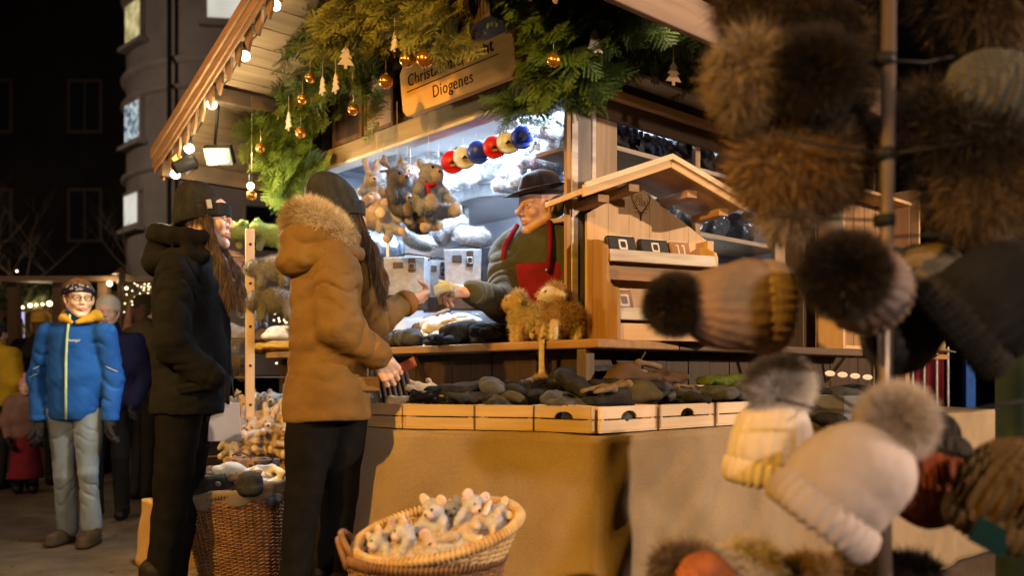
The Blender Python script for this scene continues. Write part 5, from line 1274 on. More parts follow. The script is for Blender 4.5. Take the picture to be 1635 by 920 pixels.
legs = limb([lp(98, 660, 5.33), lp(103, 760, 5.34), lp(108, 845, 5.42)], (.088, .064, .052))+limb([lp(140, 660, 5.33), lp(141, 755, 5.28), lp(146, 838, 5.36)], (.088, .064, .052))
wear('jeans', bo, legs, .007, JEAN, k=.012, field=sumf(waves(56, 12, .005), lfold([lp(98, 660, 5.33), lp(103, 760, 5.34), lp(108, 845, 5.42)], .06, .005, 30, 8), lfold([lp(140, 660, 5.33), lp(141, 755, 5.28), lp(146, 838, 5.36)], .06, .005, 30, 9)))
for px, Y in ((106, 5.42), (148, 5.36)):
    q = lp(px, 850, Y)
    wear('boot', bo, [cap((q.x, q.y, .13), (q.x, q.y, .07), .05, .048), cap((q.x, q.y, .05), (q.x+(.03 if px == 106 else 0), q.y+.14, .045), .046, .042), cap((q.x, q.y-.02, .018), (q.x+(.03 if px == 106 else 0), q.y+.15, .018), .046, .042, sc=(1, 1, .5))], .007, mat('brown_boots', (.05, .035, .022), rough=.7, scale=20), k=.02, clip=lambda X, Y, Z: .004-Z+0*X+0*Y)

# ---- simpler passers-by in the distance
def walker(px, Y, h, facing, coat_c, leg_c, hat_c, lab, cl=.84, sc=1.0, backpack=None, hair_c=(.08, .05, .03), skirt=None, res=.013, hatt=True, pom=False, scarf=None):
    o, lp, ld = person('person', (px-CX)/F*Y, Y, facing, lab); k = h/1.7
    HM = Matrix.Translation((0, .02*k, 1.575*k)) @ Matrix.Scale(k*.97, 4)
    body_mesh(o, SKIN, [(xf(head_prims(), HM)+neck_prims(HM, Vector((0, -.01, 1.38*k)), .05*k), .007, .012), ([cap((0, 0, .9*k), (0, 0, 1.3*k), .1*k, .1*k)]+limb([(-.09*k, 0, .85*k), (-.09*k, .03, .48*k), (-.09*k, -.03, .1)], (.07*k, .045*k, .035*k))+limb([(.09*k, 0, .85*k), (.10*k, -.03, .48*k), (.10*k, -.06, .1)], (.07*k, .045*k, .035*k)), .02, .04)])
    cm = mat('coat%d' % px, coat_c, rough=.8, scale=8, bump=.4, bscale=30, bdist=.006); lm = mat('leg%d' % px, leg_c, rough=.9, scale=10, bump=.3)
    aR = [Vector((.19*k, 0, 1.36*k)), Vector((.25*k, .0, 1.08*k)), Vector((.22*k, .1*k, .86*k))]; aL = [Vector((-.19*k, 0, 1.36*k)), Vector((-.25*k, .0, 1.08*k)), Vector((-.20*k, .12*k, .9*k))]
    wear('coat', o, [cap((0, 0, cl*k+.06), (0, 0, 1.1*k), .145*k, .14*k, sc=(1.3, 1, 1)), cap((0, 0, 1.1*k), (0, -.01, 1.3*k), .14*k, .13*k, sc=(1.35, 1, 1)), cap((-.1*k, 0, 1.36*k), (.1*k, 0, 1.36*k), .08*k, .08*k), cap((0, -.02, 1.38*k), (0, -.01, 1.45*k), .09*k, .08*k)]+limb(aR, (.078*k, .07*k, .055*k))+limb(aL, (.078*k, .07*k, .055*k)), res, cm, k=.04, field=waves(px+3, 20, .006, ridge=True), clip=zclip(cl*k))
    for a in (aR, aL):
        d = a[2]-a[1]; wear('glove', o, hand_prims(frame(a[2]+d.normalized()*.02, d, (1, 0, 0)), (35, 40, 30), 1), .006, BLKKN, k=.006)
    if hatt: wear('knitted_hat', o, xf([ell((0, -.02, .07), (.09, .106, .085)), ell((0, -.015, .03), (.092, .11, .03))]+([ell((0, -.03, .19), (.035, .035, .035))] if pom else []), HM), .008, mat('hat%d' % px, hat_c, kind='knit', bscale=40, rough=.95, bump=.6), k=.015)
    wear('hair', o, xf([ell((0, -.03, .03), (.086, .09, .085)), ell((0, -.07, -.05), (.07, .05, .09))], HM), .008, mat('hair%d' % px, hair_c, rough=.6, scale=40, bump=.4), k=.02, field=waves(px, 60, .003))
    if skirt: wear('skirt', o, [cap((0, 0, .86*k), (0, 0, .25*k), .14*k, .2*k, sc=(1.2, 1, 1))], res, mat('skirt%d' % px, skirt, rough=.9), clip=zclip(.22*k), field=waves(px+8, 25, .008, (1, 1, .1)))
    wear('trousers', o, limb([(-.09*k, 0, .88*k), (-.09*k, .03, .48*k), (-.09*k, -.03, .08)], (.095*k, .065*k, .052*k))+limb([(.09*k, 0, .88*k), (.10*k, -.03, .48*k), (.10*k, -.06, .08)], (.095*k, .065*k, .052*k)), res, lm, k=.015)
    for s, y in ((-1, -.03), (1, -.06)): wear('boot', o, [cap((s*.095*k, y-.01, .05), (s*.1*k, y+.14*k, .04), .048, .04), cap((s*.095*k, y, .14), (s*.095*k, y, .06), .05, .048)], .009, BOOTB, k=.02, clip=lambda X, Y, Z: .004-Z+0*X+0*Y)
    if backpack: wear('backpack', o, [cap((-.06*k, -.19*k, 1.0*k), (-.06*k, -.19*k, 1.28*k), .1*k, .09*k), cap((.06*k, -.19*k, 1.0*k), (.06*k, -.19*k, 1.28*k), .1*k, .09*k)], res, mat('pack%d' % px, backpack, rough=.7, scale=12, bump=.4), k=.04)
    return o
walker(173, 6.3, 1.62, (.25, -.97), (.012, .012, .05), (.012, .012, .014), (.55, .5, .42), 'passer-by in a pale knitted hat half hidden behind the boy in blue')
walker(232, 7.3, 1.72, (.5, .86), (.07, .055, .03), (.02, .018, .015), (.04, .03, .02), 'passer-by in an olive brown jacket with a backpack, half hidden behind the black parka', backpack=(.05, .04, .025))
walker(66, 8.3, 1.66, (-.3, .95), (.012, .012, .014), (.015, .015, .018), (.45, .26, .04), 'passer-by in a black coat and mustard hat seen from behind at the left')
walker(20, 9.5, 1.70, (.9, .4), (.03, .025, .022), (.02, .02, .03), (.01, .01, .012), 'passer-by in a dark cap in profile near the left edge')
walker(-6, 8.0, 1.55, (.2, .97), (.45, .30, .02), (.02, .02, .025), (.05, .05, .06), 'passer-by in a mustard yellow jacket cut by the left edge')
walker(40, 7.7, 1.02, (.5, -.86), (.22, .13, .11), (.15, .02, .03), (.55, .3, .34), 'small child in a pink hat and red skirt holding close to the adults', skirt=(.18, .02, .03), pom=True, cl=.78, hair_c=(.3, .2, .08))
# ================================================================ soft toys
def tone(c, n=3, f=.35):
    return tuple(tuple(min(1, v*(1-f+2*f*i/(n-1))) for v in c) for i in range(n))
BLKP = mat('bead_black', (.01, .008, .008), rough=.25, bump=0, spec=.6)
_bm = {}
def plush(kind, c, c2=None, n=5000, L=.010, jit=.7, res=.0065, seed=1, w=.0006, extra=None):
    """unit toy about 0.24 m tall, facing +Y, origin at its middle"""
    c2 = c2 or tuple(min(1, v*1.5+.05) for v in c)
    P_ = []
    if kind in ('bear', 'rabbit', 'moose', 'mouse'):
        P_ += [ell((0, 0, -.03), (.062, .055, .075)), ell((0, .012, .068), (.052, .050, .048)), ell((0, .052, .056), (.026, .028, .022), m=1), ell((0, .080, .063), (.009, .007, .007), m=2, k=.003)]
        for s in (-1, 1):
            P_ += [cap((s*.045, .015, .02), (s*.078, .055, -.028), .024, .022), cap((s*.035, .03, -.085), (s*.058, .105, -.092), .030, .026), ell((s*.060, .122, -.088), (.024, .013, .030), m=1), ell((s*.022, .052, .084), (.006, .006, .006), m=2, k=.002)]
            if kind == 'bear': P_ += [ell((s*.046, .0, .108), (.019, .011, .019))]
            if kind == 'mouse': P_ += [ell((s*.050, .005, .112), (.030, .010, .030), m=1)]
            if kind == 'rabbit': P_ += [cap((s*.022, -.005, .11), (s*.040, -.02, .19), .014, .018, sc=(1, .6, 1)), cap((s*.022, .001, .12), (s*.039, -.010, .185), .008, .010, sc=(1, .6, 1), m=1)]
            if kind == 'moose': P_ += [cap((s*.02, 0, .115), (s*.05, -.002, .135), .008, .012, m=1), cap((s*.05, 0, .135), (s*.055, 0, .165), .012, .008, m=1), cap((s*.045, 0, .135), (s*.078, 0, .140), .010, .008, m=1), cap((s*.045, 0, .10), (s*.075, -.01, .10), .009, .008)]
    elif kind == 'sheep':      # standing, looking ahead, shaggy
        P_ += [ell((0, -.02, -.01), (.062, .085, .072)), ell((0, .055, .070), (.034, .045, .036), m=1), ell((0, .085, .055), (.022, .026, .02), m=1), ell((0, .030, .095), (.034, .03, .028)), ell((0, .02, .03), (.045, .045, .06))]
        for s in (-1, 1): P_ += [cap((s*.03, .045, .085), (s*.062, .035, .070), .010, .010, m=1), ell((s*.020, .092, .078), (.005, .005, .005), m=2, k=.002), cap((s*.035, .035, -.05), (s*.038, .04, -.105), .020, .018, m=1), cap((s*.035, -.07, -.05), (s*.038, -.075, -.105), .020, .018, m=1), ell((s*.011, .108, .052), (.003, .003, .003), m=2, k=.001)]
    elif kind == 'flat':       # folding cushion animal draped over a rod
        P_ += [ell((0, 0, 0), (.105, .055, .060)), ell((.09, .02, .01), (.045, .045, .042)), ell((.125, .035, 0), (.02, .02, .018), m=1)]
        for s in (-1, 1): P_ += [cap((s*.06, .03, -.03), (s*.066, .035, -.085), .022, .020), cap((.10, .05*s, .03), (.105, .07*s, .005), .014, .012)]
        P_ += [ell((-.105, 0, .0), (.022, .02, .02))]
    elif kind == 'frog':
        P_ += [ell((0, 0, 0), (.115, .06, .062)), ell((.075, .02, .02), (.055, .05, .045)), cap((-.05, .03, -.04), (-.07, .05, -.08), .022, .016), cap((.05, .03, -.04), (.055, .05, -.085), .022, .016, m=1)]
        for s in (-1, 1): P_ += [ell((.085, s*.028, .062), (.02, .02, .02)), ell((.095, s*.034+.006, .066), (.009, .009, .009), m=2, k=.002)]
    elif kind == 'lump':
        P_ += [ell((0, 0, 0), (.10, .07, .05)), ell((.05, .02, .02), (.055, .05, .045)), ell((-.06, -.01, .012), (.05, .05, .04))]
    if extra: P_ += extra
    key = (c, c2)
    if key not in _bm: _bm[key] = (mat('plush_%d' % len(_bm), c, tuple(v*.75 for v in c), rough=1, scale=30, bump=.6, bscale=110, bdist=.004, spec=.1), mat('plush_face_%d' % len(_bm), c2, rough=1, scale=30, bump=.4, bscale=120, spec=.1))
    ms = list(_bm[key])+[BLKP]
    furs = [dict(n=n, L=L, w=w, jit=jit, comb=(0, 0, -.35), colors=tone(c), mat=FURM, seed=seed, on=[0]), dict(n=n//4, L=L*.7, w=w, jit=jit, comb=(0, 0, -.3), colors=tone(c2, f=.2), mat=FURM, seed=seed+1, on=[1])]
    return sdf_mesh('plush_'+kind, P_, res, ms, k=.016, field=waves(seed, 70, .0016), fur=furs)
def toy(me, px, py, Y, size, yaw=0, pitch=0, roll=0, label='', cat='soft toy', group=None, name='soft_toy', string=0, pos=None):
    """yaw 0 faces the camera"""
    p = P(px, py, Y) if pos is None else pos
    t = link(name, me, None, p, (Matrix.Rotation(math.radians(180+yaw), 3, 'Z') @ Matrix.Rotation(math.radians(pitch), 3, 'X') @ Matrix.Rotation(math.radians(roll), 3, 'Y')).to_euler(), size/.24)
    tag(t, label, cat, group)
    if string:
        b = MB(); b.tube([(0, 0, .05), (0, 0, .05+string)], .0012/(size/.24), 5)
        M = t.matrix_basis.to_3x3().normalized().inverted(); me2 = b.mesh('hanging_string', PLY)
        me2.transform(M.to_4x4()); link('hanging_string', me2, t)
    return t
GRY, LGR, BEI, BRN, WHI, CRM = (.30, .28, .27), (.42, .41, .42), (.42, .31, .2), (.13, .10, .085), (.46, .46, .48), (.6, .5, .36)
mBearG = plush('bear', (.27, .275, .30), (.48, .40, .32), seed=1); mBearB = plush('bear', BEI, seed=2); mRabG = plush('rabbit', GRY, (.5, .38, .36), seed=3); mRabC = plush('rabbit', (.55, .45, .38), seed=4)
mMoose = plush('moose', (.11, .105, .115), (.22, .17, .13), seed=5); mMouse = plush('mouse', (.46, .46, .51), (.72, .57, .54), seed=6, L=.008); mMouseC = plush('mouse', (.50, .42, .38), (.62, .45, .38), seed=7)
mSheepC = plush('sheep', (.66, .55, .40), (.56, .40, .22), n=9000, L=.022, seed=8); mSheepB = plush('sheep', (.40, .25, .12), (.66, .56, .42), n=9000, L=.026, seed=9, jit=.9)
mBearW = plush('bear', WHI, (.6, .55, .5), seed=10); mRabW = plush('rabbit', WHI, seed=11)
mFlatG = plush('flat', (.27, .26, .26), (.5, .48, .46), n=9000, L=.016, seed=12); mFlatL = plush('flat', (.42, .41, .41), n=9000, L=.016, seed=13); mPig = plush('flat', (.36, .22, .19), (.55, .3, .25), seed=14); mFlatBr = plush('flat', (.12, .09, .06), n=9000, L=.018, seed=15)
mFrog = plush('frog', (.20, .27, .09), (.42, .40, .16), n=7000, seed=16)
mLumpW = plush('lump', (.50, .50, .52), n=6000, L=.016, seed=17); mLumpG = plush('lump', (.16, .18, .2), n=4000, seed=18)
HG = 'soft toys hanging in a bunch inside the stall'
for a in ((mRabG, 594, 305, 4.3, .19, 20, 0, 0, 'grey long eared toy with pale muzzle, far left of the hanging bunch'), (mMoose, 634, 308, 4.2, .25, 50, 0, 10, 'dark grey-brown toy moose in the upper middle of the hanging bunch'),
          (mBearG, 684, 306, 4.1, .28, 40, 5, -8, 'large grey toy bear with red scarf and beige soles, right of the hanging bunch'), (mRabC, 602, 338, 4.25, .21, -20, 10, 25, 'cream long eared toy hanging lowest on the left of the bunch'),
          (mMouse, 618, 352, 4.2, .17, 10, -20, 30, 'pale grey toy mouse hanging head down below the moose'), (mBearG, 650, 333, 4.22, .17, 30, 0, 15, 'small grey toy bear squeezed between the moose and the large bear'), (mMouse, 612, 318, 4.4, .16, 0, 0, 0, 'grey toy mouse behind the cream long eared toy'),
          (mMoose, 664, 350, 4.25, .15, 35, 0, -20, 'small dark grey-brown toy moose hanging low in the middle'), (mBearB, 684, 346, 4.2, .16, 10, 0, 10, 'beige toy bear hanging below the large grey bear'), (mRabG, 700, 318, 4.35, .16, 60, 0, 0, 'grey toy rabbit half hidden behind the large hanging bear'), (mMouse, 655, 290, 4.4, .17, 0, 0, 0, 'grey toy mouse with round ears behind the moose')):
    toy(*a, group=HG, string=.38)
p = P(684, 296, 4.03); b = MB(); b.tube([(.036*math.cos(t), .02*math.sin(t)-.015, .004*math.cos(t*2)) for t in [k*math.pi/10 for k in range(20)]], .007, 8, closed=True); b.bar((.0, -.035, 0), (.008, -.045, -.05), .018, .006)
tag(b.build('scarf', mat('red_ribbon', (.55, .03, .02), rough=.8), None, smooth=True, loc=p), 'small red scarf round the neck of the large hanging bear', 'scarf')
for i, (px, py, Y, sz, yw, me, lab) in enumerate(((640, 262, 5.2, .30, 10, mBearW, 'white toy bear at the left end of the top back shelf'), (668, 258, 5.15, .26, -20, mRabW, 'white toy rabbit second from the left on the top back shelf'), (700, 262, 5.1, .28, 30, mLumpW, 'rolled white fleece beside the toy rabbit on the back shelf'),
       (735, 264, 5.0, .30, 0, mBearW, 'white toy bear above the steel panel under the glass globes'), (768, 275, 4.9, .24, 40, mLumpW, 'rolled white fleece at the right end of the back shelf'), (655, 232, 5.2, .24, 60, mLumpW, 'white fleece stacked on top at the left of the back shelf'), (715, 228, 5.15, .26, 0, mRabW, 'white toy rabbit high under the ceiling behind the clear globe'),
       (835, 270, 4.5, .28, -30, mBearW, 'pale toy bear hanging just left of the stallholder hat'), (872, 260, 4.4, .30, -40, mBearG, 'blue-grey toy bear hanging above the stallholder'), (886, 225, 4.3, .30, -60, mRabG, 'blue-grey toy rabbit hanging beside the corner post'), (862, 195, 4.2, .26, -30, mLumpG, 'dark grey fleece mitten hanging under the ceiling near the corner'),
       (890, 185, 4.15, .24, -50, mBearG, 'grey toy bear hanging highest beside the corner post'), (845, 245, 4.7, .26, 20, mLumpW, 'white fleece boot hanging behind the blue-grey toys'), (893, 280, 4.4, .24, -30, mRabW, 'white toy rabbit hanging behind the stallholder hat'))):
    toy(me, px, py, Y, sz, yw, 0, (i*37) % 40-20, lab, group='soft toys on the shelf and ceiling of the stall', string=.2 if px > 800 else 0)
# fleece edge of the back shelf
b = MB(); b.grid(lambda u, v: ((1.12+.012*math.sin(u*9), 1.0+1.75*u, SHB-.06+.07*v+.015*math.sin(u*14))), 40, 4); 
FLE = mat('grey_fleece', (.16, .17, .18), (.1, .1, .11), rough=1, scale=30, bump=.8, bscale=90, bdist=.004)
o = b.build('fleece_edging', FLE, ST, smooth=True); o.modifiers.new('s', 'SOLIDIFY').thickness = .03
# picture frame inside
b0 = P(722, 352, 5.35)
t = empty('picture_frame', b0, (0, 0, .2), 'small pale framed picture on the inner wall of the stall', 'picture frame')
b = MB()
for x in (-.09, .09): b.bx((x-.012, -.012, -.11), (x+.012, .012, .11))
for z in (-.11, .11): b.bx((-.102, -.013, z-.012), (.102, .013, z+.012))
b.build('frame', mat('pale_frame', (.4, .42, .44), rough=.5), t, bev=.002); b = MB(); b.bx((-.077, .0, -.097), (.077, .008, .097)); b.build('picture', mat('picture_print', (.16, .17, .10), (.06, .07, .09), scale=18, rough=.4, bump=0), t)
# glass globes in a row
def glassy(name, c, c2, sc): return mat(name, c, c2, rough=.4, scale=sc, bump=0, spec=.35)
GRD, GBL, GWH = glassy('red_globe', (.55, .01, .01), (.45, .01, .01), 4), glassy('blue_globe', (.02, .07, .75), (.015, .04, .55), 8), glassy('painted_globe', (.70, .74, .82), (.45, .55, .62), 34)
CHAL, CHAT = mat('print_roof', (.03, .03, .02), rough=.6, bump=0), mat('print_house', (.55, .32, .10), rough=.6, bump=0)
for px, py, mt, lab in ((722, 259, GRD, 'red child cap at the left end of the hanging row'), (742, 251, GWH, 'white printed child cap between the left red one and the blue one'), (764, 243, GBL, 'blue child cap in the middle of the hanging row'), (789, 235, GRD, 'red child cap in the middle of the hanging row'), (811, 227, GWH, 'white printed child cap next to the rightmost blue one'), (834, 219, GBL, 'blue child cap at the right end of the hanging row')):
    v = OL(px, py, .46+(px-722)*.0008); Y = C0[1]+v[0]*RY+v[1]*RX; r = 18.5/F*Y
    t = empty('child_cap', W(*v), (math.radians(14), math.radians(-8), math.radians(8)), lab, 'cap', 'printed children caps hanging in a row')
    b = MB(); b.ball((0, 0, 0), (r, r*.95, r*1.02), 28); b.build('crown', mt, t, smooth=True)
    b = MB()
    def vz(u, q_):
        a = math.radians(-150+120*u); w_ = r*(.86+.42*q_*math.sin(math.pi*u)); return (math.cos(a)*w_, math.sin(a)*w_, -r*.52-.35*r*q_*math.sin(math.pi*u))
    b.grid(vz, 18, 5); o = b.build('visor', mt, t, smooth=True); o.modifiers.new('s', 'SOLIDIFY').thickness = .003
    if mt is not GBL:
        M = Matrix.Translation((-.1*r, -r*.945, -.1*r)) @ Matrix.Rotation(math.pi/2, 4, 'X')
        b = MB(); b.M = M; b.prism([(-.3*r, 0), (.3*r, 0), (0, .3*r)], -.002, .003); b.build('printed_roof', CHAL, t)
        b = MB(); b.M = M; b.prism([(-.2*r, -.22*r), (.2*r, -.22*r), (.2*r, -.002), (-.2*r, -.002)], -.004, .002); b.build('printed_house', CHAT, t)
    b = MB(); b.tube([(0, 0, r*.95), (0, 0, r*1.6)], .0012, 5); b.build('string', PLY, t)
# ================================================================ felt bags
FELT = mat('grey_felt', (.36, .37, .40), (.26, .27, .30), rough=1, scale=40, bump=.4, bscale=160, spec=.1)
BLEA = mat('bag_leather', (.09, .06, .05), (.05, .035, .03), rough=.55, scale=20, bump=.2, bscale=120)
FELTD = mat('dark_felt_bag', (.05, .055, .065), (.03, .03, .04), rough=1, scale=40, bump=.4, bscale=160, spec=.1)
def felt_bag(pos, rz, w_, h_, d_, lab, felt=FELT, group='felt bags with leather trim'):
    t = empty('felt_bag', pos, (0, 0, rz), lab, 'bag', group); tp = 1.12
    def shell(z0, z1, e, mt, nm, th=.008):
        b = MB(); V = []
        for z in (z0, z1):
            q = 1+(tp-1)*z/h_
            for sx_, sy_ in ((-1, -1), (1, -1), (1, 1), (-1, 1)): V.append((sx_*(w_/2*q+e), sy_*(d_/2*q+e), z))
        for z in (z0+th, z1):
            q = 1+(tp-1)*z/h_
            for sx_, sy_ in ((-1, -1), (1, -1), (1, 1), (-1, 1)): V.append((sx_*(w_/2*q+e-th), sy_*(d_/2*q+e-th), z))
        Fs = [(0, 3, 2, 1), (8, 9, 10, 11)]
        for i in range(4):
            j = (i+1) % 4; Fs += [(i, j, 4+j, 4+i), (8+i, 12+i, 12+j, 8+j), (4+i, 4+j, 12+j, 12+i)]
        b.add(V, Fs); return b.build(nm, mt, t, bev=.004)
    shell(0, h_, 0, felt, 'felt_body'); shell(-.002, h_*.27, .002, BLEA, 'leather_base', .004)
    b = MB(); b.bx((-w_*.30, -d_/2*tp-.005, h_*.78), (-w_*.02, -d_/2*tp+.001, h_*.90)); b.build('handle_hole', BLEA, t, bev=.003)
    b = MB(); b.bx((w_*.12, -d_/2*tp-.008, h_*.70), (w_*.32, -d_/2*tp-.003, h_*.97)); b.build('leather_tab', BLEA, t, bev=.003)
    b = MB(); b.tube([(w_*.15, -d_/2*tp-.010, h_*.76), (w_*.15, -d_/2*tp-.010, h_*.86), (w_*.29, -d_/2*tp-.010, h_*.86), (w_*.29, -d_/2*tp-.010, h_*.76)], .003, 6, closed=True); b.build('buckle', STEEL, t)
    b = MB(); b.tube([(w_/2*tp, 0, h_*.95), (w_/2*tp+.02, 0, h_*1.02), (0, .0, h_*1.10), (-w_/2*tp-.02, 0, h_*1.02), (-w_/2*tp, 0, h_*.95)], .004, 6); b.build('carry_strap', BLEA, t, smooth=True)
    return t
for px, py, Y, w_, h_, rz, lab, fe in ((651, 474, 4.60, .19, .235, -.15, 'pale grey felt bag with leather base, leftmost behind the outstretched hand', FELT), (698, 474, 4.75, .14, .235, .1, 'narrow pale grey felt bag standing between two wider ones', FELT), (741, 474, 4.60, .17, .27, -.05, 'pale grey felt bag with leather base directly above the handed banknotes', FELT), (793, 474, 4.62, .15, .28, .1, 'dark felt bag right of the pale ones beside the stallholder', FELTD), (612, 474, 4.85, .14, .22, .2, 'brownish felt bag at the far left, half hidden by long hair', FELTD)):
    pz = P(px, py, Y); felt_bag((pz.x, pz.y, 1.402), rz, w_*1.05, h_*1.15, .13, lab, fe)
for i, (px, py, Y, sz, lab) in enumerate(((668, 385, 4.62, .20, 'white fleece slipper on top of the leftmost felt bag'), (698, 378, 4.7, .20, 'white fleece slipper lying on the narrow felt bag'), (725, 362, 4.7, .22, 'white fleece slipper highest on the heap above the bags'), (752, 378, 4.62, .22, 'white fleece slipper on top of the bag by the stallholder'), (738, 374, 4.85, .20, 'fluffy cream slipper behind the heap of white ones'))):
    toy(mLumpW, px, py, Y, sz, i*50, 0, i*13-20, lab, 'slipper', 'white slippers heaped on the felt bags', 'fleece_slipper')
PLAS_ = mat('clear_plastic', (.08, .10, .13), (.03, .04, .06), rough=.18, scale=9, bump=1.0, bscale=16, bdist=.02, spec=.9, coat=.5)
def crumple(seed, c=(.12, .09, .06)):
    return sdf_mesh('plastic_bag', [ell((0, 0, 0), (.12, .09, .07)), ell((.05, .02, .03), (.07, .06, .05))], .007, PLAS_, k=.03, field=waves(seed, 45, .010, ridge=True))
mCr = crumple(61); mCr2 = crumple(62)
for i, (px, py, Y, sz, lab) in enumerate(((602, 400, 5.0, .30, 'dark plastic wrapped bundle low at the left inside the stall'), (632, 350, 5.1, .30, 'dark plastic wrapped bundle under the hanging toys'), (672, 352, 5.2, .26, 'dark plastic wrapped bundle behind the heaped slippers'), (600, 455, 4.8, .26, 'dark plastic wrapped bundle behind the sleeve of the woman in camel'))):
    toy(mCr if i % 2 else mCr2, px, py, Y, sz, i*40, 0, 0, lab, 'bundle', 'plastic wrapped bundles in the stall', 'wrapped_bundle')
b = MB(); q0 = OL(620, 470, .95)
v0, v1 = P(619, 330, 4.75), P(619, 480, 4.75)
b = MB(); b.bar(tuple(v1), tuple(v0), .012, .012); b.bar((v0.x-.3, v0.y, v0.z), (v0.x, v0.y, v0.z), .012, .012); tag(b.build('steel_rail', STEEL, None), 'thin steel rail of an inner display frame behind the hanging toys', 'rail')

# ================================================================ gloves, mittens, slippers
def soft(name, prims, mt, res=.005, k=.012, sd=1, amp=.003, fur=None): return sdf_mesh(name, prims, res, mt, k=k, field=sumf(waves(sd, 60, amp, ridge=True), waves(sd+1, 22, amp)), fur=fur)
def P_mitten(): return [cap((0, -.06, 0), (0, .05, 0), .042, .040, sc=(1, 1, .5)), cap((.03, -.01, 0), (.062, .04, 0), .018, .014, sc=(1, 1, .8)), cap((0, -.11, 0), (0, -.07, 0), .040, .038, sc=(1, 1, .6))]
def P_glove():
    p = [cap((0, -.05, 0), (0, .02, 0), .040, .038, sc=(1, 1, .5)), cap((0, -.11, 0), (0, -.05, 0), .042, .036, sc=(1, 1, .55)), cap((.03, -.02, 0), (.065, .035, .006), .014, .011)]
    for i, x in enumerate((.027, .009, -.010, -.028)): p.append(cap((x, .02, 0), (x*1.25, .085-.010*abs(i-1), .012*(i % 2)), .0115, .0095, k=.004))
    return p
def P_slip(): return [cap((0, -.07, 0), (0, .07, 0), .038, .042, sc=(1, 1, .55)), ell((0, .03, .022), (.044, .06, .034)), ell((0, -.055, .045), (.032, .045, .035), neg=True, k=.01), cap((-.03, -.01, .048), (.03, -.01, .048), .009, .009, m=1), cap((-.036, -.09, .033), (-.034, -.01, .048), .008, .009, m=1), cap((.036, -.09, .033), (.034, -.01, .048), .008, .009, m=1)]
def P_roll(): return [cap((-.07, 0, 0), (.07, 0, 0), .038, .038, sc=(1, 1.05, .85)), cap((-.072, .02, .012), (.072, .02, .014), .018, .018), cap((-.07, -.03, -.012), (.07, -.028, -.012), .02, .02)]
def P_fold(): return [ell((0, 0, -.01), (.11, .075, .024)), ell((0, .0, .012), (.105, .068, .02)), cap((-.09, -.05, .005), (.09, -.05, .005), .016, .016)]
KNB = mat('black_wool', (.03, .03, .033), (.012, .012, .014), rough=1, scale=30, bump=.7, bscale=120, bdist=.003, spec=.15); KNG = mat('charcoal_wool', (.085, .085, .09), (.04, .04, .045), rough=1, scale=30, bump=.7, bscale=120, bdist=.003, spec=.15)
KNBR = mat('brown_felt', (.10, .062, .045), (.07, .042, .03), rough=1, scale=20, bump=.4, bscale=140, spec=.1); KNO = mat('olive_felt', (.075, .06, .035), (.045, .04, .02), rough=1, scale=20, bump=.4, bscale=140)
SUED = mat('cream_suede', (.50, .36, .20), (.40, .27, .14), rough=.9, scale=20, bump=.3, bscale=120); BLEAT = mat('glove_leather', (.014, .013, .014), rough=.32, scale=30, bump=.4, bscale=60, spec=.5)
CUFF = mat('beige_fleece', (.20, .145, .105), (.14, .10, .07), rough=1, scale=40, bump=.7, bscale=140, bdist=.003); CAMO = mat('green_camo', (.035, .06, .02), (.09, .11, .015), rough=.95, scale=42, bump=.4); CAMO.node_tree.nodes
WSOC = mat('white_wool', (.62, .60, .58), (.5, .46, .42), rough=1, scale=30, bump=.6, bscale=120, bdist=.003); BLUF = mat('bluish_fur', (.35, .42, .55), (.55, .56, .6), rough=1, scale=20, bump=.7)
mMitB = soft('mitten', P_mitten(), KNB, sd=71); mMitG = soft('mitten', P_mitten(), KNG, sd=72); mMitO = soft('mitten', P_mitten(), KNO, sd=73); mGlB = soft('glove', P_glove(), BLEAT, sd=74); mGlC = soft('glove', P_glove(), SUED, sd=75); mGlK = soft('glove', P_glove(), KNB, sd=76)
mSlB = soft('slipper', P_slip(), [KNBR, CUFF], sd=77, amp=.0015); mSlK = soft('slipper', P_slip(), [KNB, CUFF], sd=78, amp=.0015); mSlO = soft('slipper', P_slip(), [KNO, CUFF], sd=79, amp=.0015)
mRolB = soft('roll', P_roll(), KNB, sd=80); mRolG = soft('roll', P_roll(), KNG, sd=81); mFolB = soft('folded', P_fold(), KNB, sd=82); mCam = soft('mitten', P_mitten(), CAMO, sd=83); mFolBr = soft('folded', P_fold(), KNBR, sd=84)
mSoc = soft('bootie', P_slip(), [WSOC, WSOC], sd=85, amp=.002); mFolW = soft('folded', P_fold(), WSOC, sd=86, amp=.006)
mBlkF = sdf_mesh('fur_hat', [ell((0, 0, 0), (.12, .08, .05))], .008, FURM if False else KNB, fur=dict(n=14000, L=.03, w=.0007, jit=.6, colors=((.012, .010, .010), (.03, .022, .02), (.006, .006, .006)), mat=FURM, seed=4))
mBluF = sdf_mesh('fur_cuff', [ell((0, 0, 0), (.07, .05, .04))], .008, BLUF, fur=dict(n=7000, L=.025, w=.0007, jit=.7, colors=((.6, .6, .64), (.2, .26, .4), (.7, .68, .66)), mat=FURM, seed=5))
def item(me, px, py, Y, z, s=1, rz=0, rx=0, ry=0, lab='', cat='glove', group=None, name='glove'):
    """stands at pixel column px, distance Y; height from pixel row py when z is None"""
    p = P(px, py, Y)
    if z is not None: p.z = z
    return tag(link(name, me, None, p, tuple(math.radians(a) for a in (rx, ry, rz)), s), lab, cat, group)
CG = 'knitwear and gloves in the crates'
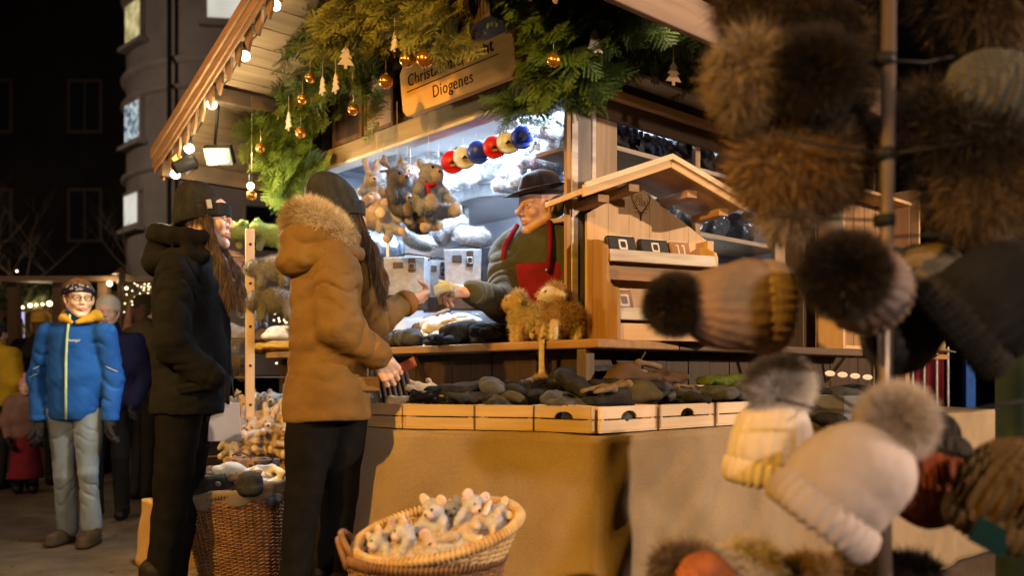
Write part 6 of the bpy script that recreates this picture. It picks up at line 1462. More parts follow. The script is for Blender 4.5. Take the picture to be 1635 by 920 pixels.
for a in ((mBluF, 612, 648, 3.42, 1.0, 0, 0, 0, 'bluish white fur cuff at the left end of the crates', 'cuff', 'fur_cuff'), (mBluF, 632, 644, 3.36, .8, 50, 0, 20, 'smaller white and blue fur cuff beside the first one', 'cuff', 'fur_cuff'),
          (mGlC, 682, 628, 3.30, 1.15, 60, 10, -20, 'cream suede glove with its fingers up in the left crates', 'glove', 'glove'), (mGlC, 662, 645, 3.28, .9, -50, 0, 15, 'cream suede glove lying flat at the left crate rim', 'glove', 'glove'), (mGlC, 700, 635, 3.36, .95, 100, 0, 0, 'tan suede glove lying behind the black leather one', 'glove', 'glove'),
          (mGlB, 692, 642, 3.16, 1.15, 80, 0, 25, 'black leather glove with a wide open cuff', 'glove', 'glove'), (mGlB, 722, 645, 3.16, 1.05, 95, 0, 0, 'black leather glove lying sideways in the second crate', 'glove', 'glove'), (mGlB, 755, 648, 3.14, 1.0, 70, 0, -10, 'black leather glove with creases next to the black fur hat', 'glove', 'glove'),
          (mGlK, 778, 650, 3.12, 1.0, 20, 0, 0, 'black knitted glove in the middle crate', 'glove', 'glove'), (mBlkF, 825, 640, 3.14, .95, 10, 0, 0, 'shaggy black fur hat lying in the crate left of the corner', 'fur hat', 'fur_hat'), (mBlkF, 872, 634, 3.22, .8, -20, 0, 0, 'smaller shaggy black fur hat behind the corner crate', 'fur hat', 'fur_hat'),
          (mMitG, 905, 650, 3.02, 1.1, 75, 10, 0, 'charcoal fleece mitten on the rim of the corner crate', 'mitten', 'mitten'), (mMitB, 930, 628, 3.10, 1.3, 60, 35, 0, 'large black mitten standing up in the corner crate', 'mitten', 'mitten'), (mMitG, 895, 622, 3.25, 1.2, 110, 0, 0, 'charcoal mitten behind the corner crate', 'mitten', 'mitten'), (mRolB, 925, 608, 3.35, 1.3, 20, 0, 0, 'rolled black scarf at the top of the heap near the hoof pendant', 'scarf', 'rolled_scarf'),
          (mSlK, 975, 645, 3.02, 1.15, -60, 0, 0, 'black slipper with beige fleece cuff right of the corner', 'slipper', 'slipper'), (mSlO, 1005, 640, 3.06, 1.25, -80, 5, 0, 'olive slipper with beige cuff in the first right crate', 'slipper', 'slipper'), (mMitB, 985, 622, 3.18, 1.3, 80, 0, 0, 'black mitten lying across the first right crate', 'mitten', 'mitten'), (mSlB, 1010, 610, 3.28, 1.3, 120, 0, 15, 'brown slipper with tan fleece cuff on top of the heap', 'slipper', 'slipper'),
          (mFolBr, 1055, 608, 3.42, 1.05, 25, 0, 0, 'brown felt hat folded behind the right crates', 'hat', 'folded_hat'), (mMitG, 1052, 638, 3.22, 1.25, 100, 0, 0, 'dark grey mitten in the second right crate', 'mitten', 'mitten'), (mFolB, 1085, 630, 3.32, .9, 30, 5, 0, 'black folded cap in the second right crate', 'cap', 'folded_beanie'), (mMitB, 1078, 634, 3.22, 1.0, 70, 10, 0, 'small black mitten at the rim of the second right crate', 'mitten', 'mitten'),
          (mMitG, 1112, 632, 3.36, 1.2, 60, 0, 0, 'charcoal mitten between black cap and green camouflage ones', 'mitten', 'mitten'), (mCam, 1150, 614, 3.6, 1.3, 110, 0, 0, 'green camouflage mitten on top at the right of the crates', 'mitten', 'mitten'), (mCam, 1160, 632, 3.5, 1.3, 70, 0, 10, 'green camouflage mitten with yellow patches below the other', 'mitten', 'mitten'), (mMitO, 1190, 630, 3.55, 1.2, 90, 0, 0, 'plain olive mitten at the far right of the crates', 'mitten', 'mitten'), (mRolG, 960, 600, 3.4, 1.1, 35, 0, 0, 'rolled charcoal scarf behind the beige cuffed slippers', 'scarf', 'rolled_scarf')):
    item(a[0], a[1], a[2]-4, a[3]+.10, None, a[4]*.92, a[5], a[6], a[7], a[8], a[9], CG, a[10])
rx_ = random.Random(17)
for i in range(22):
    px = 735+i*21+rx_.uniform(-6, 6); Y_ = 3.18+.0011*max(0, px-900)+rx_.uniform(0, .10); me_ = (mMitB, mGlK, mMitG, mRolG, mMitO, mSlK)[i % 6]; top = px < 950
    item(me_, px, 0, Y_, .955+rx_.uniform(0, .035)+(.012 if i % 3 == 0 else 0), rx_.uniform(.85, 1.1), rx_.uniform(0, 360), rx_.uniform(-14, 14), rx_.uniform(-20, 20), ('dark woollen glove or slipper heaped in the crates left of the corner' if px < 953 else 'dark woollen glove or slipper heaped in the crates right of the corner'), 'knitwear', 'dark woollen pieces heaped in the crates %s of the corner' % ('left' if px < 953 else 'right'), 'knitted_item')
# layer underneath so that the crates are full
k = 0
for s in np.arange(.06, 1.0, .085):
    me = (mRolB, mMitG, mFolB, mMitB)[k % 4]; o = link('knitted_item', me, None, W(s, .11, ZT+.055), (0, 0, k*.9), .75); tag(o, 'dark woollen item at the bottom of the pale crates right of the table corner', 'knitwear', 'dark woollen items at the bottom of the right crates'); k += 1
for (s, t) in ((.02, .2), (0, .33), (-.03, .45), (-.09, .56), (-.14, .66), (-.22, .78), (-.24, .88)):
    o = link('knitted_item', (mRolB, mMitG, mFolB)[k % 3], None, W(s, t, ZT+.05), (0, 0, k*1.3), .62); tag(o, 'dark woollen item at the bottom of the orange lit crates left of the table corner', 'knitwear', 'dark woollen items at the bottom of the left crates'); k += 1
b = MB(); b.bx((.70, .225, ZT+.01), (1.45, .24, ZT+.16)); b.bx((.70, .24, ZT+.01), (.712, .40, ZT+.16)); b.bx((1.438, .24, ZT+.01), (1.45, .40, ZT+.16)); tag(link('wooden_tray', b.mesh('wooden_tray', PALEW['x']), None, W(0, 0), (0, 0, ROT)), 'long pale wooden tray board behind the right crates', 'tray')
# row of grey striped felt cases leaning in a stand
STRF = mat('striped_felt', (.22, .19, .17), (.06, .05, .05), rough=1, kind='noise', scale=60, st=(1, 1, .05), bump=.4)
for i in range(7):
    c = P(606+i*8.5, 632, 3.36+i*.012); t = empty('felt_case', (c.x, c.y, .93), (math.radians(-8), math.radians(12+i*2), ROT+1.2), 'narrow grey striped felt case in the row by the camel coat', 'case', 'striped felt cases in a row')
    b = MB(); b.bx((-.045, -.006, 0), (.045, .006, .15)); b.build('felt_sleeve', STRF, t, bev=.004); b = MB(); b.tube([(-.02, 0, .15), (0, 0, .172), (.02, 0, .15)], .004, 6); b.build('leather_loop', BLEA, t, smooth=True)
# ---- goods on the counter
KG = 'goods lying on the stall counter'
def onc(me, px, s, dz, sc=1, rz=0, rx=0, ry=0, lab='', cat='scarf', name='rolled_scarf', group=KG):
    t = t_at(px, s); return tag(link(name, me, None, W(s, t, 1.19+dz), (math.radians(rx), math.radians(ry), ROT+math.radians(rz)), sc), lab, cat, group)
for a in ((mRolG, 618, .40, .04, 1.1, 80, 'charcoal rolled scarf with a pale band at the left end of the counter', 'scarf'), (mRolB, 640, .42, .045, 1.25, 100, 'black rolled scarf second from the left on the counter'), (mRolG, 652, .38, .045, 1.3, 70, 'thick charcoal rolled scarf near the sleeve of the woman in camel'), (mFolB, 705, .40, .03, 1.0, 90, 'black folded cap under the white booties'), (mRolB, 738, .42, .06, 1.35, 85, 'black rolled scarf in front of the white booties'),
          (mGlK, 722, .36, .02, 1.2, 60, 'black knitted glove lying at the counter edge'), (mRolG, 770, .40, .04, 1.1, 75, 'charcoal rolled scarf in the middle of the counter'), (mGlK, 792, .38, .045, 1.4, 95, 'black knitted glove with thick fingers left of the cream sheep'), (mMitB, 800, .44, .06, 1.4, 70, 'black mitten piled beside the cream toy sheep'), (mMitG, 775, .50, .08, 1.2, 110, 'grey mitten behind the black knitted gloves')):
    onc(a[0], a[1], a[2], a[3], a[4], a[5], 0, 0, a[6])
for i, (px, s, dz, lab) in enumerate(((690, .50, .06, 'white baby bootie at the left of the pile under the hands'), (704, .47, .09, 'white baby bootie second from left in the pile'), (718, .52, .11, 'white baby bootie at the top of the pile under the banknotes'), (733, .48, .09, 'cream baby bootie right of the pile top'), (748, .52, .10, 'white baby bootie at the right of the pile'), (762, .50, .07, 'cream baby bootie at the far right of the pile'), (700, .56, .12, 'white baby bootie at the back of the pile'), (740, .58, .13, 'white baby bootie behind the pile top'))):
    onc(mSoc, px, s, dz, .85, i*67, 0, i*20-60, lab, 'bootie', 'baby_bootie', 'white baby booties in a pile on the counter')
onc(mFolW, 716, .46, .035, 1.15, 80, 0, 0, 'white folded shawl with lace edge under the booties', 'shawl', 'white_shawl')
onc(mSlB, 668, .60, .06, 1.3, 60, -30, 0, 'beige felt slipper leaning behind the rolled scarves', 'slipper', 'slipper'); onc(mSlB, 690, .62, .10, 1.3, 70, -35, 0, 'grey-beige felt slipper leaning upright below the felt bag', 'slipper', 'slipper')
p = OL(838, 535, .42); toy(mSheepC, 0, 0, 0, .225, -75, 0, 0, 'fluffy cream toy alpaca on the counter, left of the brown one', pos=W(.38, t_at(838, .38), 1.19+.105), group='shaggy toy alpacas on the counter')
toy(mSheepB, 0, 0, 0, .235, -60, 8, 0, 'shaggy brown toy alpaca with pale face next to the display cabinet', pos=W(.38, t_at(893, .38), 1.19+.11), group='shaggy toy alpacas on the counter')
toy(mBearB, 0, 0, 0, .08, -20, 0, 0, 'tiny brown toy leaning between the two alpacas', pos=W(.335, t_at(862, .335), 1.19+.05))
# blue pot with wire behind
p = W(.56, t_at(884, .56), 1.19); t = empty('wire_jar', (p.x, p.y, 1.19+.09), (0, 0, 0), 'blue and white jar with coiled wire rings behind the toy alpacas', 'jar')
b = MB(); b.lathe([(.001, -.09), (.05, -.09), (.062, -.02), (.058, .05), (.05, .06)], 24); b.build('pot', mat('blue_white_glaze', (.08, .12, .5), (.6, .62, .68), rough=.25, scale=26, bump=0), t, smooth=True)
for i in range(4): b = MB(); b.tube([((.045-.004*i)*math.cos(a), (.045-.004*i)*math.sin(a), .066+.012*i+.006*math.sin(a)) for a in [k*math.pi/10 for k in range(20)]], .002, 5, closed=True); b.build('wire_ring', STEEL, t, smooth=True)
# checked strap with tufted leg hanging over the edge
p = W(.29, t_at(867, .29), 1.19); t = empty('toy_leg', p, (0, 0, ROT-1.3), 'dangling toy leg on a checked strap hanging over the counter edge', 'soft toy')
CHE = mat('checked_strap', (.6, .5, .38), (.35, .24, .15), kind='weave', scale=40, bscale=60, rough=.9)
b = MB(); b.grid(lambda u, v: (-.012+.024*v, -.012 if u > .12 else .03-.35*u, .006-.155*max(u-.12, 0)/.88), 16, 3); o = b.build('strap', CHE, t, smooth=True); o.modifiers.new('s', 'SOLIDIFY').thickness = .004
link('leg', sdf_mesh('leg', [cap((0, -.014, -.19), (0, -.014, -.165), .022, .014), ell((0, -.018, -.22), (.026, .028, .034)), ell((0, -.016, -.157), (.018, .018, .016))], .004, mat('leg_felt', (.45, .27, .15), rough=1, bump=.3), fur=dict(n=1800, L=.02, w=.0006, jit=.8, colors=((.6, .5, .36), (.5, .36, .2)), mat=FURM, mask=lambda c, n: (c[:, 2] > -.175)*1.0+.02)), t)
# mustard cushions and slipper at the far left of the counter
MUS = mat('mustard_quilt', (.36, .22, .05), (.28, .16, .03), rough=.9, scale=12, bump=.4)
mCush = soft('cushion', [ell((0, 0, 0), (.12, .09, .025)), ell((.02, .0, .02), (.11, .08, .022))], MUS, sd=91, amp=.004)
for px, s, dz, lab in ((448, .40, .035, 'mustard quilted cushion at the left end of the counter'), (425, .42, .03, 'mustard quilted cushion hanging over the far counter edge')): onc(mCush, px, s, dz, 1.1, 0, 0, 0, lab, 'cushion', 'cushion')
onc(mSoc, 452, .42, .10, 1.2, 80, 0, 0, 'cream bootie lying on the mustard cushions', 'bootie', 'baby_bootie'); onc(mSlB, 436, .46, .10, 1.2, 60, 0, 0, 'tan fleece lined slipper lying on the mustard cushions', 'slipper', 'slipper')

# ================================================================ left rack with draped toys, toys on the low table
q = P(399, 600, 4.42); rk = empty('display_rack', (q.x, q.y, 0), (0, 0, ROT-.25), 'upright pale wooden rack with drilled holes and pegs carrying plush cushions', 'rack')
b = MB(); b.bx((-.022, -.012, 0), (.022, .012, 1.80)); b.build('upright', PALEW['z'], rk, bev=.003)
for i, z in enumerate((1.72, 1.52, 1.30, 1.10, .9, .7)):
    b = MB(); b.tube([(0, -.014, z), (0, -.0125, z)], .008, 10); b.build('hole', DARKW['z'], rk)
    b = MB(); b.tube([(-.20, .04, z-.06), (.20, .04, z-.06)], .004, 8); b.build('peg', OLDW['x'], rk, smooth=True)
b = MB(); b.bx((-.3, -.1, 0), (.3, .3, .03)); b.build('base', OLDW['x'], rk)
RG = 'plush cushions draped on the wooden rack'
for a in ((mFrog, 368, 368, 4.5, .19, 170, 'pale green toy frog on the rack left of the wooden upright'), (mFrog, 434, 376, 4.55, .22, 10, 'pale green toy frog on the rack right of the wooden upright'), (mPig, 366, 415, 4.5, .19, 10, 'pink toy pig draped on the rack under the left frog'), (mFlatG, 436, 428, 4.42, .23, -10, 'mottled grey plush under the right frog'), (mFlatG, 436, 480, 4.42, .24, 15, 'mottled grey plush lowest on the right of the rack'),
          (mFlatG, 366, 480, 4.5, .19, 190, 'dark mottled plush left of the upright under the pink pig'), (mFlatL, 364, 532, 4.5, .20, 200, 'pale grey plush left of the upright'), (mFlatBr, 366, 582, 4.5, .19, 170, 'dark brown plush lowest on the left of the rack'), (mFlatG, 410, 508, 4.75, .14, 60, 'small mottled plush behind the upright')):
    toy(a[0], a[1], a[2], a[3], a[4], a[5], 0, (a[1]*7) % 30-15, a[6], group=RG)
TG = 'soft toys crowded on the low table'
kk = [(mBearB, 392, 665, 4.5, .26, 'beige toy bear smiling at the left of the low table', 10), (mMoose, 418, 668, 4.6, .22, 'brown toy moose beside the smiling beige bear', -20), (mRabC, 450, 662, 4.6, .26, 'cream and pink long eared toy near the camel coat', 10), (mBearG, 432, 650, 4.75, .22, 'grey toy bear at the back of the low table', 0), (mRabG, 385, 692, 4.4, .20, 'grey toy rabbit lying at the front left of the low table', 40), (mMouseC, 405, 695, 4.36, .20, 'pale toy mouse with pink ears at the table edge', -30),
      (mRabC, 424, 690, 4.38, .22, 'pinkish long eared toy at the front middle of the low table', 20), (mBearB, 444, 700, 4.3, .20, 'beige toy bear at the front right of the low table', 60), (mMouse, 460, 698, 4.3, .20, 'grey toy mouse beside the hem of the camel coat', -20), (mBearG, 372, 680, 4.55, .2, 'grey toy bear squeezed at the left edge of the low table', 0), (mMouseC, 405, 648, 4.8, .2, 'pale toy mouse high at the back of the low table', 15), (mBearB, 460, 640, 4.85, .22, 'honey coloured toy bear at the back beside the coat', 0), (mMoose, 376, 655, 4.8, .2, 'brown toy moose half hidden behind the smiling bear', 0)]
for a in kk: toy(a[0], a[1], a[2], a[3], a[4]*.80, a[6], -10, (a[1]*11) % 50-25, a[5], group=TG)
for i in range(16):
    px, py = 366+(i % 8)*13+(i//8)*5, 708-(i//8)*26-(i % 3)*5
    toy((mMouse, mMouseC, mRabC, mBearB)[i % 4], px, py, 4.30+(i//8)*.14, .125, i*73, -20, i*47, 'small soft toy tumbled in the heap on the low table', group='small soft toys heaped on the low table')
for i in range(6):
    o = link('rolled_scarf', (mRolG, mRolB)[i % 2], None, W(.27, 1.45+i*.22, .93+.035), (0, 0, ROT+1.6), 1.15); tag(o, 'rolled woollen scarf in a row on the dark shelf above the soft toys', 'scarf', 'rolled scarves on the tier shelf')
for i, (px, py, rz, lab) in enumerate(((386, 765, .5, 'felt bag leaning on the mustard cloth, left of two'), (420, 762, .45, 'felt bag leaning on the mustard cloth, right of two'))):
    c = P(px, py, 4.12+i*-.06); felt_bag((c.x, c.y, .42), ROT-math.pi/2+.1, .12, .24, .09, lab, mat('pink_felt%d' % i, (.30, .22, .19), rough=1, scale=30, bump=.4), 'felt bags on the low table front')
c = P(400, 760, 4.15); b = MB(); b.bx((-.35, -.09, 0), (.35, .09, .415)); tag(link('wooden_box', b.mesh('wooden_box', HONEY['x']), None, (c.x, c.y, .0), (0, 0, ROT-math.pi/2)), 'wooden box under the two felt bags in front of the mustard cloth', 'box')

# ================================================================ wicker baskets
WIC = mat('wicker', (.56, .40, .20), (.36, .22, .09), rough=.55, scale=22, bump=.3, bscale=120, spec=.4); WICD = mat('wicker_dark', (.20, .10, .04), (.11, .05, .02), rough=.55, scale=22, bump=.3, bscale=120, spec=.4)
def basket(pos, rot, r_fn, h, sy, lab, mt, rim_r=.013, handles=(0,), liner=None, ns=44):
    t = empty('wicker_basket', pos, rot, lab, 'basket', 'wicker baskets in front of the stall')
    b = MB(); nz = int(h/.0075)
    for i in range(nz):
        z = .006+i*.0075; pts = []
        for k in range(ns*4):
            a = 2*math.pi*k/(ns*4); q = r_fn(z/h)+.0045*math.cos(k*math.pi/4+(i % 2)*math.pi); pts.append((q*math.cos(a), q*sy*math.sin(a), z+.0012*math.sin(k*math.pi/4)))
        b.tube(pts, .0038, 5, closed=True)
    b.build('weave', mt, t, smooth=True)
    b = MB()
    for k in range(ns): a = 2*math.pi*(k+.0)/ns; b.tube([(r_fn(z)*math.cos(a), r_fn(z)*sy*math.sin(a), z*h) for z in (0, .33, .66, 1)], .0035, 5)
    b.build('stakes', mt, t, smooth=True)
    b = MB(); b.lathe([(.001, .004), (r_fn(0), .004)], 32, sy=sy); b.build('bottom', mt, t)
    r1 = r_fn(1); b = MB(); b.tube([(r1*math.cos(a), r1*sy*math.sin(a), h) for a in [k*math.pi/40 for k in range(80)]], rim_r*.8, 8, closed=True)
    nw = 110; pts = []
    for k in range(nw*6):
        a = 2*math.pi*k/(nw*6); c_ = 2*math.pi*k/6; q = r1+rim_r*math.cos(c_); pts.append((q*math.cos(a), q*sy*math.sin(a), h+rim_r*math.sin(c_)))
    b.tube(pts, .0042, 5, closed=True); b.build('rim', WIC if mt is WIC else mt, t, smooth=True)
    for a in handles:
        b = MB(); pts = []
        for k in range(13):
            f = math.pi*k/12; aa = a+.28*math.cos(f)*-1; q = r1+.01+.018*math.sin(f); pts.append((q*math.cos(aa), q*sy*math.sin(aa), h-.02+.07*math.sin(f)))
        b.tube(pts, .009, 8); b.build('handle', WICD, t, smooth=True)
    if liner:
        b = MB()
        def lf(u, v):
            a = 2*math.pi*u; q = r1+.016-.030*abs(v-.35)*1.2+.006*math.sin(a*9)*v; return (q*math.cos(a), q*sy*math.sin(a), h+.018-abs(v-.3)*.10+.006*math.sin(a*7))
        b.grid(lf, 80, 8, closeu=True); o = b.build('liner', liner, t, smooth=True); o.modifiers.new('s', 'SOLIDIFY').thickness = .003
    return t
c = P(682, 888, 2.36)
basket((c.x, c.y, .0), (0, 0, .3), lambda v: .165+.045*v**1.2, .56, .92, 'tall brown wicker basket underneath the shallow tilted one', WICD, handles=(math.pi*.95,))
c2 = P(713, 848, 2.36)
RB_ = Matrix.Translation((c2.x, c2.y, c2.z-.105)) @ Matrix.Rotation(math.radians(-11), 4, 'Y') @ Matrix.Rotation(math.radians(13), 4, 'X')
basket(RB_.translation, RB_.to_euler(), lambda v: .145+.080*v**.8, .115, .80, 'shallow golden wicker basket of toy mice tilted on top of another basket', WIC, handles=(math.pi*1.02,))
MG = 'toy mice heaped in the tilted wicker basket'
mice = [(.0, .02, .165, .15, mMouse, 'grey toy mouse with big pink ears sitting highest in the tilted basket', -30, 0), (-.08, -.04, .135, .15, mMouse, 'grey toy mouse in profile in the middle of the tilted basket', -70, 20), (-.16, -.02, .12, .14, mMouse, 'grey toy mouse at the left rim of the tilted basket', -40, 30), (.09, .05, .15, .15, mMouse, 'grey toy mouse looking up at the back right of the tilted basket', 30, -15), (.10, -.04, .14, .14, mRabC, 'pale floppy toy leaning right of the middle in the tilted basket', 60, -60),
        (.02, -.08, .13, .14, mMouseC, 'cream toy mouse lying on its back at the front of the tilted basket', 10, 80), (-.05, .07, .13, .14, mMouseC, 'cream toy mouse at the back left of the tilted basket', 60, -40), (-.12, .05, .125, .13, mMouseC, 'cream toy mouse behind the leftmost grey one', 20, 50), (.15, .0, .13, .14, mMouse, 'grey toy mouse lying at the right side of the tilted basket', 100, 70), (-.10, -.09, .125, .12, mMouseC, 'pale toy mouse feet up at the front left rim', 140, 90), (.05, .10, .13, .14, mBearG, 'grey toy bear at the far rim of the tilted basket', 0, 20), (.0, -.13, .12, .12, mMouseC, 'pale toy paw up at the nearest rim of the tilted basket', 200, 90), (.16, .07, .13, .12, mMouse, 'grey toy mouse face down at the back right corner', 150, 60), (.08, -.10, .125, .13, mMouse, 'grey toy mouse curled at the front right of the basket', 240, 70)]
for x, y, z, sz, me, lab, yw, rl in mice: toy(me, 0, 0, 0, sz*.9, yw, -15, rl, lab, group=MG, pos=RB_ @ Vector((x*.92, y*.92, z-.03)))
c = P(400, 778, 3.62); RL = Matrix.Translation((c.x, c.y, 0)) @ Matrix.Rotation(math.radians(-6), 4, 'Y') @ Matrix.Rotation(math.radians(4), 4, 'X')
basket(RL.translation+Vector((0, 0, .02)), RL.to_euler(), lambda v: .15+.062*v, .575, .95, 'dark wicker basket with cloth liner full of felt slippers between the two women', WICD, handles=(math.pi*1.05,), liner=mat('basket_liner', (.20, .16, .12), rough=1, scale=10))
for i, (x, y, me, rz, rx, lab) in enumerate(((-.14, -.02, mSlK, 90, 60, 'black felt slipper standing on end at the left rim'), (-.07, -.08, mSlB, 60, 0, 'brown slipper with beige cuff at the front of the slipper basket'), (.0, -.1, mSlK, 130, 0, 'black felt slipper lying in the middle of the slipper basket'), (.06, -.05, mMitG, 80, 20, 'grey felt shoe folded over the slippers'), (.12, .02, mSoc, 40, 0, 'cream bootie at the right of the slipper basket'), (.02, .05, mSoc, 100, 30, 'cream bootie at the back of the slipper basket'), (-.06, .04, mMitG, 20, 30, 'grey felt shoe at the back left of the slipper basket'), (.1, -.1, mSlK, 200, 0, 'black felt slipper at the front right of the slipper basket'), (-.12, .07, mSlB, 0, 20, 'brown slipper at the far rim of the slipper basket'))):
    p = RL @ Vector((x, y, .60)); o = link('slipper', me, None, p, (math.radians(rx), 0, math.radians(rz)), 1.15); tag(o, lab, 'slipper', 'slippers in the wicker basket')
b = MB(); b.ball((0, 0, 0), (.19, .18, .05), 20); tag(link('slipper_fill', b.mesh('slipper_fill', KNG, True), None, RL @ Vector((0, 0, .535)), RL.to_euler()), 'dark mass of felt slippers filling the basket below the top layer', 'slippers', kind='stuff')
b = MB(); b.ball((0, 0, 0), (.20, .155, .035), 20); tag(link('toy_fill', b.mesh('toy_fill', list(_bm.values())[1][0], True), None, RB_ @ Vector((0, 0, .085)), RB_.to_euler()), 'layer of soft toys under the toy mice', 'soft toys', kind='stuff')

# ================================================================ window display, far right
DG = 'dark folded clothes behind the right window'
DJ = [mat('jacket_%d' % i, c, tuple(v*.6 for v in c), rough=.7, scale=14, bump=.5, bscale=40) for i, c in enumerate(((.02, .02, .025), (.035, .03, .03), (.015, .02, .04)))]
mFd = [soft('folded', P_fold(), m, sd=101+i, amp=.008) for i, m in enumerate(DJ)]
loc_names = ['left end', 'second place from the left', 'third place from the left', 'middle', 'right of the middle', 'right end']
for i in range(6):
    for j in range(2):
        s = .70+i*.20; o = link('folded_jacket', mFd[(i+j) % 3], None, W(s, .69, SHZ[0]+.03+j*.05), (0, 0, ROT+.1*i), (1, 1, 1.1)); tag(o, '%s dark jacket at %s of the top window shelf' % (('lower', 'upper')[j], 'the '+loc_names[i].replace(' from the left', '')), 'jacket', DG)
for i in range(6):
    o = link('plastic_bag', (mCr, mCr2)[i % 2], None, W(.78+i*.21, .70, SHZ[1]+.06), (0, 0, i*1.1), 1.0); tag(o, 'clear plastic wrapped garment at the %s of the middle window shelf' % loc_names[i], 'garment', 'plastic wrapped garments behind the window')
for i, (px, c_) in enumerate(((1210, (.15, .12, .45)), (1225, (.3, .1, .35)))):
    v = OR(px, 405, .66); t = empty('glitter_bottle', W(v[0], .66, 1.542), (0, 0, ROT), ('violet' if i == 0 else 'pink')+' shiny bottle at the right of the lower window shelf', 'bottle')
    b = MB(); b.lathe([(.001, 0), (.025, 0), (.027, .06), (.012, .10), (.012, .13), (.001, .132)], 16); b.build('glass_bottle', mat('violet%d' % i, c_, (.5, .5, .7), rough=.2, scale=30, spec=.8), t, smooth=True); b = MB(); b.lathe([(.014, .125), (.014, .145), (.001, .146)], 12); b.build('cap', STEEL, t, smooth=True)
# felt hats in the cabinet
def felt_hat(pos, rz, mt, band, lab, sc=1.0):
    t = empty('felt_hat', pos, (0, 0, rz), lab, 'hat', 'felt hats for sale', sc)
    me = sdf_mesh('crown', [ell((0, 0, .05), (.078, .095, .075)), ell((0, 0, .10), (.062, .078, .05)), ell((0, 0, .158), (.018, .08, .028), neg=True, k=.02)], .005, mt, k=.02, clip=lambda X, Y, Z: .006-Z+0*X+0*Y); link('crown', me, t)
    b = MB()
    b.grid(lambda u, v: ((.072+.062*v)*math.cos(2*math.pi*u), (.088+.062*v)*math.sin(2*math.pi*u), .006+.02*v*v*abs(math.cos(2*math.pi*u))**1.5), 44, 5, closeu=True); o = b.build('brim', mt, t, smooth=True); o.modifiers.new('s', 'SOLIDIFY').thickness = .004
    b = MB(); b.lathe([(.0805, .012), (.0815, .016), (.0805, .032), (.079, .034)], 36, sy=1.21); b.build('band', band, t, smooth=True); return t
NAVY = mat('navy_felt', (.025, .028, .05), (.016, .018, .03), rough=1, scale=20, bump=.3, bscale=160, sheen=.2); TANF = mat('tan_felt', (.26, .19, .10), (.2, .14, .075), rough=1, scale=20, bump=.3, bscale=160, sheen=.2); LB_ = mat('leather_band', (.25, .1, .04), rough=.4, bump=0)
hh2 = (z_at(300, sb_, .35)-1.192)*.45
def cabp(x, y, z): return Matrix.Translation(W(sb_, .30, 1.192)) @ Matrix.Rotation(ROT, 4, 'Z') @ Vector((x, y, z))
v = OR(1350, 366, .36); felt_hat(cabp(wd*.33, .07, hh2+.10), ROT+1.5, NAVY, LB_, 'navy felt hat with pinched crown in the upper cabinet compartment')
b = MB(); b.lathe([(.001, 0), (.05, 0), (.05, .008), (.015, .015), (.02, .085), (.055, .095), (.001, .1)], 18); tag(link('hat_stand', b.mesh('hat_stand', PALEW['z'], True), None, cabp(wd*.33, .07, hh2+.021)), 'small wooden stand under the navy felt hat', 'stand')
felt_hat(W(sc_+.16, .26, 1.515+.02), ROT+.8, TANF, LB_, 'tan felt hat with narrow leather band on the dark shelf', 1.05)
felt_hat(W(sc_+.18, .27, 1.182), ROT+.3, TANF, LB_, 'tan felt hat on the lower board of the dark shelf', 1.0)
# knitted goods and grey felt trays on the right of the table
for i, (px, Y, rz, me, lab) in enumerate(((1300, 3.75, 20, mMitB, 'black mitten with pale edge left of the grey tray'), (1318, 3.7, 70, mMitG, 'charcoal mitten lying below the knit pile'), (1340, 3.85, 40, mGlK, 'black glove at the top left of the knit pile'), (1365, 3.95, 100, mRolB, 'black rolled scarf in the knit pile behind the grey tray'), (1385, 4.0, 60, mFolBr, 'brown folded hat in the knit pile behind the grey tray'), (1352, 3.8, 10, mMitG, 'charcoal mitten in front of the knit pile'))):
    z = ZT+.04+(i > 1)*.07; item(me, px, 0, Y, z, 1.25, rz, 10, 0, lab, 'knitwear', 'knitwear on the right half of the table', 'knitted_item')
for i, (px, lab) in enumerate(((1325, 'white scalloped tag on the knit pile, leftmost'), (1345, 'white scalloped tag on the knit pile, second'), (1365, 'white scalloped tag on the knit pile, third'), (1385, 'white scalloped tag on the knit pile, rightmost'))):
    c = P(px, 597+i*2, 3.72+i*.05); b = MB(); b.M = Matrix.Rotation(math.radians(70), 4, 'X'); b.lathe([(.001, 0), (.022, 0), (.022, .003), (.001, .003)], 14, sy=.6); tag(link('paper_tag', b.mesh('paper_tag', STIT), None, c), lab, 'tag', 'white tags on the knit pile')
for i, (px, Y, lab, rz) in enumerate(((1352, 3.72, 'grey felt tray, left one of two under the knit pile', .55), (1425, 3.95, 'pale grey felt tray, right one of two at the table edge', .75))):
    c = P(px, 650, Y); w_, d_, h_ = .24, .16, .085; b = MB()
    V = []
    for z, q in ((0, 1), (h_, 1.14)):
        for sx_, sy_ in ((-1, -1), (1, -1), (1, 1), (-1, 1)): V.append((sx_*w_/2*q, sy_*d_/2*q, z+(.015 if z else 0)*abs(sx_)))
    b.add(V, [(0, 3, 2, 1), (0, 1, 5, 4), (1, 2, 6, 5), (2, 3, 7, 6), (3, 0, 4, 7)]); o = b.build('felt_tray', FELT if i else mat('tray_grey', (.16, .16, .17), rough=1), None, loc=(c.x, c.y, ZT+.015), rot=(0, 0, rz)); o.modifiers.new('s', 'SOLIDIFY').thickness = .005; tag(o, lab, 'tray', 'grey felt trays')
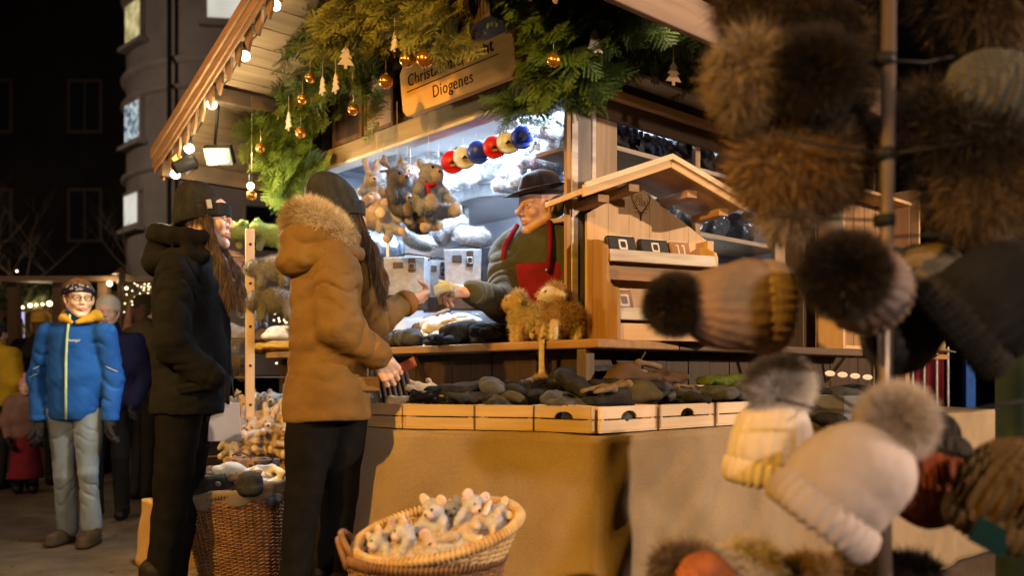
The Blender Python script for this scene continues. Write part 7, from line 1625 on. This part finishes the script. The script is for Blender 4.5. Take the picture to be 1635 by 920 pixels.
# red striped awning side and blue post beyond the stall
t = empty('striped_curtain', P(1478, 612, 6.2), (0, 0, .3), 'dark red curtain hanging between white poles beyond the end of the stall', 'curtain')
b = MB(); b.grid(lambda u, v: (-.16+.32*u, .02*math.sin(u*22), -.20+.42*v), 40, 3); o = b.build('cloth', mat('dark_red_cloth', (.10, .006, .012), rough=.8), t, smooth=True); o.modifiers.new('s', 'SOLIDIFY').thickness = .004
for x in (-.15, -.05, .06, .16): b = MB(); b.tube([(x, -.04, -.30), (x, -.04, .26)], .007, 8); b.build('pole', WHITEP, t, smooth=True)
c = P(1547, 600, 6.6); b = MB(); b.bx((-.035, -.03, 0), (.035, .03, 1.55)); tag(link('blue_post', b.mesh('blue_post', mat('blue_paint', (.01, .07, .30), rough=.5)), None, (c.x, c.y, 0)), 'square blue painted post beyond the end of the stall', 'post')
c = P(1441, 620, 5.3); b = MB(); b.bx((-.03, -.03, 0), (.03, .03, 1.25)); tag(link('wooden_post', b.mesh('wooden_post', HONEY['z']), None, (c.x, c.y, 0), (0, 0, ROT)), 'short honey coloured wooden post at the end of the stall', 'post')

# ================================================================ far market huts
def hut(x0, x1, Y, zt_, lab):
    t = empty('market_hut', ((x0+x1)/2, Y, 0), (0, 0, 0), lab, 'market hut'); w_ = (x1-x0)/2
    b = MB(); b.bx((-w_, .6, 0), (w_, .7, zt_)); b.build('back_wall', mat('hutback', (.16, .13, .04), (.10, .08, .03), scale=3), t)
    b = MB(); b.bx((-w_, -.2, 0), (w_, -.15, .9)); b.build('counter', DARKW['x'], t)
    b = MB(); V = [(-w_-.2, -.5, zt_), (w_+.2, -.5, zt_), (w_+.2, .9, zt_+.12), (-w_-.2, .9, zt_+.12)]; V += [(x, y, z+.05) for x, y, z in V]; b.add(V, [(0, 3, 2, 1), (4, 5, 6, 7), (0, 1, 5, 4), (1, 2, 6, 5), (2, 3, 7, 6), (3, 0, 4, 7)]); b.build('roof', OLDW['x'], t)
    for x in np.linspace(-w_, w_, 4): b = MB(); b.bx((x-.05, -.35, 0), (x+.05, -.25, zt_)); b.build('post', DARKW['z'], t)
    return t
hut(-7.6, -5.6, 12, H+(600-487)/F*11.6, 'far market hut at the left edge with a garland and string of bulbs')
hut(-5.35, -3.9, 9.6, H+(600-450)/F*9.2, 'nearer dark market hut with net lights behind the boy in blue')
g_ = np.random.default_rng(3)
fir('fir_garland', [((w2l(P(x, 470-abs(x)*.02, 11.4)-Vector((0, 0, .0)))[:]), .5, .1, .12, 45) for x in range(-5, 100, 18)], 21, 'long fir garland with small bulbs on the far hut at the left edge', tone=(.03, .045, .015))
FB_ = emis('far_bulb', (1, .78, .46), 6); FBY = emis('far_bulb_warm', (1, .62, .25), 4)
for i, (px, py, r, m_) in enumerate(((28, 491, 2.2, 0), (36, 491, 2.2, 0), (48, 488, 3.2, 0), (58, 487, 2, 0), (68, 486, 2, 0), (79, 485, 4, 0), (89, 483, 3.6, 0), (83, 501, 2.6, 1), (80, 512, 3.2, 1), (8, 527, 2.6, 1), (26, 519, 2.6, 1), (27, 433, 1.6, 0), (175, 453, 4.2, 0))):
    c = P(px, py, 11.0 if px < 150 else 9.0); b = MB(); b.ball((0, 0, 0), r/F*c.y, 12); tag(link('light_bulb', b.mesh('light_bulb', (FB_, FBY)[m_], True), None, c), 'small lit bulb strung along the far market hut at the left', 'light bulb', 'bulbs on the far market hut')
for i in range(34):
    px, py = g_.uniform(198, 243), g_.uniform(448, 500); c = P(px, py, 9.0); b = MB(); b.ball((0, 0, 0), (1.2 if i else 3)/F*9*.8, 8); tag(link('fairy_light', b.mesh('fairy_light', FB_, True), None, c), 'tiny fairy light of the net behind the black parka', 'fairy light', 'net of fairy lights')
for i in range(26):
    px, py = g_.uniform(436, 462), g_.uniform(460, 600); c = P(px, py, 7.0); b = MB(); b.ball((0, 0, 0), 1.3/F*7, 8); tag(link('fairy_light', b.mesh('fairy_light', FB_, True), None, c), 'tiny fairy light seen behind the plush rack', 'fairy light', 'fairy lights behind the plush rack')
c = P(207, 600, 8.2); t = empty('cone_tree', (c.x, c.y, 0), (0, 0, 0), 'tall pinkish cone shaped decoration behind the black parka', 'decoration'); b = MB(); b.lathe([(.17, 1.0), (.001, H+(600-478)/F*8.2)], 20); b.build('cone', mat('pink_cone', (.36, .2, .15), rough=.8), t, smooth=True); b = MB(); b.tube([(0, 0, 0), (0, 0, 1.0)], .03, 8); b.build('stem', OLDW['z'], t)
c = P(193, 600, 9.0); t = empty('lantern_post', (c.x, c.y, 0), (0, 0, 0), 'slim post with a small roofed lantern behind the boy in blue', 'lantern'); b = MB(); b.tube([(0, 0, 0), (0, 0, H+(600-452)/F*9)], .035, 8); b.build('post', OLDW['z'], t); b = MB(); z = H+(600-452)/F*9; b.lathe([(.05, z), (.05, z+.09), (.10, z+.09), (.001, z+.17)], 4); b.build('lantern_head', OLDW['z'], t)
l = bpy.data.lights.new('hut_light', 'POINT'); l.energy = 22; l.color = (1, .7, .35); l.shadow_soft_size = .1; o = bpy.data.objects.new('hut_light', l); COL.objects.link(o); o.location = P(175, 458, 9.1)
l = bpy.data.lights.new('hut_light', 'POINT'); l.energy = 20; l.color = (1, .72, .4); l.shadow_soft_size = .1; o = bpy.data.objects.new('hut_light', l); COL.objects.link(o); o.location = P(60, 492, 11.2)
c = P(75, 512, 10.6); t = empty('painted_sign', c, (0, 0, 0), 'brown picture board hanging under the far hut', 'sign'); b = MB(); b.bx((-.2, -.01, -.14), (.2, .01, .14)); b.build('board', mat('orange_board', (.36, .2, .12), (.12, .05, .03), scale=12), t)
c = P(32, 520, 10.8); t = empty('lit_sign', c, (0, 0, 0), 'small glowing pale violet sign beside the far cap wearer', 'sign'); b = MB(); b.bx((-.05, -.01, -.17), (.05, .01, .17)); b.build('panel', emis('violet_glow', (.7, .62, 1), .9), t)
# ================================================================ foreground hat stand
HY_ = 1.56
ps = P(1412, 600, HY_)
hk = empty('hat_stand', (ps.x, ps.y, 0), (0, 0, 0), 'blurred metal pole stand in the foreground carrying fur trimmed winter hats', 'hat stand')
b = MB(); b.tube([(.004, 0, 0), (0, 0, .9), (.010, 0, 1.9)], .0125, 14); b.build('pole', mat('stand_pole', (.26, .20, .16), (.16, .12, .10), rough=.35, metal=.6, bump=.05), hk, smooth=True)
for z in (.30, .62, .98, 1.33, 1.45, 1.62):
    b = MB(); b.tube([(0, 0, z-.01), (0, 0, z+.01)], .019, 14); b.build('collar', BLACKM, hk, smooth=True)
for i, (z, a, L) in enumerate(((1.62, 2.6, .17), (1.62, .4, .17), (1.45, 3.3, .2), (1.45, -.2, .2), (1.33, 2.9, .2), (1.30, .2, .22), (.98, 3.4, .22), (.98, -.3, .24), (.98, 1.8, .15), (.62, 2.8, .2), (.62, -.1, .25), (.62, 4.0, .15), (.30, 3.3, .25), (.30, -.2, .2), (.30, 4.6, .2))):
    b = MB(); b.tube([(0, 0, z), (math.cos(a)*L*.6, math.sin(a)*L*.6, z+.01), (math.cos(a)*L, math.sin(a)*L, z+.03)], .0028, 6); b.build('arm', WIRE, hk, smooth=True)
b = MB(); b.lathe([(.001, .03), (.2, .02), (.22, 0), (.001, 0)], 30); b.build('foot', BLACKM, hk, smooth=True)
KN = {}
def knit(nm, c, c2=None, bs=38): 
    if nm not in KN: KN[nm] = mat('knit_'+nm, c, c2 or tuple(v*.6 for v in c), kind='knit', scale=14, bscale=bs, rough=.95, bump=.9, bdist=.006, spec=.1)
    return KN[nm]
FG = 'winter hats on the foreground stand'
def whatf(px, py, Y, rpx, axis, lab, kmat, kcuff=None, furc=None, pom=None, furn=26000, furL=.05, cuff=True, flat=1.0, patch=10, cat='hat', pomr=.06, knitamp=.0012, inside=None):
    """a hat whose crown points along `axis`; rpx is the crown radius in photo pixels"""
    r = rpx/F*Y; t = empty('winter_hat', P(px, py, Y), (0, 0, 0), lab, cat, FG)
    q = Vector((0, 0, 1)).rotation_difference(Vector(axis).normalized()); t.rotation_mode = 'QUATERNION'; t.rotation_quaternion = q
    rib = lambda X, Y_, Z: knitamp*np.cos(np.arctan2(Y_, X)*22)*(1+0*Z)
    link('crown', sdf_mesh('crown', [ell((0, 0, r*.25), (r, r, r*1.05)), ell((0, 0, -.3*r), (r*.98, r*.98, r*.7)), ell((0, 0, -r*.9), (r*.82, r*.82, r*.55), neg=True, k=.01)], r/18, kmat, k=.03, field=sumf(rib, waves(int(px), 14/r*.12, .005, ridge=True))), t)
    if inside: b = MB(); b.ball((0, 0, -r*.35), (r*.8, r*.8, r*.3), 20); b.build('lining', inside, t, smooth=True)
    if cuff:
        ring = [(math.cos(a)*r*.98, math.sin(a)*r*.98, -r*.72) for a in [k*math.pi/14 for k in range(28)]]
        cz = [cap(Vector(a)*1, Vector(c_)*1, r*.17, r*.17, sc=(1, 1, 1.9), k=.005) for a, c_ in zip(ring, ring[1:]+ring[:1])]
        if furc and cuff == 'fur':
            link('fur_cuff', sdf_mesh('fur_cuff', [cap(a, c_, r*.22, r*.22, sc=(1, 1, 1.3)) for a, c_ in zip(ring, ring[1:]+ring[:1])], r/14, FB, k=.02, basecol=furc[0], fur=dict(n=furn, L=furL, w=.0008, jit=.85, comb=(0, 0, -.35), bend=1.0, colors=furc, mat=FURM, seed=int(px)+1, patch=patch)), t)
        else: link('ribbed_cuff', sdf_mesh('ribbed_cuff', cz, r/20, kcuff or kmat, k=.01, field=lambda X, Y_, Z: .0016*np.cos(np.arctan2(Y_, X)*30)*(1+0*Z)), t)
    if pom:
        pr = pomr; link('pompom', sdf_mesh('pompom', [ell((0, 0, 0), (pr*.55,)*3)], pr/10, FB, basecol=pom[0], fur=dict(n=int(furn*.8), L=pr*.7, w=.0008, jit=.55, colors=pom, mat=FURM, seed=int(px)+2, patch=patch*1.6, Ljit=.3)), t, loc=(0, 0, r*1.25+pr*.45))
    return t
BRF = ((.022, .014, .009), (.04, .024, .014), (.10, .055, .022), (.24, .125, .04), (.42, .32, .20)); DKF = ((.022, .014, .009), (.012, .008, .006), (.07, .042, .02), (.24, .15, .07)); CRF = ((.58, .50, .44), (.48, .40, .34), (.66, .60, .54)); MIXF = ((.05, .03, .02), (.12, .075, .04), (.24, .18, .12), (.34, .27, .19))
dk = knit('dark', (.03, .026, .022)); pat = mat('patchwork_knit', (.24, .14, .09), (.12, .10, .10), kind='noise', scale=9, rough=1, bump=.8, bscale=60, bdist=.006); rust = knit('rust', (.20, .055, .03)); cream = mat('cream_wool', (.50, .43, .40), (.42, .36, .33), rough=1, scale=20, bump=.6, bscale=70, bdist=.004); quilt = mat('quilted_white', (.46, .385, .36), (.36, .30, .28), rough=.7, scale=5, bump=.6, bscale=14, bdist=.012)
grey = knit('grey', (.12, .11, .09)); bge = knit('beige', (.28, .20, .15)); mus = knit('mustard', (.16, .10, .04))
def furball(px, py, Y, rx, ry, cols, lab, n=30000, L=.06, patch=14, comb=(0, 0, -.4), extra=None):
    rr = (rx/F*Y, min(rx, ry)/F*Y, ry/F*Y); L2 = L
    me = sdf_mesh('fur', [ell((0, 0, 0), tuple(max(v-L*.55, .015) for v in rr))]+(extra or []), .010, FB if cols is not DKF else dk, basecol=cols[1], k=.03, field=waves(int(px), 26, min(.012, min(rr)*.12)), fur=dict(n=n, L=L, w=.0009, jit=.85, bend=1.0, comb=comb, colors=cols, mat=FURM, seed=int(px+py) % 999, patch=patch))
    return tag(link('fur_hat', me, None, P(px, py, Y)), lab, 'fur hat', FG)
furball(1268, 0, 1.66, 106, 80, BRF, 'big brown and cream fur hat at the top, left of the pole', 42000, .07, 10)
furball(1365, 90, 1.80, 32, 90, DKF, 'narrow dark brown fur hat between the pole and the big fur hat', 16000, .05)
whatf(1285, 205, 1.66, 62, (-.15, -.75, .5), 'dark knitted hat with a thick brown fur brim left of the pole', dk, furc=BRF, cuff='fur', furn=42000, furL=.075, pom=DKF, pomr=.07)
furball(1272, 262, 1.66, 86, 60, BRF, 'wide orange-brown fur hat lowest left of the pole', 46000, .075, 9)
furball(1255, 345, 1.66, 40, 34, MIXF, 'small pale brown fur tail hanging under the wide fur hat', 6000, .05)
furball(1200, 120, 1.62, 52, 62, MIXF, 'mixed brown fur hat at the left edge of the stand', 18000, .06)
furball(1570, 5, 1.66, 108, 60, DKF, 'dark fur hat at the top right corner', 36000, .06)
whatf(1568, 175, 1.62, 70, (.3, -.45, .8), 'grey-brown cable knitted hat right of the pole', grey, furc=DKF, cuff='fur', furn=40000, furL=.07, knitamp=.005)
furball(1572, 295, 1.62, 88, 72, DKF, 'large dark brown fur hat low at the right edge', 46000, .075, 9)
whatf(1178, 490, 1.60, 66, (-1, -.12, .02), 'patchwork knitted hat lying sideways with beige ribbed cuff and dark pompom', pat, kcuff=bge, pom=DKF, pomr=.052, inside=dk)
whatf(1376, 458, 1.46, 62, (-.55, -.8, .10), 'patchwork knitted hat pointing its brown pompom at the camera', pat, kcuff=bge, pom=DKF, pomr=.062)
whatf(1470, 452, 1.72, 55, (.9, -.4, .1), 'olive and beige patterned knitted hat right of the pole', mat('pattern_knit', (.2, .15, .10), (.05, .045, .03), scale=16, rough=1, bump=.8), kcuff=grey)
whatf(1446, 525, 1.62, 58, (-.5, -.3, -.85), 'glossy black hat hanging crown down right of the pole', mat('black_velvet', (.014, .013, .013), (.03, .026, .025), rough=.6, scale=10, bump=.8, bscale=20, bdist=.01), furn=10000)
whatf(1590, 485, 1.50, 84, (.7, -.4, .6), 'large black fleece hat at the right edge', mat('black_fleece', (.02, .019, .021), (.012, .012, .012), rough=1, scale=14, bump=.8, bscale=50, bdist=.006), kcuff=dk)
whatf(1230, 712, 1.75, 60, (.15, -.05, 1), 'cream knitted hat with upright fluffy pompom, left of the quilted one', cream, pom=tuple(tuple(min(1, v*1.15) for v in c_) for c_ in CRF), pomr=.060, kcuff=cream)  # pompom colour lightened to offset the shadow of the hat above
whatf(1350, 775, 1.44, 84, (.72, -.1, .95), 'cream quilted hat tilted right with a fluffy pompom, in front of the pole', quilt, pom=CRF, pomr=.056, kcuff=quilt, knitamp=0)
whatf(1478, 765, 1.66, 58, (-.2, -.35, -.9), 'rust red and black hat hanging open end up right of the pole', rust, kcuff=dk, inside=cream)
whatf(1485, 715, 1.80, 42, (.3, .2, .9), 'small dark grey hat behind the tilted quilted hat', dk)
whatf(1608, 790, 1.48, 68, (.25, -.3, .9), 'mustard brown cable knitted hat at the right edge', mus, knitamp=.006)
b = MB(); b.bx((-.032, -.003, -.022), (.032, .003, .022)); tag(link('price_tag', b.mesh('price_tag', mat('dark_teal', (.006, .03, .028), rough=.8)), None, P(1582, 858, 1.42), (0, .5, 0)), 'dark green label on the mustard brown hat', 'tag')
b = MB(); b.bx((-.024, -.002, -.03), (.024, .002, .03)); tag(link('price_tag', b.mesh('price_tag', mat('teal_card', (.13, .26, .22), rough=.6)), None, P(1368, 868, 1.46)), 'small teal price card below the quilted hat', 'tag')
furball(1098, 905, 1.62, 62, 34, MIXF, 'brown striped fur hat at the bottom edge, left of the cream pompom', 22000, .045)
furball(1195, 900, 1.62, 46, 34, CRF, 'cream fluffy pompom at the bottom edge', 14000, .04)
whatf(1125, 935, 1.55, 40, (0, -.3, 1), 'orange knitted hat peeping up at the bottom edge', knit('orange', (.42, .14, .06)), cuff=False)
furball(1290, 915, 1.66, 50, 26, DKF, 'dark curly fur hat at the bottom left of the pole', 14000, .035)
furball(1448, 915, 1.66, 58, 28, DKF, 'dark fur hat at the bottom right of the pole', 16000, .04)
furball(1370, 900, 1.75, 40, 20, BRF, 'small brown fur hat at the foot of the teal card', 8000, .035)
# dark green post at the right edge
c = P(1622, 600, 2.6); b = MB(); b.tube([(0, 0, 0), (0, 0, 1.16)], .055, 20); b.tube([(0, 0, 1.16), (0, 0, 1.19)], .065, 20)
tag(link('metal_post', b.mesh('metal_post', mat('dark_green_paint', (.02, .03, .02), (.012, .018, .012), rough=.45), True), None, (c.x, c.y, 0)), 'thick dark green post at the right edge behind the hats', 'post')
# ================================================================ camera
cd = bpy.data.cameras.new('camera'); cam = bpy.data.objects.new('camera', cd); COL.objects.link(cam); scn.camera = cam
cam.location = (0, 0, H); cam.rotation_euler = (math.radians(90), 0, 0)
cd.sensor_width = 36; cd.lens = 36*F/1635; cd.shift_y = (HY-460)/1635; cd.clip_start = .05; cd.clip_end = 300
cd.dof.use_dof = True; cd.dof.focus_distance = 3.6; cd.dof.aperture_fstop = 1.7; cd.dof.aperture_blades = 7
scn.render.engine = 'CYCLES'; scn.cycles.use_denoising = True
try: scn.cycles.denoiser = 'OPENIMAGEDENOISE'
except Exception: pass
scn.cycles.max_bounces = 6; scn.cycles.diffuse_bounces = 3; scn.cycles.glossy_bounces = 3; scn.cycles.transparent_max_bounces = 8
scn.cycles.sample_clamp_indirect = 4; scn.cycles.caustics_reflective = False; scn.cycles.caustics_refractive = False
scn.view_settings.view_transform = 'Standard'; scn.view_settings.look = 'None'; scn.view_settings.gamma = 1; scn.view_settings.exposure = 0
